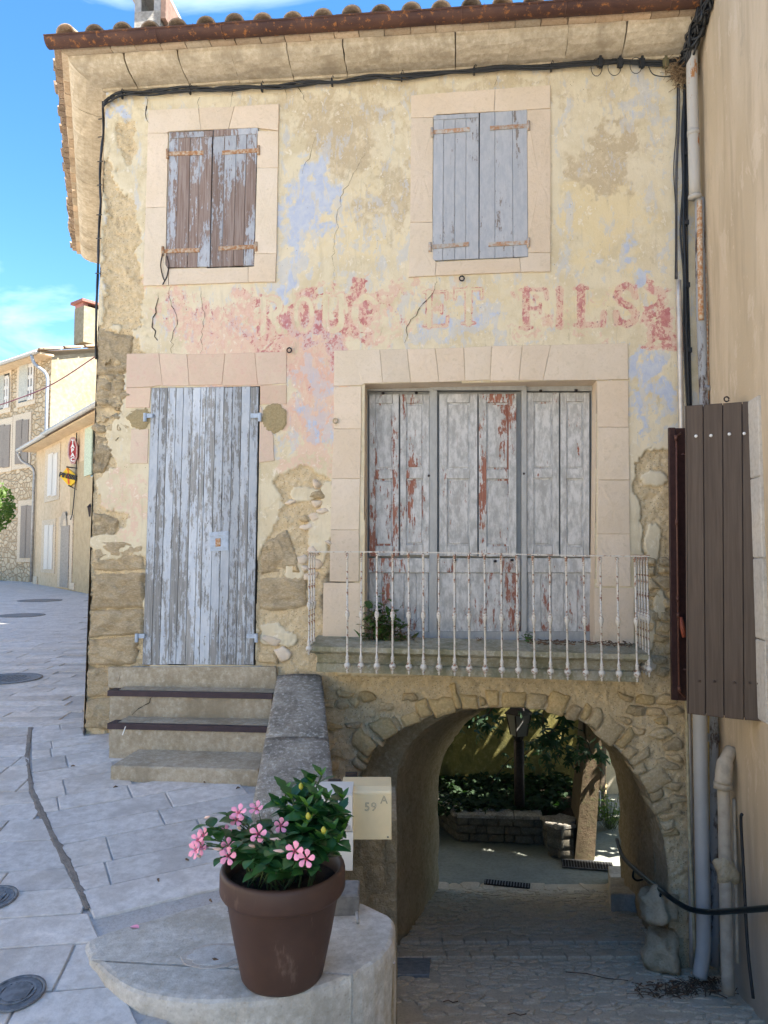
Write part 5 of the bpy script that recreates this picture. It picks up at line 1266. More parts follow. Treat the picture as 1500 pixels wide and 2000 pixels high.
# brown outer shutter leaf, folded out toward the street
def wplank(parent,name,tl,tr,br,bl,th,mat,bev=.003,label=None):
    # corners in world; thickness goes away from the camera
    tl,tr,br,bl=map(Vector,(tl,tr,br,bl)); c=(tl+tr+br+bl)/4; nn=(tr-tl).cross(bl-tl).normalized(); nn=nn if nn.y>0 else -nn
    ring=[bl,br,tr,tl]; V_=[p+nn*th for p in ring]+[p+nn*bev for p in ring]+[p+(c-p).normalized()*bev*1.4 for p in ring]
    F_=[(i,(i+1)%4,4+(i+1)%4,4+i) for i in range(4)]+[(4+i,4+(i+1)%4,8+(i+1)%4,8+i) for i in range(4)]+[(8,9,10,11),(3,2,1,0)]
    o=link(name,mesh(name,V_,F_,mat),parent); tag(o,label); return o
sh_=thing('shutter','brown plank leaf of the near right-hand window shutter, held open',None,parent=nb)
tt=[(1340,792.5),(1373,790),(1411,787.5),(1449,785),(1478,783)]; bb_=[(1344,1394),(1378,1398),(1414,1402),(1453,1406),(1488,1409)]
dpt=lambda px:4.92-(px-1340)/140*.2
for k in range(4):
    g_=1.0; a=(tt[k][0]+g_,tt[k][1]); b=(tt[k+1][0]-g_,tt[k+1][1]); c_=(bb_[k+1][0]-g_,bb_[k+1][1]); d_=(bb_[k][0]+g_,bb_[k][1])
    wplank(sh_,'plank',W(*a,dpt(tt[k][0])),W(*b,dpt(tt[k+1][0])),W(*c_,dpt(tt[k+1][0])),W(*d_,dpt(tt[k][0])),.028,BROWN,.004)
a,b=W(1342,795,4.925),W(1477,786,4.73); c_,d_=W(1486,1406,4.73),W(1346,1391,4.925); off_=Vector((0,.02,0)); wplank(sh_,'backing',a+off_,b+off_,c_+off_,d_+off_,.02,MAROON)
wplank(sh_,'edge_strip',W(1337.5,793,4.925),W(1340.5,792.5,4.92),W(1344,1394,4.92),W(1341,1394,4.925),.05,BROWN)
for px,py in ((1359,852),(1388,851),(1424,848),(1453,847),(1469,845)):
    p=W(px,py,dpt(px)-.002); MB().lathe([(.011,0),(.010,.006),(.004,.009),(.0005,.0095)],n=12).obj('bolt_head',WHITEM,sh_,True).matrix_basis=Matrix.Translation(p)@Matrix.Rotation(R(90),4,'X')
for px,py in ((1366,1330),(1395,1331),(1434,1333),(1463,1334),(1481,1335)):
    p=W(px,py,dpt(px)-.002); MB().lathe([(.009,0),(.008,.004),(.0005,.006)],n=10).obj('bolt_head',BROWN,sh_,True).matrix_basis=Matrix.Translation(p)@Matrix.Rotation(R(90),4,'X')
for py in (851,1335):
    p=W(1478 if py<1000 else 1488,py,4.71); mb=MB(); mb.tube([p+Vector((.01,0,-.045)),p+Vector((.01,0,.045))],.017,8); mb.box((p.x,p.y,p.z-.02),(p.x+.10,p.y+.012,p.z+.02)); mb.obj('hinge',HINGE,sh_)
p=W(1419,785,4.8); mb=MB(); mb.tube([p+Vector((.016*math.cos(a*.6),0,.018+.016*math.sin(a*.6))) for a in range(11)],.005,6); mb.obj('ring_catch',IRON,sh_)
sh2=thing('shutter','dark maroon inner shutter leaf with a long rusty bolt, behind the brown one',None,parent=nb)
wplank(sh2,'plank',W(1307,835,5.42),W(1319,835,5.42),W(1324,1368,5.42),W(1313,1367,5.42),.03,MAROON)
wplank(sh2,'plank',W(1320,836,5.42),W(1362,836,5.46),W(1366,1370,5.46),W(1325,1368,5.42),.03,MAROON); wplank(sh2,'plank',W(1363,836,5.46),W(1402,836,5.5),W(1406,1372,5.5),W(1367,1370,5.46),.03,MAROON)
mb=MB(); mb.tube([W(1330,846,5.40),W(1321,852,5.39),W(1322,1000,5.39),W(1326,1350,5.39),W(1338,1362,5.40)],.008,8); mb.obj('bolt_rod',BOLTM,sh2,True)
for px,py in ((1320,855),(1321.5,1020),(1323,1170),(1324,1202),(1326,1345)):
    p=W(px+.5,py,5.38); MB().tube([p-Vector((0,0,.02)),p+Vector((0,0,.02))],.013,8).obj('bolt_guide',BOLTM,sh2,True)
p=W(1330,1205,5.37); q=W(1336,1245,5.35); mb=MB(); mb.tube([p,p.lerp(q,.5),q],[.012,.02,.013],8); mb.obj('bolt_handle',plain('rust_red_handle',(.25,.06,.03),.6),sh2,True)
for px,py in ((1334,888),(1338,1308)): MB().lathe([(.0145,0),(.012,.008),(.003,.01)],W(px,py,5.39),10).obj('ring_plate',BOLTM,sh2)
# ------------------------------------------------------------ pipes, cables, handrail
def pipe(name,P,r,mat,label,cat,n=12,k=5,group=None,collars=()):
    Q=catmull([W(*p) for p in P],k) if k else [W(*p) for p in P]
    if collars:
        t=thing(name,label,cat,(0,0,0),group=group); MB().tube(Q,r,n).obj('tube',mat,t,True)
        for (px,py,d,rr_,hh) in collars: p=W(px,py,d); MB().tube([p-Vector((0,0,hh)),p+Vector((0,0,hh))],rr_,n).obj('collar',mat,t,True)
        return t
    o=MB().tube(Q,r,n).obj(name,mat,None,True); tag(o,label,cat,group); return o
pipe('drainpipe',[(1351,95,5.60),(1352,180,5.62),(1357,380,5.62)],.043,PIPEP,'off-white flaking painted downpipe under the eave at the right end','pipe',collars=((1354,260,5.62,.047,.02),(1357,385,5.62,.05,.012)))
t_=pipe('drainpipe',[(1366,388,5.64),(1369,600,5.64),(1378,860,5.64),(1390,1200,5.62),(1393,1440,5.6),(1396,1885,5.55)],.036,PIPED,'dark corroded cast downpipe running down to the lane','pipe',collars=((1377,760,5.64,.043,.02),(1393,1440,5.6,.043,.03),(1394,1690,5.57,.042,.02)))
pipe('rusty_pipe',[(1366,392,5.60),(1367,500,5.60),(1369,625,5.60)],.020,HINGE,'short orange rusty pipe length beside the downpipe','pipe')
pipe('waste_pipe',[(1364,1180,5.5),(1367,1420,5.5),(1371,1650,5.48),(1374,1800,5.46),(1373,1860,5.44),(1366,1908,5.42)],.050,PVC,'smooth pale grey plastic waste pipe down to the lane, bent at its foot','pipe',n=16)
pipe('conduit',[(1325,548,5.68),(1330,800,5.68),(1342,1300,5.68),(1347,1500,5.66),(1352,1890,5.6)],.021,STEEL,'straight steel cable conduit beside the maroon shutter','conduit',n=10)
pipe('conduit',[(1336,1200,5.66),(1341,1400,5.66),(1347,1640,5.62),(1358,1870,5.58)],.013,plain('pale_yellow_conduit',(.50,.43,.27),.6),'thin cream conduit beside the plastic waste pipe','conduit',n=8)
pipe('conduit',[(1384,1250,5.6),(1385,1420,5.6),(1386,1620,5.58)],.009,plain('ochre_conduit',(.42,.31,.12),.7),'thin ochre conduit between two downpipes','conduit',n=8)
pipe('gap_debris',[(1377,118,5.64),(1376,300,5.64),(1379,520,5.64),(1382,780,5.62)],.011,HINGE,'brown strip of debris in the gap between the painted downpipe and the beige wall','pipe',n=7)  # thin tube stands in for the debris-filled gap beside the downpipe
BP=thing('soil_pipe','beige clay soil pipe with a bent hood and mortared joint on the right wall','pipe',(0,0,0))
MB().tube(catmull([W(1428,1465,5.30),W(1416,1490,5.24),W(1412,1530,5.22)],5),[.045]*5+[.055]*6,14).obj('hood',BEIGEP,BP,True)
MB().tube(catmull([W(1413,1520,5.25),W(1416,1700,5.2),W(1422,1940,5.1)],6),.042,14).obj('tube',BEIGEP,BP,True)
MB().tube([W(1412,1528,5.24),W(1412,1540,5.24)],.062,14).obj('collar',BEIGEP,BP,True)
p=W(1418,1700,5.2); boulder((p.x,p.y,p.z),(.07,.06,.10),BP,MORT,3,'mortar_joint')
pipe('thin_pipe',[(1433,1560,5.25),(1436,1700,5.2),(1440,1880,5.12)],.012,BEIGEP,'thin beige pipe just right of the clay soil pipe','pipe')
pipe('black_cable',[(1449,1590,4.98),(1447,1605,5.0),(1452,1700,4.98),(1460,1850,4.88),(1471,1950,4.80)],.010,CABLE,'black cable running down the low right wall to the ground','cable')
pipe('wall_cable',[(1485,-30,4.60),(1490,10,4.58),(1505,50,4.5)],.010,CABLEG,'grey cable looping off the top right picture corner','cable')
hr=thing('handrail','black iron handrail descending into the arched passage','handrail',(0,0,0))
MB().tube(catmull([W(1205,1640,7.9),W(1216,1672,7.3),W(1245,1702,6.5),W(1290,1738,5.75),W(1322,1762,5.5),W(1350,1776,5.36),W(1385,1781,5.2),W(1430,1779,4.95),W(1520,1772,4.45)],7),.019,12).obj('rail',RAILM,hr,True)
for (px,py,d) in ((1238,1696,6.6),(1291,1740,5.72)):
    a=W(px,py,d); MB().tube(catmull([a+Vector((0,0,-.01)),a+Vector((-.01,0,-.07)),a+Vector((.03,.02,-.11)),a+Vector((.09,.05,-.115))]),.009,8).obj('bracket',RAILM,hr,True)
# cable bundle along the cornice
cb=thing('cable_bundle','black electric cables clipped under the cornice and down both ends of the facade','cables',H0,-AL)
def cab(P,r,mat=CABLE,amp=.006,k=6,name='cable'):
    Q=catmull(P,k); ph=rnd.uniform(0,6); Q=[q+Vector((0,amp*math.sin(i*.55+ph),amp*math.cos(i*.6+ph))) for i,q in enumerate(Q)]; MB().tube(Q,r,7).obj(name,mat,cb,True)
XS=[(203,205),(215,191),(240,184),(300,179),(372,175),(440,172),(513,170),(580,163),(650,159),(720,153),(784,149),(860,143),(927,137),(1000,133),(1077,130),(1150,124),(1210,122),(1290,124),(1318,118),(1345,100),(1365,70),(1385,30),(1400,-20)]
for k in range(5): cab([L3(a,b+rnd.uniform(-2,2)-2+k*1.4,-.035-.004*k) for a,b in XS],.0075 if k else .011,amp=.007,name='cable')
for px,py in ((237,184),(370,175),(511,170),(648,159),(784,149),(926,137),(1077,130)):
    c=L3(px,py,-.05); mb=MB(); mb.box((c[0]-.007,c[1]-.006,c[2]-.03),(c[0]+.007,c[1]+.03,c[2]+.026)); mb.tube([(c[0],c[1],c[2]+.03),(c[0]+.01,c[1]-.01,c[2]+.045),(c[0]+.018,c[1],c[2]+.03)],.004,5); mb.obj('clip',CABLE,cb)
for px in (1172,1211,1254,1300):
    c=L3(px,122,-.06); mb=MB(); mb.box((c[0]-.022,c[1]-.014,c[2]-.035),(c[0]+.022,c[1]+.02,c[2]+.03)); mb.box((c[0]-.010,c[1]-.02,c[2]-.05),(c[0]+.010,c[1]+.01,c[2]+.045)); mb.obj('connector',CABLE if px<1290 else plain('olive_connector',(.16,.14,.07),.6),cb)
for px,py,rx,ry in ((1165,132,11,17),(1200,131,13,17),(1242,128,12,16)):
    mb=MB(); mb.tube([L3(px+rx*math.cos(a*.45),py+ry*math.sin(a*.45),-.06) for a in range(13)],.003,5); mb.obj('cable_loop',CABLE,cb)
mb=MB(); mb.tube(catmull([L3(1265,126,-.05),L3(1275,145,-.06),L3(1298,150,-.06),L3(1315,148,-.05)]),.004,6); mb.obj('cable_loop',CABLE,cb,True)
LS=[(203,200),(204,250),(200,300),(197,350),(199,400),(195,450),(194,520),(191,580),(190,640),(189,700)]
for k in range(3): cab([L3(a-2,b,.03+.01*k) for a,b in LS],.008,amp=.007)
for yy in (235,270,318,364,422,468,536): c=L3(199-(yy-235)*.02,yy,.02); mb=MB(); mb.tube([(c[0]-.03,c[1],c[2]+.01),(c[0]+.03,c[1]-.03,c[2]-.004)],.005,5); mb.obj('clip',CABLE,cb)
for k,(dx,r_,m_,y1) in enumerate([(0,.010,CABLEG,545),(-3,.004,CABLE,545),(14,.012,CABLE,800),(18,.010,CABLE,800),(11,.008,CABLE,800),(21,.005,CABLE,800),(16,.009,CABLE,800)]):
    base=[(1325,165),(1324,250),(1320,330),(1321,420),(1322,545)] if y1==545 else [(1325,165),(1321,260),(1322,360),(1320,450),(1323,540),(1326,650),(1331,800)]
    cab([L3(a+dx+rnd.uniform(-2,2),b,-.03-.006*(k%3)) for a,b in base],r_,m_,amp=.002)
for yy,xx in ((298,1344),(434,1344),(556,1346),(683,1350)): c=L3(xx-3,yy,-.05); mb=MB(); mb.box((c[0]-.016,c[1]-.01,c[2]-.02),(c[0]+.016,c[1]+.03,c[2]+.016)); mb.obj('clip',CABLE,cb)
for k in range(26):
    P=[L3(1330+k*.8+rnd.uniform(-10,8),135-rnd.uniform(0,24),-.07)]; 
    for j in range(6): P.append(L3(1342+j*10+rnd.uniform(-13,13),108-j*26+rnd.uniform(-14,14),-.12-j*.075-rnd.uniform(0,.07)))
    mb=MB(); mb.tube(catmull(P,6),rnd.choice([.006,.009,.012]),6); mb.obj('cable',CABLE,cb,True)
# nest
mb=MB(); c=Vector(L3(1332,140,-.07))
for k in range(190):
    a=c+Vector((rnd.gauss(0,.045),rnd.gauss(0,.025),rnd.gauss(0,.05))); d=Vector((rnd.gauss(0,1),rnd.gauss(0,.6),rnd.gauss(0,.8))).normalized()*rnd.uniform(.03,.09)
    mb.tube([a-d,a+Vector((rnd.uniform(-.01,.01),0,rnd.uniform(-.01,.01))),a+d],.0022,4,False)
o=mb.obj('bird_nest',NEST); o.location=H0; o.rotation_euler=(0,0,-AL); tag(o,'untidy brown straw nest under the cables at the right end of the cornice','nest')
# ------------------------------------------------------------ mailboxes
def text_mesh(s_,size,ext=.002,bold=0):
    cu=bpy.data.curves.new('t','FONT'); cu.body=s_; cu.size=size; cu.extrude=ext; cu.offset=bold; cu.align_x='CENTER'; cu.align_y='CENTER'
    o=bpy.data.objects.new('t',cu); COL.objects.link(o); dg=bpy.context.evaluated_depsgraph_get(); me=bpy.data.meshes.new_from_object(o.evaluated_get(dg)); bpy.data.objects.remove(o); return me
yb=thing('mailbox','cream yellow metal mailbox marked 59 A beside the flower pot','mailbox',(0,0,0))
x0,x1=W(664,1600,4.0).x,W(765,1600,4.0).x; z0,z1=W(700,1640,4.0).z,W(700,1546,4.0).z; zt_=W(700,1516,4.34).z
mb=MB(); pr=[(4.0,z0),(4.0,z1-.006),(4.004,z1),(4.07,z1+.008),(4.33,zt_),(4.34,zt_-.02),(4.34,z0)]
for x in (x0,x1):
    for y,z in pr: mb.V.append((x,y,z))
m_=len(pr)
for j in range(m_): mb.F.append((j,(j+1)%m_,m_+(j+1)%m_,m_+j))
mb.F+=[tuple(range(m_))[::-1],tuple(range(m_,2*m_))]; o=mb.obj('box',MBOX,yb); bv=o.modifiers.new('b','BEVEL'); bv.width=.004; bv.segments=2
MB().box((x0+.004,3.994,z0+.004),(x1-.004,3.9985,z1-.012)).obj('door',MBOX,yb)
MB().lathe([(.005,-.003),(.005,.001),(.001,.002)],(x1-.02,3.992,z0+.018),8).obj('screw',DIGIT,yb)
for s_,px,py,sz in (('5',717,1577,.062),('9',730,1577,.062),('A',750,1563,.058)):
    me=text_mesh(s_,sz,.0008); me.materials.append(DIGIT); o=link('digit' if s_!='A' else 'letter',me,yb); p=W(px,py,3.99); o.location=(p.x,3.9935,p.z); o.rotation_euler=(R(90),0,0)
    me=text_mesh(s_,sz,.0012,-.0018); me.materials.append(MBOX); o=link('digit_face',me,yb); o.location=(p.x,3.992,p.z); o.rotation_euler=(R(90),0,0)
wb=thing('letter_box','narrow white letter box half hidden behind the potted plants','mailbox',(0,0,0))
xa_,xb_=W(610,1600,3.86).x,W(689,1600,3.86).x; za_,zb_=W(680,1700,3.86).z,W(680,1552,3.86).z; zm=W(680,1624,3.86).z
MB().box((xa_,3.88,za_+.02),(xb_-.004,4.08,zb_)).obj('box',WBOX,wb); MB().hexa([(xa_,3.86,za_),(xb_,3.86,za_),(xb_,3.879,za_),(xa_,3.879,za_)],[(xa_,3.86,zm-.004),(xb_+.002,3.86,zm-.004),(xb_+.002,3.879,zm-.004),(xa_,3.879,zm-.004)]).obj('lower_door',WBOX,wb)
MB().box((xa_,3.862,zm+.004),(xb_-.002,3.879,zb_-.004)).obj('upper_door',WBOX,wb); MB().box((xb_-.05,3.858,zm+.01),(xb_-.012,3.8615,zm+.03)).obj('slot_plate',ZINC,wb)
MB().box((xa_+.05,4.06,za_-.2),(xa_+.12,4.3,zb_-.05)).obj('bracket',IRON,wb); MB().box((x0+.01,4.342,z0+.02),(x0+.08,4.36,z1)).obj('back_plate',IRON,yb)
# ------------------------------------------------------------ flower pot
PC=Vector(((558-750)/FPX*2.97,2.97,0)); PC.z=zplat(PC.x,PC.y)+.001
pot=thing('flower_pot','large brown glazed pot with a thick rim standing on the pale ledge','pot',PC)
mb=MB(); mb.lathe([(.135,0),(.15,.0),(.158,.012),(.19,.16),(.218,.312),(.222,.318),(.236,.322),(.243,.335),(.243,.40),(.240,.412),(.230,.418),(.220,.412),(.216,.36),(.21,.34)],n=56,cap=False); mb.obj('shell',POT,pot,True)
MB().lathe([(.214,.352),(.1,.36),(.001,.365)],n=24,cap=False).obj('soil',SOIL,pot)
def leafmesh(name,l,w_,mat,fold=.25,droop=.25,n=5,lobes=0):
    V_=[];F_=[]
    for i in range(n+1):
        t=i/n; ww=w_*math.sin(math.pi*min(1,(t*.93+.03))**.8)*(1 if not lobes else (1+lobes*math.sin(t*math.pi*5)))
        z=-droop*l*t*t; 
        for s_ in (-1,0,1): V_.append((s_*ww/2,t*l,z+abs(s_)*fold*ww/2))
    for i in range(n):
        for k in range(2): a=i*3+k; F_.append((a,a+1,a+4,a+3))
    return mesh(name,V_,F_,mat,True)
def place(name,me,parent,p,d,roll=0,sc=1):
    o=link(name,me,parent); q=Vector(d).normalized().to_track_quat('Y','Z'); o.rotation_mode='QUATERNION'; o.rotation_quaternion=q@Matrix.Rotation(roll,3,'Y').to_quaternion(); o.location=p; o.scale=(sc,)*3; return o
lm1=[leafmesh('leaf',.066,.042,LF1,.3,.2),leafmesh('leaf',.060,.044,LF1,.15,.35)]; lm2=[leafmesh('leaf',.085,.05,LF2,.35,.35,6,.12),leafmesh('leaf',.072,.046,LF2,.25,.15,6,.12)]; lm3=[leafmesh('leaf',.05,.022,LF3,.4,.1)]
def flower_mesh():
    V_=[];F_=[];cdv=[]
    for k in range(5):
        a0=2*math.pi*k/5
        rows_=[(.004,.22),(.012,.45),(.022,.55),(.030,.42),(.034,.12)]
        b=len(V_)
        for r_,hw in rows_:
            for s_ in (-1,0,1):
                a=a0+s_*hw*.85+ (r_*6); V_.append((r_*math.cos(a),r_*math.sin(a),-.002+ (.006 if r_<.01 else 0)*-1+ r_*.25-.004*abs(s_)+.25*max(0,r_-.026))); cdv.append(min(1,r_/.034))
        for i in range(4):
            for c_ in range(2): q=b+i*3+c_; F_.append((q,q+3,q+4,q+1))
    b=len(V_); n=6
    for z,r_ in ((.0,.006),(-.03,.004),(-.05,.002)):
        for i in range(n): V_.append((r_*math.cos(i*1.047),r_*math.sin(i*1.047),z)); cdv.append(.5)
    for j in range(2):
        for i in range(n): F_.append((b+j*n+i,b+j*n+(i+1)%n,b+(j+1)*n+(i+1)%n,b+(j+1)*n+i))
    me=mesh('flower',V_,F_,FLO,True); at=me.attributes.new('cd','FLOAT','POINT'); at.data.foreach_set('value',cdv); return me
fm=flower_mesh()
pl1=thing('flowering_plant','pink-flowered mandevilla trailing over the left side of the brown pot','plant',PC)
pl2=thing('leafy_plant','taller glossy green hibiscus with yellow buds at the right of the brown pot','plant',PC)
def WPC(px,py,y): return W(px,py,y)-PC
rr=random.Random(11)
def shoot(plant,root,tip,nl,meshes,sc=(.8,1.2),r_=.0028,sp=1,top=None):
    root=Vector(root); tip=Vector(tip); mid=(root+tip)/2+Vector((0,0,.05))+Vector((rr.uniform(-.02,.02),rr.uniform(-.02,.02),0)); Q=catmull([root,mid,tip],5)
    MB().tube(Q,r_,5,False).obj('stem',STEM,plant,True)
    for i in range(nl):
        t=.25+.75*(i+.5)/nl; k=t*(len(Q)-1); a=int(k); p=Q[a].lerp(Q[min(a+1,len(Q)-1)],k-a); ang=i*2.4+rr.uniform(-.5,.5); d=Vector((math.cos(ang),math.sin(ang),rr.uniform(-.1,.75)))
        place('leaf',rr.choice(meshes),plant,p,d,rr.uniform(-.4,.4),rr.uniform(*sc))
    if top: 
        for k in range(3): place('leaf',rr.choice(top),plant,tip,Vector((math.cos(k*1.6+1),math.sin(k*1.6+1),1.1)),0,rr.uniform(.8,1.1))
base=Vector((-.03,0,.36))
tips1=[(430,1630,2.85),(460,1655,2.7),(490,1680,2.66),(535,1665,2.68),(560,1650,2.72),(585,1670,2.7),(610,1660,2.75),(480,1625,2.9),(510,1610,3.0),(420,1620,2.95),(540,1710,2.65),(500,1705,2.66),(590,1705,2.67),(635,1680,2.76),(402,1610,2.9),(415,1640,2.8),(398,1650,3.0),(440,1590,3.0),(455,1600,2.9),(480,1605,3.05),(470,1640,2.75),(520,1640,2.75),(500,1660,2.68),(545,1660,2.68),(470,1680,2.72),(520,1690,2.66),(570,1680,2.66),(600,1690,2.68),(560,1630,2.8),(590,1650,2.75),(530,1600,2.95),(430,1675,2.8),(620,1690,2.74),(445,1655,2.75),(580,1615,2.9),(550,1700,2.66),(500,1625,2.9)]
for px,py,y in tips1: shoot(pl1,base+Vector((rr.uniform(-.1,.06),rr.uniform(-.12,.05),0)),WPC(px,py,y),8,lm1)
tips2=[(620,1560,2.95),(645,1590,2.95),(585,1565,3.0),(600,1610,2.88),(625,1600,2.92),(660,1645,2.85),(640,1610,3.0),(575,1590,2.95),(565,1615,2.95),(650,1570,3.1),(610,1530,3.1),(675,1610,3.0),(590,1625,2.85),(620,1650,2.82),(628,1515,3.08),(605,1545,3.02),(590,1540,3.1),(570,1560,3.0),(558,1545,3.1),(640,1560,2.98),(665,1585,2.95),(670,1560,3.08),(615,1590,2.9),(650,1620,2.85),(668,1625,2.95),(630,1640,2.8),(600,1575,2.9),(545,1575,3.05),(660,1600,3.05),(640,1665,2.8)]
for px,py,y in tips2: shoot(pl2,base+Vector((rr.uniform(.04,.16),rr.uniform(-.1,.08),0)),WPC(px,py,y),7,lm2,(.8,1.3),.004,top=lm3+lm2[1:])
for px,py,y,dx,dz in [(385,1640,2.85,-.6,.2),(392,1655,2.85,-.5,.1),(380,1660,2.8,-.7,0),(466,1585,2.9,.1,.9),(500,1578,2.95,-.1,.8),(549,1612,2.85,.3,.2),(504,1628,2.75,0,.3),(446,1652,2.74,.3,.2),(445,1672,2.70,0,.1),(575,1662,2.62,0,.15),(598,1677,2.61,.15,.1),(440,1625,2.95,0,.3),(396,1630,2.9,-.4,.5),(462,1600,2.9,.2,.6)]:
    p=WPC(px,py,y); o=link('flower',fm,pl1); o.location=p; o.rotation_mode='QUATERNION'; o.rotation_quaternion=Vector((dx+rr.uniform(-.2,.2),-1,dz+.25)).to_track_quat('Z','Y'); s_=rr.uniform(.8,1.0); o.scale=(s_,)*3
    MB().tube([p+Vector((0,.04,-.01)),base+Vector((0,-.05,.03)) if px>440 else p+Vector((.1,.08,-.03))],.0018,4,False).obj('stalk',STEM,pl1)
for px,py,y in [(400,1598,2.85),(498,1655,2.68),(548,1640,2.75),(392,1674,2.8),(555,1663,2.64),(433,1660,2.72),(470,1620,2.75)]:
    p=WPC(px,py,y); place('bud',mesh('bud',*(lambda b:(b.V,b.F))(MB().tube([(0,0,0),(0,.012,.001),(0,.03,.0),(0,.04,0)],[.002,.006,.004,.001],6)),BUD,True),pl1,p,Vector((rr.uniform(-1,.3),-.3,.2)))
for px,py,y in [(588,1543,3.0),(602,1602,2.86),(632,1630,2.78)]:
    p=WPC(px,py,y); o=MB().lathe([(.001,0),(.009,.008),(.010,.018),(.004,.028),(.0005,.03)],n=8).obj('bud',YBUD,pl2,True); o.location=p
# fallen petal & specks
p=Gf(271,1816,zst); o=link('fallen_petal',leafmesh('fallen_petal',.05,.03,FLO,.4,.1)); 
me=o.data; at=me.attributes.new('cd','FLOAT','POINT'); at.data.foreach_set('value',[.6]*len(me.vertices)); o.location=p+Vector((0,0,.008)); o.rotation_euler=(0,0,1.2); tag(o,'single pink petal lying on the pale paving left of the ledge','petal')
for i,(px,py,zf) in enumerate([(400,1529,zst),(226,1538,zst),(465,1540,zst),(310,1720,zst),(380,1803,zst),(412,1760,zst),(447,1784,zst),(420,1876,zplat),(143,1497,zst),(365,1680,zst),(443,1762,zst),(375,1830,zst)]):
    p=Gf(px,py,zf); mb=MB(); mb.tube([(-.015,0,.004),(0,.004,.008),(.014,-.003,.004)],[.003,.006,.002],5); o=mb.obj('dead_leaf',DRY); o.location=p; o.rotation_euler=(0,0,rnd.uniform(0,3)); tag(o,'tiny dark curled dead leaf on the pale paving','litter','dead leaves on the paving')
# leaf litter in the lane corner
mb=MB()
for k in range(230):
    px=rnd.gauss(1350,55); py=1935+rnd.uniform(-18,14)-(px-1350)*.05
    if not 1235<px<1500: continue
    p=Gf(px,py,zlane); a=rnd.uniform(0,3.14); l=rnd.uniform(.015,.06); d=Vector((math.cos(a),math.sin(a),0))*l; p.z+=rnd.uniform(.004,.03); mb.tube([p-d,p+Vector((0,0,.006)),p+d],rnd.choice([.002,.003,.005]),4,False)
o=mb.obj('leaf_litter',DRY,None,kind='stuff'); tag(o,'heap of dry twigs and dead leaves at the foot of the pipes','litter')
for px,py,l in ((1165,1910,.22),(790,1835,.07),(880,1960,.05),(1010,1985,.06)):
    p=Gf(px,py,zlane); mb=MB(); mb.tube([(-l,0,.01),(-l*.3,.01,.016),(l*.3,-.006,.012),(l,.01,.012)],.0035,5); o=mb.obj('twig',DRY); o.location=p; o.rotation_euler=(0,0,rnd.uniform(-.3,.3)); tag(o,{1165:'long dry twig lying on the lane left of the leaf heap',790:'small dark twig by the left edge of the passage mouth',880:'short twig on the cobbles in front of the passage, lower left',1010:'short twig on the cobbles nearest the bottom edge'}[px],'twig')
# ------------------------------------------------------------ plants on the balcony
bp=thing('balcony_plant','bushy green wild plant growing on the balcony slab in front of the left jamb','plant',H0,-AL)
lmb=[leafmesh('leaf',.055,.042,LFB,.2,.2,3),leafmesh('leaf',.045,.034,LFB,.1,.3,3)]
for k in range(34):
    px=rnd.gauss(742,26); top=1150+abs(px-735)*.9+rnd.uniform(0,70); x,z=L(px,top,-.08); r0=L3(748+rnd.gauss(0,16),1252,-.08)
    Q=catmull([r0,((r0[0]+x)/2+rnd.uniform(-.03,.03),-.08+rnd.uniform(-.08,.06),(r0[2]+z)/2),(x,-.08+rnd.uniform(-.14,.1),z)],4); MB().tube(Q,.0018,4,False).obj('stem',DRY,bp)
    for j in range(8):
        t=.2+.8*j/8; q=Q[min(len(Q)-1,int(t*len(Q)))]; place('leaf',rnd.choice(lmb),bp,q+Vector((rnd.gauss(0,.012),rnd.gauss(0,.012),rnd.gauss(0,.012))),Vector((rnd.gauss(0,1),rnd.gauss(0,1)-.5,rnd.gauss(.4,.6))),0,rnd.uniform(1.0,1.7))
mb=MB()
for k in range(160):
    x,z=L(rnd.gauss(760,26),1252-abs(rnd.gauss(0,22)),-.08); d=Vector((rnd.gauss(0,.02),rnd.gauss(0,.02),rnd.gauss(0,.02))); p=Vector((x,-.1+rnd.uniform(-.1,.08),z)); mb.tube([p-d,p+d],.0016,3,False)
mb.obj('dry_stems',DRY,bp,kind='stuff')
for px,py,s_,lab in ((1029,1235,.05,'small green sprig between the middle and right panels on the balcony'),(935,1250,.03,'tuft of straw-coloured grass on the balcony slab')):
    t=thing('balcony_sprig',lab,'plant',loc2w(L3(px,1256,-.05)),0)
    for k in range(9): MB().tube([(0,0,0),(rnd.gauss(0,.01),0,s_*.6),(rnd.gauss(0,.02),rnd.gauss(0,.01),s_*rnd.uniform(.8,1.6))],.002,4,False).obj('stem',STEM if s_>.04 else NEST,t)
    if s_>.04:
        for k in range(12): place('leaf',lmb[1],t,(rnd.gauss(0,.018),rnd.gauss(0,.01),rnd.uniform(.01,.09)),Vector((rnd.gauss(0,1),-1,rnd.gauss(0,.5))))
# gravel of dead leaves along the slab edge
mb=MB()
for k in range(120):
    x,z=L(rnd.uniform(1030,1250),1268,-.32); p=Vector((x,rnd.uniform(-.38,-.05),zl(x)+.012+.04*(1))); d=Vector((rnd.gauss(0,.012),rnd.gauss(0,.012),.003)); mb.tube([p-d,p+d],.004,4,False)
o=mb.obj('dead_leaves',DRY,None,kind='stuff'); o.location=H0; o.rotation_euler=(0,0,-AL); tag(o,'scatter of dry leaves on the balcony slab','litter')
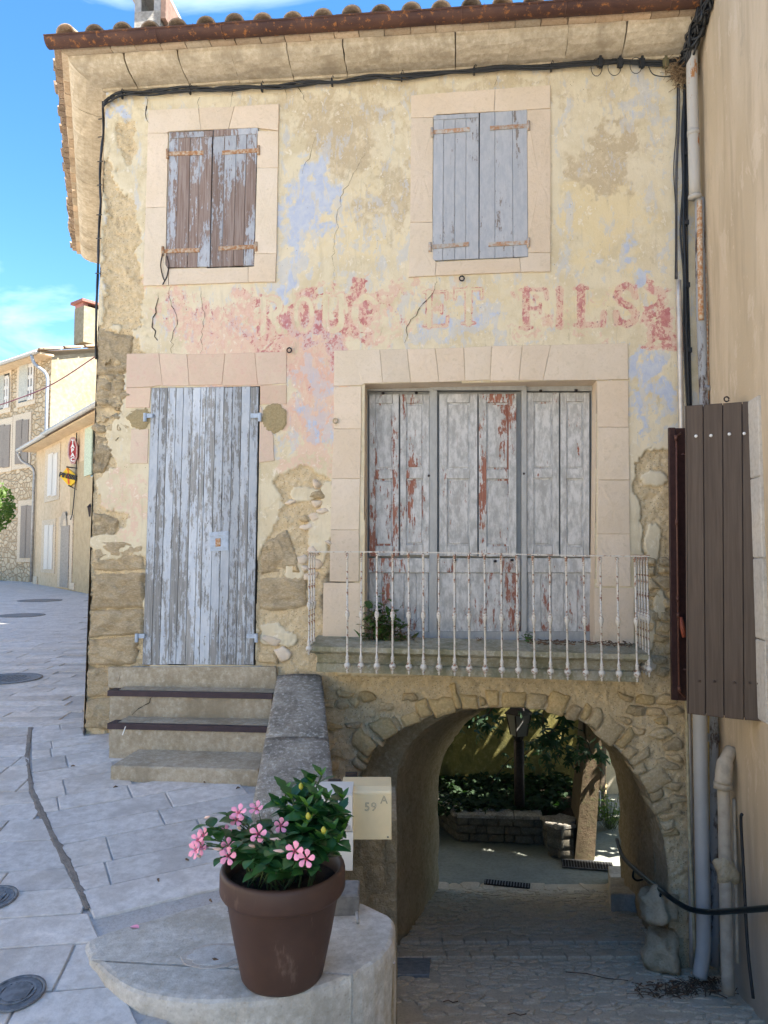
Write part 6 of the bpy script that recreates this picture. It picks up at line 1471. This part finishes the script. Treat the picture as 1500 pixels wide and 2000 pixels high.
# ------------------------------------------------------------ courtyard beyond the passage
yw=thing('courtyard_wall','mossy yellow-ochre courtyard back wall seen through the passage','wall',(0,12.3,-2.46))
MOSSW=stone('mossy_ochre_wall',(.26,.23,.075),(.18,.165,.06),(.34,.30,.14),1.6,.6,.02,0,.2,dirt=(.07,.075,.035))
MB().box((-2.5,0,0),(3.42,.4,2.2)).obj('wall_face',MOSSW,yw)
LY=-2.45
pw=thing('planter_wall','low rough stone planter wall round the ivy bed in the courtyard','wall',(0,0,0))
bp_=[(700,1530),(856,1610),(893,1642),(1061,1650),(1095,1680),(1124,1662)]; ht=[.34,.34,.34,.36,.40,.42]
bw=[Gf(a,b,lambda x,y:LY) for a,b in bp_]; rr=random.Random(2)
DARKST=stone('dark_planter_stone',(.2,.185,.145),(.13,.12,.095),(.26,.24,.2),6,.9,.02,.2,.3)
cnt=0
for i in range(len(bw)-1):
    a,b=bw[i],bw[i+1]; l=(b-a).length; d=(b-a)/l; nn=Vector((d.y,-d.x,0)); 
    if nn.y>0 and i<3: nn=-nn
    nc=max(2,int(l/.24)); rows_n=3
    for r_ in range(rows_n):
        u=0
        while u<l-.02:
            w_=min(l-u,rr.uniform(.14,.3)); w_=l-u if l-u-w_<.08 else w_
            h0=ht[i]+(ht[i+1]-ht[i])*(u/l); z0=r_*h0/rows_n; z1=(r_+1)*h0/rows_n
            P=[(u+.006,z0+.005),(u+w_-.006,z0+.005),(u+w_-.006,z1-.005),(u+.006,z1-.005)]
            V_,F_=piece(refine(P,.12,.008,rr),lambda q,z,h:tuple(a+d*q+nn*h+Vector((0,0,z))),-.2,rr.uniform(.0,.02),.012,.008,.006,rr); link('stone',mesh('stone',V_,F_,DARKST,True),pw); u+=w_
    n2=max(1,int(l/.35))
    for k in range(n2):
        h0=ht[i]+(ht[i+1]-ht[i])*(k/n2); h1=ht[i]+(ht[i+1]-ht[i])*((k+1)/n2)
        P=[(l*k/n2+.004,-.05),(l*(k+1)/n2-.004,-.05),(l*(k+1)/n2-.004,.24),(l*k/n2+.004,.24)]
        V_,F_=piece(refine(P,.15,.006,rr),lambda q,z,h:tuple(a+d*q-nn*z+Vector((0,0,h0+(h1-h0)*(q*n2/l-k)+h))),0,.045,.01,.003,.003,rr); link('coping_stone',mesh('coping_stone',V_,F_,COPE),pw)
mb=MB(); mb.add([(-1.5,12.25,-2.2),(bw[0].x-1,bw[0].y+.2,-2.2)]+[(p.x,p.y+.25,-2.18) for p in bw[1:4]]+[(bw[4].x,bw[4].y+.2,-2.1),(bw[5].x,bw[5].y,-2.0),(3,12.25,-2.0)],[tuple(range(8))[::-1]]); o=mb.obj('planter_soil',SOIL,pw)
mb=MB(); rr=random.Random(5)
for k in range(9000):
    x=rr.uniform(-1.2,3.0); y=rr.uniform(10.2,12.3); 
    if y<10.86: continue
    if x>2.1 and y<10.3: continue
    z=-2.12+rr.uniform(0,.12)+max(0,y-11.6)*.12; s_=rr.uniform(.03,.055); a=rr.uniform(0,6.3); t=rr.uniform(.1,1.1)
    u=Vector((math.cos(a),math.sin(a),rr.uniform(-.3,.3)))*s_; v_=Vector((-math.sin(a),math.cos(a),-t)).normalized()*s_*.8; p=Vector((x,y,z)); b=len(mb.V)
    mb.V+=[tuple(p-u),tuple(p-v_),tuple(p+u),tuple(p+v_)]; mb.F.append((b,b+1,b+2,b+3))
o=mb.obj('ivy',LFI,None,kind='stuff'); tag(o,'dark ivy covering the planter bed in the courtyard','ivy')
# rubbish of hanging shrub twigs against the wall
lp_=thing('street_lamp','black lantern on a dark post standing in the ivy bed','lamp',(W(1013,1430,11).x,11,-2.2))
zl0=W(1013,1436,11).z+2.2; zl1=W(1013,1394,11).z+2.2
MB().tube([(0,0,0),(0,0,zl0-.08)],.075,10).obj('post',IRON,lp_,True); MB().tube([(0,0,zl0-.09),(0,0,zl0)],[.05,.09],8).obj('collar',IRON,lp_)
g0,g1=.12,.185
LGL=M('lantern_glass',.25,0,.5); LGL.col((.22,.22,.21)); LGL=LGL.m
for k in range(4):
    a0=R(45+90*k+20); a1=R(135+90*k+20); p=[(g0*math.cos(a0),g0*math.sin(a0),zl0),(g0*math.cos(a1),g0*math.sin(a1),zl0),(g1*math.cos(a1),g1*math.sin(a1),zl1),(g1*math.cos(a0),g1*math.sin(a0),zl1)]
    o=MB().add(p,[(0,1,2,3)]).obj('pane',LGL,lp_); sm=o.modifiers.new('s','SOLIDIFY'); sm.thickness=.004
    MB().tube([p[0],p[3]],.012,6).obj('lantern_bar',IRON,lp_)
MB().lathe([(.21,zl1),(.2,zl1+.02),(.08,zl1+.12),(.02,zl1+.16)],n=4).obj('lantern_roof',IRON,lp_)
# right side of the courtyard: rendered pier, stone pier, bright wall, plants
pz=W(1145,1430,10.3)
pr_=thing('buttress','brown rendered wall end at the right of the courtyard','wall',(0,0,0)); mb=MB()
b0,b1,t0,t1=W(1122,1664,10.15),W(1161,1664,10.15),W(1146,1440,10.15),W(1172,1440,10.15)
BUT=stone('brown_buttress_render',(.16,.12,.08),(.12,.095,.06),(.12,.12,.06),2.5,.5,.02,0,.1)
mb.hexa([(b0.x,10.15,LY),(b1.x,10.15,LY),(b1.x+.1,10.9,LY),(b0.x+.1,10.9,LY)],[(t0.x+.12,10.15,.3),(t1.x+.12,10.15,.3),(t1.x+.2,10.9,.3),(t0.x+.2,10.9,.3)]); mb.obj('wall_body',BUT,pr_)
rp=thing('rubble_pier','sunlit rough stone pier behind the brown wall end','wall',(W(1164,1500,12.2).x,12.2,-2.46)); rr=random.Random(9)
for j in range(22):
    z=j*.15
    for i in range(1):
        w_=rr.uniform(.1,.2); V_,F_=piece(refine([(i*.17+.005,z+.005),(i*.17+.16,z+.005),(i*.17+.16,z+.14),(i*.17+.005,z+.14)],.08,.008,rr),lambda a,b,h:(a,-h,b),-.3,rr.uniform(0,.04),.01,.01,.008,rr); link('stone',mesh('stone',V_,F_,RUB,True),rp)
gw=thing('garden_wall','bright sunlit pale wall at the far right of the courtyard','wall',(0,0,0)); mb=MB(); mb.box((W(1178,1500,12.9).x,12.9,-2.46),(8,13.3,3.0)); mb.obj('wall_face',stone('pale_sunlit_render',(.66,.6,.48),(.58,.52,.4),None,4,.5,.01,0,.2),gw)
o=MB().tube([W(1170,1600,11.6),W(1170,1545,11.6)],.03,8).obj('white_pipe',PVC,None,True); tag(o,'short pale pipe beside the rough stone pier','pipe')
sb=thing('garden_shrub','sunlit green shrub at the foot of the courtyard pier','shrub',(W(1190,1640,11.3).x,11.3,LY))
lms=leafmesh('leaf',.07,.035,LFT,.2,.2,3)
for k in range(34): 
    tip=Vector((rnd.gauss(.02,.13),rnd.gauss(0,.16),rnd.uniform(.15,.55))); MB().tube([(tip.x*.3,tip.y*.3,0),tuple(tip)],.004,4,False).obj('stem',STEM,sb)
    for j in range(7): place('leaf',lms,sb,tip*rnd.uniform(.35,1.05)+Vector((rnd.gauss(0,.04),rnd.gauss(0,.04),0)),Vector((rnd.gauss(0,1),rnd.gauss(0,1),rnd.gauss(.3,.6))),0,rnd.uniform(.6,1.1))
kb=thing('kerb_bench','low stone kerb along the right side of the passage floor','kerb',(0,0,0)); 
for a,b in (((1186,1722),(1190,1690)),((1190,1750),(1186,1722))):
    pass
p0,p1=Gf(1190,1780,zlane),Gf(1188,1716,zlane)
for k in range(3):
    a=p0.lerp(p1,k/3+.01); b=p0.lerp(p1,(k+1)/3-.01); V_,F_=piece(refine([(a.x+.02,a.y),(a.x+.4,a.y),(b.x+.4,b.y),(b.x,b.y)],.15,.004),lane_map,-.05,.17,.015,.002,.002); link('kerb_stone',mesh('kerb_stone',V_,F_,PLAT),kb)
# fig tree: trunk, limbs and lobed leaves hanging into view, crown above
fig=thing('fig_tree','fig tree with broad lobed leaves hanging across the top of the passage opening','tree',(3.3,11.75,-2.46))
FO=Vector((3.3,11.75,-2.46))
MB().tube(catmull([(0,0,0),(.05,-.05,1.2),(-.1,-.1,2.2),(-.5,-.2,3.2)],6),[.11]*7+[.09]*6+[.06]*6,8).obj('trunk',BARK,fig,True)
def figleaf():
    out=[(0,0)]
    for k in range(5):
        a=R(-70+35*k); l=[.6,.85,1,.85,.6][k]; out.append((math.sin(a-.16)*l*.55,math.cos(a-.16)*l*.55)); out.append((math.sin(a-.1)*l*.92,math.cos(a-.1)*l*.92)); out.append((math.sin(a+.1)*l*.95,math.cos(a+.1)*l*.95)); out.append((math.sin(a+.2)*l*.42,math.cos(a+.2)*l*.42))
    V_=[(x,y,-.25*(x*x+y*y)) for x,y in out]+[(0,.35,.03)]; n=len(out); return mesh('leaf',V_,[(i,(i+1)%n,n) for i in range(n)],LFF,False)
fg=figleaf(); rr=random.Random(17)
def limb(P,r,nl,spread=.13,sc=(.11,.19)):
    Q=catmull([Vector(p) for p in P],6); MB().tube(Q,[r*(1-.7*i/len(Q)) for i in range(len(Q))],6,False).obj('branch',BARK,fig,True)
    for k in range(nl):
        q=Q[int(len(Q)*(.25+.74*rr.random()))]; p=q+Vector((rr.gauss(0,spread),rr.gauss(0,spread),rr.gauss(0,spread*.6))); s_=rr.uniform(*sc); place('leaf',fg,fig,p,Vector((rr.gauss(0,1),-rr.uniform(.1,1.2),rr.gauss(-.5,.5))),rr.uniform(-.7,.7),s_)
def F(px,py,y): return W(px,py,y)-FO
limb([F(1000,1250,10.8),F(960,1385,10.6),F(905,1410,10.4),F(885,1400,10.3)],.02,34); limb([F(1000,1250,10.8),F(950,1390,10.9),F(930,1430,10.6)],.015,14)
limb([F(1150,1200,11),F(1100,1390,10.7),F(1070,1435,10.4),F(1055,1450,10.3)],.02,34); limb([F(1160,1300,11),F(1140,1410,10.4),F(1150,1455,10.0),F(1158,1480,9.9)],.02,28); limb([F(1100,1300,11),F(1060,1400,10.4),F(1090,1470,10.2)],.012,22)
limb([F(1000,1500,11.7),F(1030,1470,11.5),F(1060,1450,11.2)],.012,16,.12,(.09,.13)); limb([F(960,1530,11.6),F(1000,1480,11.5),F(1030,1500,11.3)],.01,16,.14,(.08,.12)); limb([F(1120,1500,11),F(1100,1460,10.8),F(1080,1500,10.7)],.012,22,.12,(.1,.15))
mb=MB()
for k in range(5200):
    p=Vector((rr.uniform(-1.8,7.5)-3.3,rr.uniform(9.5,12.6)-11.75,rr.uniform(-.1,2.6)+2.46))
    if (p.z-2.46)<.25 and rr.random()<.6: continue
    if vnoise(np.array(p.x*1.1+50),np.array(p.y*1.3+20),3)<(.44 if p.x<.8 else .2): continue
    s_=rr.uniform(.08,.15); u=Vector((rr.gauss(0,1),rr.gauss(0,1),rr.gauss(0,.5))).normalized()*s_; v_=u.cross(Vector((rr.gauss(0,.4),rr.gauss(0,.4),1))).normalized()*s_*.9; b=len(mb.V); mb.V+=[tuple(p-u),tuple(p-v_),tuple(p+u),tuple(p+v_)]; mb.F.append((b,b+1,b+2,b+3))
mb.obj('crown',LFF,fig,kind='stuff')
# ------------------------------------------------------------ distant houses up the street
class Fr:
    def __init__(s,A,B):
        s.A=Vector((A[0],A[1],0)); d=Vector((B[0]-A[0],B[1]-A[1],0)); s.len=d.length; s.rz=math.atan2(d.y,d.x); s.c,s.s=math.cos(s.rz),math.sin(s.rz)
    def loc(s,v): v=v-s.A; return Vector((v.x*s.c+v.y*s.s,-v.x*s.s+v.y*s.c,v.z))
    def P(s,px,py,y=0):
        o=s.loc(C0); d=ray(px,py); d=Vector((d.x*s.c+d.y*s.s,-d.x*s.s+d.y*s.c,d.z)); t=(y-o.y)/d.y; p=o+d*t; return p
PEACH=stone('peach_render',(.60,.47,.31),(.55,.42,.27),None,1.2,.3,.01,0,0); 
RUBF=M('distant_rubble_wall',.9,spec=.15); m=RUBF; v=m.vec((1,1,1.5)); nn_=m.noise(v,2,4,.5); vv=m.n('ShaderNodeTexVoronoi',feature='DISTANCE_TO_EDGE'); m.l(v,vv.inputs[0]); vv.inputs['Scale'].default_value=3.2; vc=m.vor(v,3.2,'F1','Color'); hsv=m.n('ShaderNodeSeparateColor'); m.l(vc,hsv.inputs[0])
c=m.mix(hsv.outputs[0],(.58,.47,.32),(.44,.34,.22)); c=m.mix(m.step(vv.outputs['Distance'],.10,.03),c,(.36,.26,.15)); m.col(c); m.bump(m.step(vv.outputs['Distance'],0,.15),.8,.05)
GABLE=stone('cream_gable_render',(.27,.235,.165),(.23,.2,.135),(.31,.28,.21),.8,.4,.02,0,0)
ZG=plain('pale_zinc_gutter',(.42,.41,.38),.5,.1)
def bbox(fr,parent,name,px0,py0,px1,py1,y0,y1,mat,label=None):
    a=fr.P(px0,py0,y0); b=fr.P(px1,py1,y0); o=MB().box((a.x,y0,b.z),(b.x,y1,a.z)).obj(name,mat,parent); tag(o,label); return o
# B: low peach house
fB=Fr((-14.75,31.2),(-9.4,24.0)); hB=thing('village_house','low peach-rendered house with tobacco and press signs up the street','house',fB.A,fB.rz,'houses up the street')
eL=fB.P(78,880).z; eR=fB.P(176,822).z; le=fB.len+4
zE=(eL+eR)/2
MB().box((0,0,-.5),(le,6,zE)).obj('wall',PEACH,hB)
RW=stone('peach_rubble_low',(.50,.40,.25),(.42,.33,.2),None,4,.7,.03,0,.2); a=fB.P(137,1000); MB().box((a.x,-.012,-.4),(le,-.001,zE-1.2)).obj('bare_wall_patch',RW,hB)
MB().add([(-.4,-.55,zE+.02),(le,-.55,zE+.02),(le,3,zE+1.15),(-.4,3,zE+1.15),(-.4,6,zE+.1),(le,6,zE+.1)],[(0,1,2,3),(3,2,5,4)]).obj('roof',TILE,hB)
MB().box((-.35,-.5,zE-.06),(le,0,zE)).obj('soffit',PEACH,hB)
tl=canal_tile(.10,.09,.5)
for k in range(int(le/.25)): o=link('tile',tl,hB); o.location=(-.3+k*.25,-.62,zE+.05); o.rotation_euler=(R(17),0,0)
MB().tube([(-.45,-.66,zE),(fB.P(125,840).x,-.66,zE)],.075,10).obj('gutter',ZG,hB,True); MB().tube([(fB.P(120,840).x,-.66,zE+.06),(le,-.66,zE+.06)],.085,10).obj('gutter',ZG,hB,True)
MB().tube(catmull([(-.35,-.66,zE-.1),(-.3,-.5,zE-.45),(.1,-.12,zE-.8),(.15,-.1,zE-1.5)],4)+[Vector((.15,-.1,.5))],.06,8).obj('downpipe',ZINC,hB,True)
SURB=plain('peach_surround',(.64,.52,.37),.8); SHW=plain('off_white_shutter',(.62,.57,.50),.7,0,.05); DBR=plain('grey_brown_shutter',(.26,.215,.17),.8,0,.1)
for (q,w_,nm) in (((94,888,110,967),SHW,'window_shutter'),((87,1026,101,1112),SHW,'window_shutter')):
    bbox(fB,hB,'window_surround',q[0]-5,q[1]-9,q[2]+5,q[3]+8,-.03,.05,SURB); xm=(q[0]+q[2])/2
    bbox(fB,hB,nm,q[0],q[1],xm-.3,q[3],-.06,-.03,w_); bbox(fB,hB,nm,xm+.3,q[1],q[2],q[3],-.06,-.03,w_)
bbox(fB,hB,'door_surround',115,1010,139,1150,-.05,.05,SURB); bbox(fB,hB,'door',119,1028,132,1148,-.08,-.05,plain('grey_door',(.35,.31,.26),.8))
a=fB.P(125.5,1028,-.05); rA=(fB.P(132,1028,-.05).x-fB.P(119,1028,-.05).x)/2; MB().add([(a.x+rA*math.cos(R(t)),-.08,a.z+rA*1.1*math.sin(R(t))) for t in range(0,181,15)]+[(a.x,-.02,a.z)],[(i,i+1,13) for i in range(12)]).obj('door_arch',plain('door_fanlight',(.42,.36,.28),.7),hB)
bbox(fB,hB,'window',179,838,195,926,-.02,.05,GLASS); bbox(fB,hB,'window_shutter',166,838,178,926,-.09,-.05,plain('pale_green_shutter',(.48,.53,.38),.7))
for q in ((136,1138,144,1152),(64,1125,71,1150)): bbox(fB,hB,'meter_box',*q,-.06,.02,SURB)
ln_=thing('wall_lantern','small black wall lantern at the far end of the peach house','lamp',(0,0,0)); p=W(177,996,24.4)
MB().tube([p+Vector((0,0,.25)),p+Vector((.12,.2,.3))],.02,6).obj('arm',IRON,ln_); MB().lathe([(.05,-.22),(.11,.08),(.13,.1),(.02,.22)],p,6).obj('lantern_body',IRON,ln_); 
# signs
def signplate(name,label,P,y,th,mat,edge_mat,cat='sign'):
    t=thing(name,label,cat,(0,0,0)); Q=[W(a,b,y) for a,b in P]; V_=[(q.x,q.y,q.z) for q in Q]+[(q.x,q.y+th,q.z) for q in Q]; n=len(Q)
    MB().add(V_,[tuple(range(n)),tuple(range(n,2*n))[::-1]]+[(i,n+i,n+(i+1)%n,(i+1)%n) for i in range(n)]).obj('panel',mat,t); return t
SGR=plain('red_sign',(.42,.02,.03),.4,0,.02,.02); SGY=plain('yellow_sign',(.80,.52,.02),.4,0,.02,.02); SGW=plain('white_lettering',(.8,.8,.78),.5,0,.01,0); SGK=plain('black_lettering',(.02,.02,.02),.5,0,.01,0)
HEXP=[(139,856),(145,855),(150.5,872),(150,892),(145,905),(140,904.5),(134,889),(134.5,870)]
tb=signplate('tobacco_sign','tall red hexagonal sign lettered TABAC hanging above the yellow sign',HEXP,25.6,.16,SGR,None)
for k in range(8):
    a=W(*HEXP[k],25.59); b=W(*HEXP[(k+1)%8],25.59); MB().tube([a,b],.03,6).obj('sign_frame',plain('pale_sign_rim',(.55,.35,.33),.5),tb)
for i,ch_ in enumerate('TABAC'):
    me=text_mesh(ch_,.19,.01,.008); me.materials.append(SGW); o=link('letter',me,tb); p=W(142.3-.3*i*.3,863+i*8.7,25.57); o.location=p; o.rotation_euler=(R(90),0,0)
pt_=signplate('press_sign','yellow diamond sign lettered PRESSE on an iron bracket',[(117,930),(131,913),(154,934),(136,951)],25.8,.14,SGY,None)
me=text_mesh('PRESSE',.215,.01,.012); me.materials.append(SGK); o=link('lettering',me,pt_); p=W(133.5,930.5,25.77); o.location=p; o.rotation_euler=(R(90),R(13),0)
MB().add([tuple(W(a,b,25.78)) for a,b in ((130,914),(134,916),(135,930),(136,945),(133,946),(131,930),(133,922))],[tuple(range(7))]).obj('emblem',plain('orange_emblem',(.75,.12,.02),.5),pt_)
MB().tube([W(130,912,25.8),W(155,915,25.8),W(153,958,25.8),W(134,948,25.8)],.03,6).obj('bracket',IRON,pt_); MB().tube([W(148,873,25.6),W(158,872,25.9)],.025,6).obj('bracket',IRON,tb); MB().tube([W(148,888,25.6),W(157,889,25.9)],.025,6).obj('bracket',IRON,tb)
o=MB().tube(catmull([W(150,845,25.6),W(149,920,25.7),W(146,960,25.8),W(142,1000,25.9),(W(138,1015,26))],4),.02,5).obj('sign_cable',CABLE,None,True); tag(o,'thin black cable running down the peach house below the signs','cable')
# A: tall stone house
fA=Fr((-14.4-3.2*3,31.6+2.5*3),(-14.4,31.6)); hA=thing('village_house','tall rubble-stone house with a cream gable beyond the peach one','house',fA.A,fA.rz,'houses up the street')
zA=fA.P(86,702).z; LA=fA.len
MB().box((0,0,-.5),(LA,.4,zA)).obj('wall',RUBF.m,hA)
gd=7.5; MB().add([(LA+.002,0,-.5),(LA+.002,gd,-.5),(LA+.002,gd,zA+2.2),(LA+.002,0,zA+.05)],[(0,1,2,3)]).obj('gable_wall',GABLE,hA)
MB().add([(-1,-.55,zA+.1),(LA+.25,-.55,zA+.1),(LA+.25,gd+.5,zA+2.45),(-1,gd+.5,zA+2.45)],[(0,1,2,3)]).obj('roof',TILEL,hA)
MB().box((-1,-.6,zA-.02),(LA+.2,0,zA+.06)).obj('eave_soffit',PEACH,hA)
tl2=canal_tile(.11,.10,.6)
for k in range(int((LA)/.27)): o=link('tile',tl2,hA); o.location=(LA+.2-k*.27,-.66,zA+.12); o.rotation_euler=(R(16),0,0)
tl3=canal_tile(.15,.13,.9)
for k in range(8): o=link('verge_tile',tl3,hA); o.location=(LA+.2,-.5+k*.95,zA+.14+k*.95*.29); o.rotation_euler=(R(16),0,0)
MB().tube([(-1,-.72,zA+.06),(LA+.1,-.72,zA+.06)],.085,10).obj('gutter',ZG,hA,True)
MB().tube(catmull([(LA-.3,-.72,zA-.02),(LA-.25,-.6,zA-.4),(LA-.1,-.15,zA-.8),(LA-.08,-.12,zA-1.6)],4)+[Vector((LA-.08,-.12,3))],.07,8).obj('downpipe',plain('blue_grey_downpipe',(.26,.29,.33),.5),hA,True)
for (q) in ((38,712,64,780),(-6,736,16,796)):
    bbox(fA,hA,'window_surround',q[0]-4,q[1]-6,q[2]+4,q[3]+8,-.05,.03,SURB); w=bbox(fA,hA,'window',*q,-.07,-.05,GLASS); xm=(q[0]*.45+q[2]*.55); 
    bbox(fA,w,'casement',q[0],q[1],xm,q[3],-.12,-.08,plain('cream_casement',(.45,.43,.36),.7)); 
    for f in (0,.33,.66,.94): yy=q[1]+(q[3]-q[1])*f; bbox(fA,w,'glazing_bar',xm,yy,q[2],yy+3.4,-.10,-.075,SHW)
    for f in (.0,.45,.9): xx=xm+(q[2]-xm)*f; bbox(fA,w,'glazing_bar',xx,q[1],xx+1.1,q[3],-.105,-.076,SHW)
for q in ((31,822,53,905),(-4,832,17,912),(41,988,60,1090)):
    bbox(fA,hA,'window_surround',q[0]-5,q[1]-10,q[2]+5,q[3]+8,-.05,.03,SURB); xm=(q[0]+q[2])/2
    bbox(fA,hA,'window_shutter',q[0],q[1],xm-.4,q[3],-.09,-.05,DBR); bbox(fA,hA,'window_shutter',xm+.4,q[1],q[2],q[3],-.09,-.05,DBR)
ca=thing('chimney',parent=hA); p=fA.P(160,650,4.2); 
def gx(px,py): # point on the gable plane
    o_=fA.loc(C0); d=ray(px,py); d=Vector((d.x*fA.c+d.y*fA.s,-d.x*fA.s+d.y*fA.c,d.z)); t=(LA-o_.x)/d.x; return o_+d*t
g1=gx(163,650); g2=gx(200,650); MB().box((LA-.8,g1.y,zA+1),(LA+.01,g2.y,gx(165,597).z)).obj('shaft',GABLE,ca); MB().box((LA-.9,g1.y-.15,gx(165,590).z),(LA+.12,g2.y+.1,gx(165,585).z)).obj('cap',plain('brick_cap',(.32,.13,.10),.8),ca)
for yy in (g1.y,g1.y+.9): MB().box((LA-.75,yy,gx(165,597).z),(LA-.1,yy+.25,gx(165,590).z)).obj('cap_brick',plain('brick_cap2',(.45,.2,.17),.8),ca)
o=MB().tube(catmull([W(-20,798,24),W(90,757,22),W(190,694,20)],6),.018,5).obj('overhead_cable',plain('dark_red_cable',(.14,.03,.05),.6),None,True); tag(o,'thin dark red cable sagging across the street before the stone house','cable')
# lime tree cut by the left edge
tr=thing('street_tree','bright lime green small tree cut by the left picture edge','tree',(W(-22,1100,27).x,27,zst(0,27))); tz=W(0,990,27).z-zst(0,27)
MB().tube([(0,0,0),(0,0,tz)],.09,7).obj('trunk',BARK,tr); mb=MB()
for k in range(1400):
    d=Vector((rnd.gauss(0,1),rnd.gauss(0,1),rnd.gauss(0,1))).normalized()*rnd.uniform(.3,1)**.5*.85; p=Vector((d.x,d.y,tz+d.z*1.15)); s_=.07; u=Vector((rnd.gauss(0,1),rnd.gauss(0,1),rnd.gauss(0,1))).normalized()*s_; v_=u.orthogonal().normalized()*s_*.7; b=len(mb.V); mb.V+=[tuple(p-u),tuple(p-v_),tuple(p+u),tuple(p+v_)]; mb.F.append((b,b+1,b+2,b+3))
mb.obj('crown',LFT,tr,kind='stuff')
# terrace across the street, outside the frame on the left: unseen, added so its sunny front lights the facade
opp=thing('unseen_opposite_house','unseen cream rendered terrace on the far side of the street, added to bounce sun onto the facade','house',(-9.5,-14,0),R(90+20))
MB().box((0,0,-.5),(34,6,7.5)).obj('wall',stone('cream_terrace_render',(.68,.6,.45),(.62,.54,.39),None,.8,.4,.02,0,0),opp); MB().box((-.5,-.4,7.5),(34.5,6.4,7.7)).obj('roof',TILEL,opp)
for k in range(9):
    for z in (1.0,4.2): MB().box((1.5+k*3.6,-.04,z),(2.5+k*3.6,-.005,z+1.6)).obj('window_shutter',DBR,opp)
# distant ground beyond
print('objects',len(bpy.data.objects),'tris',sum(len(m_.polygons) for m_ in bpy.data.meshes))
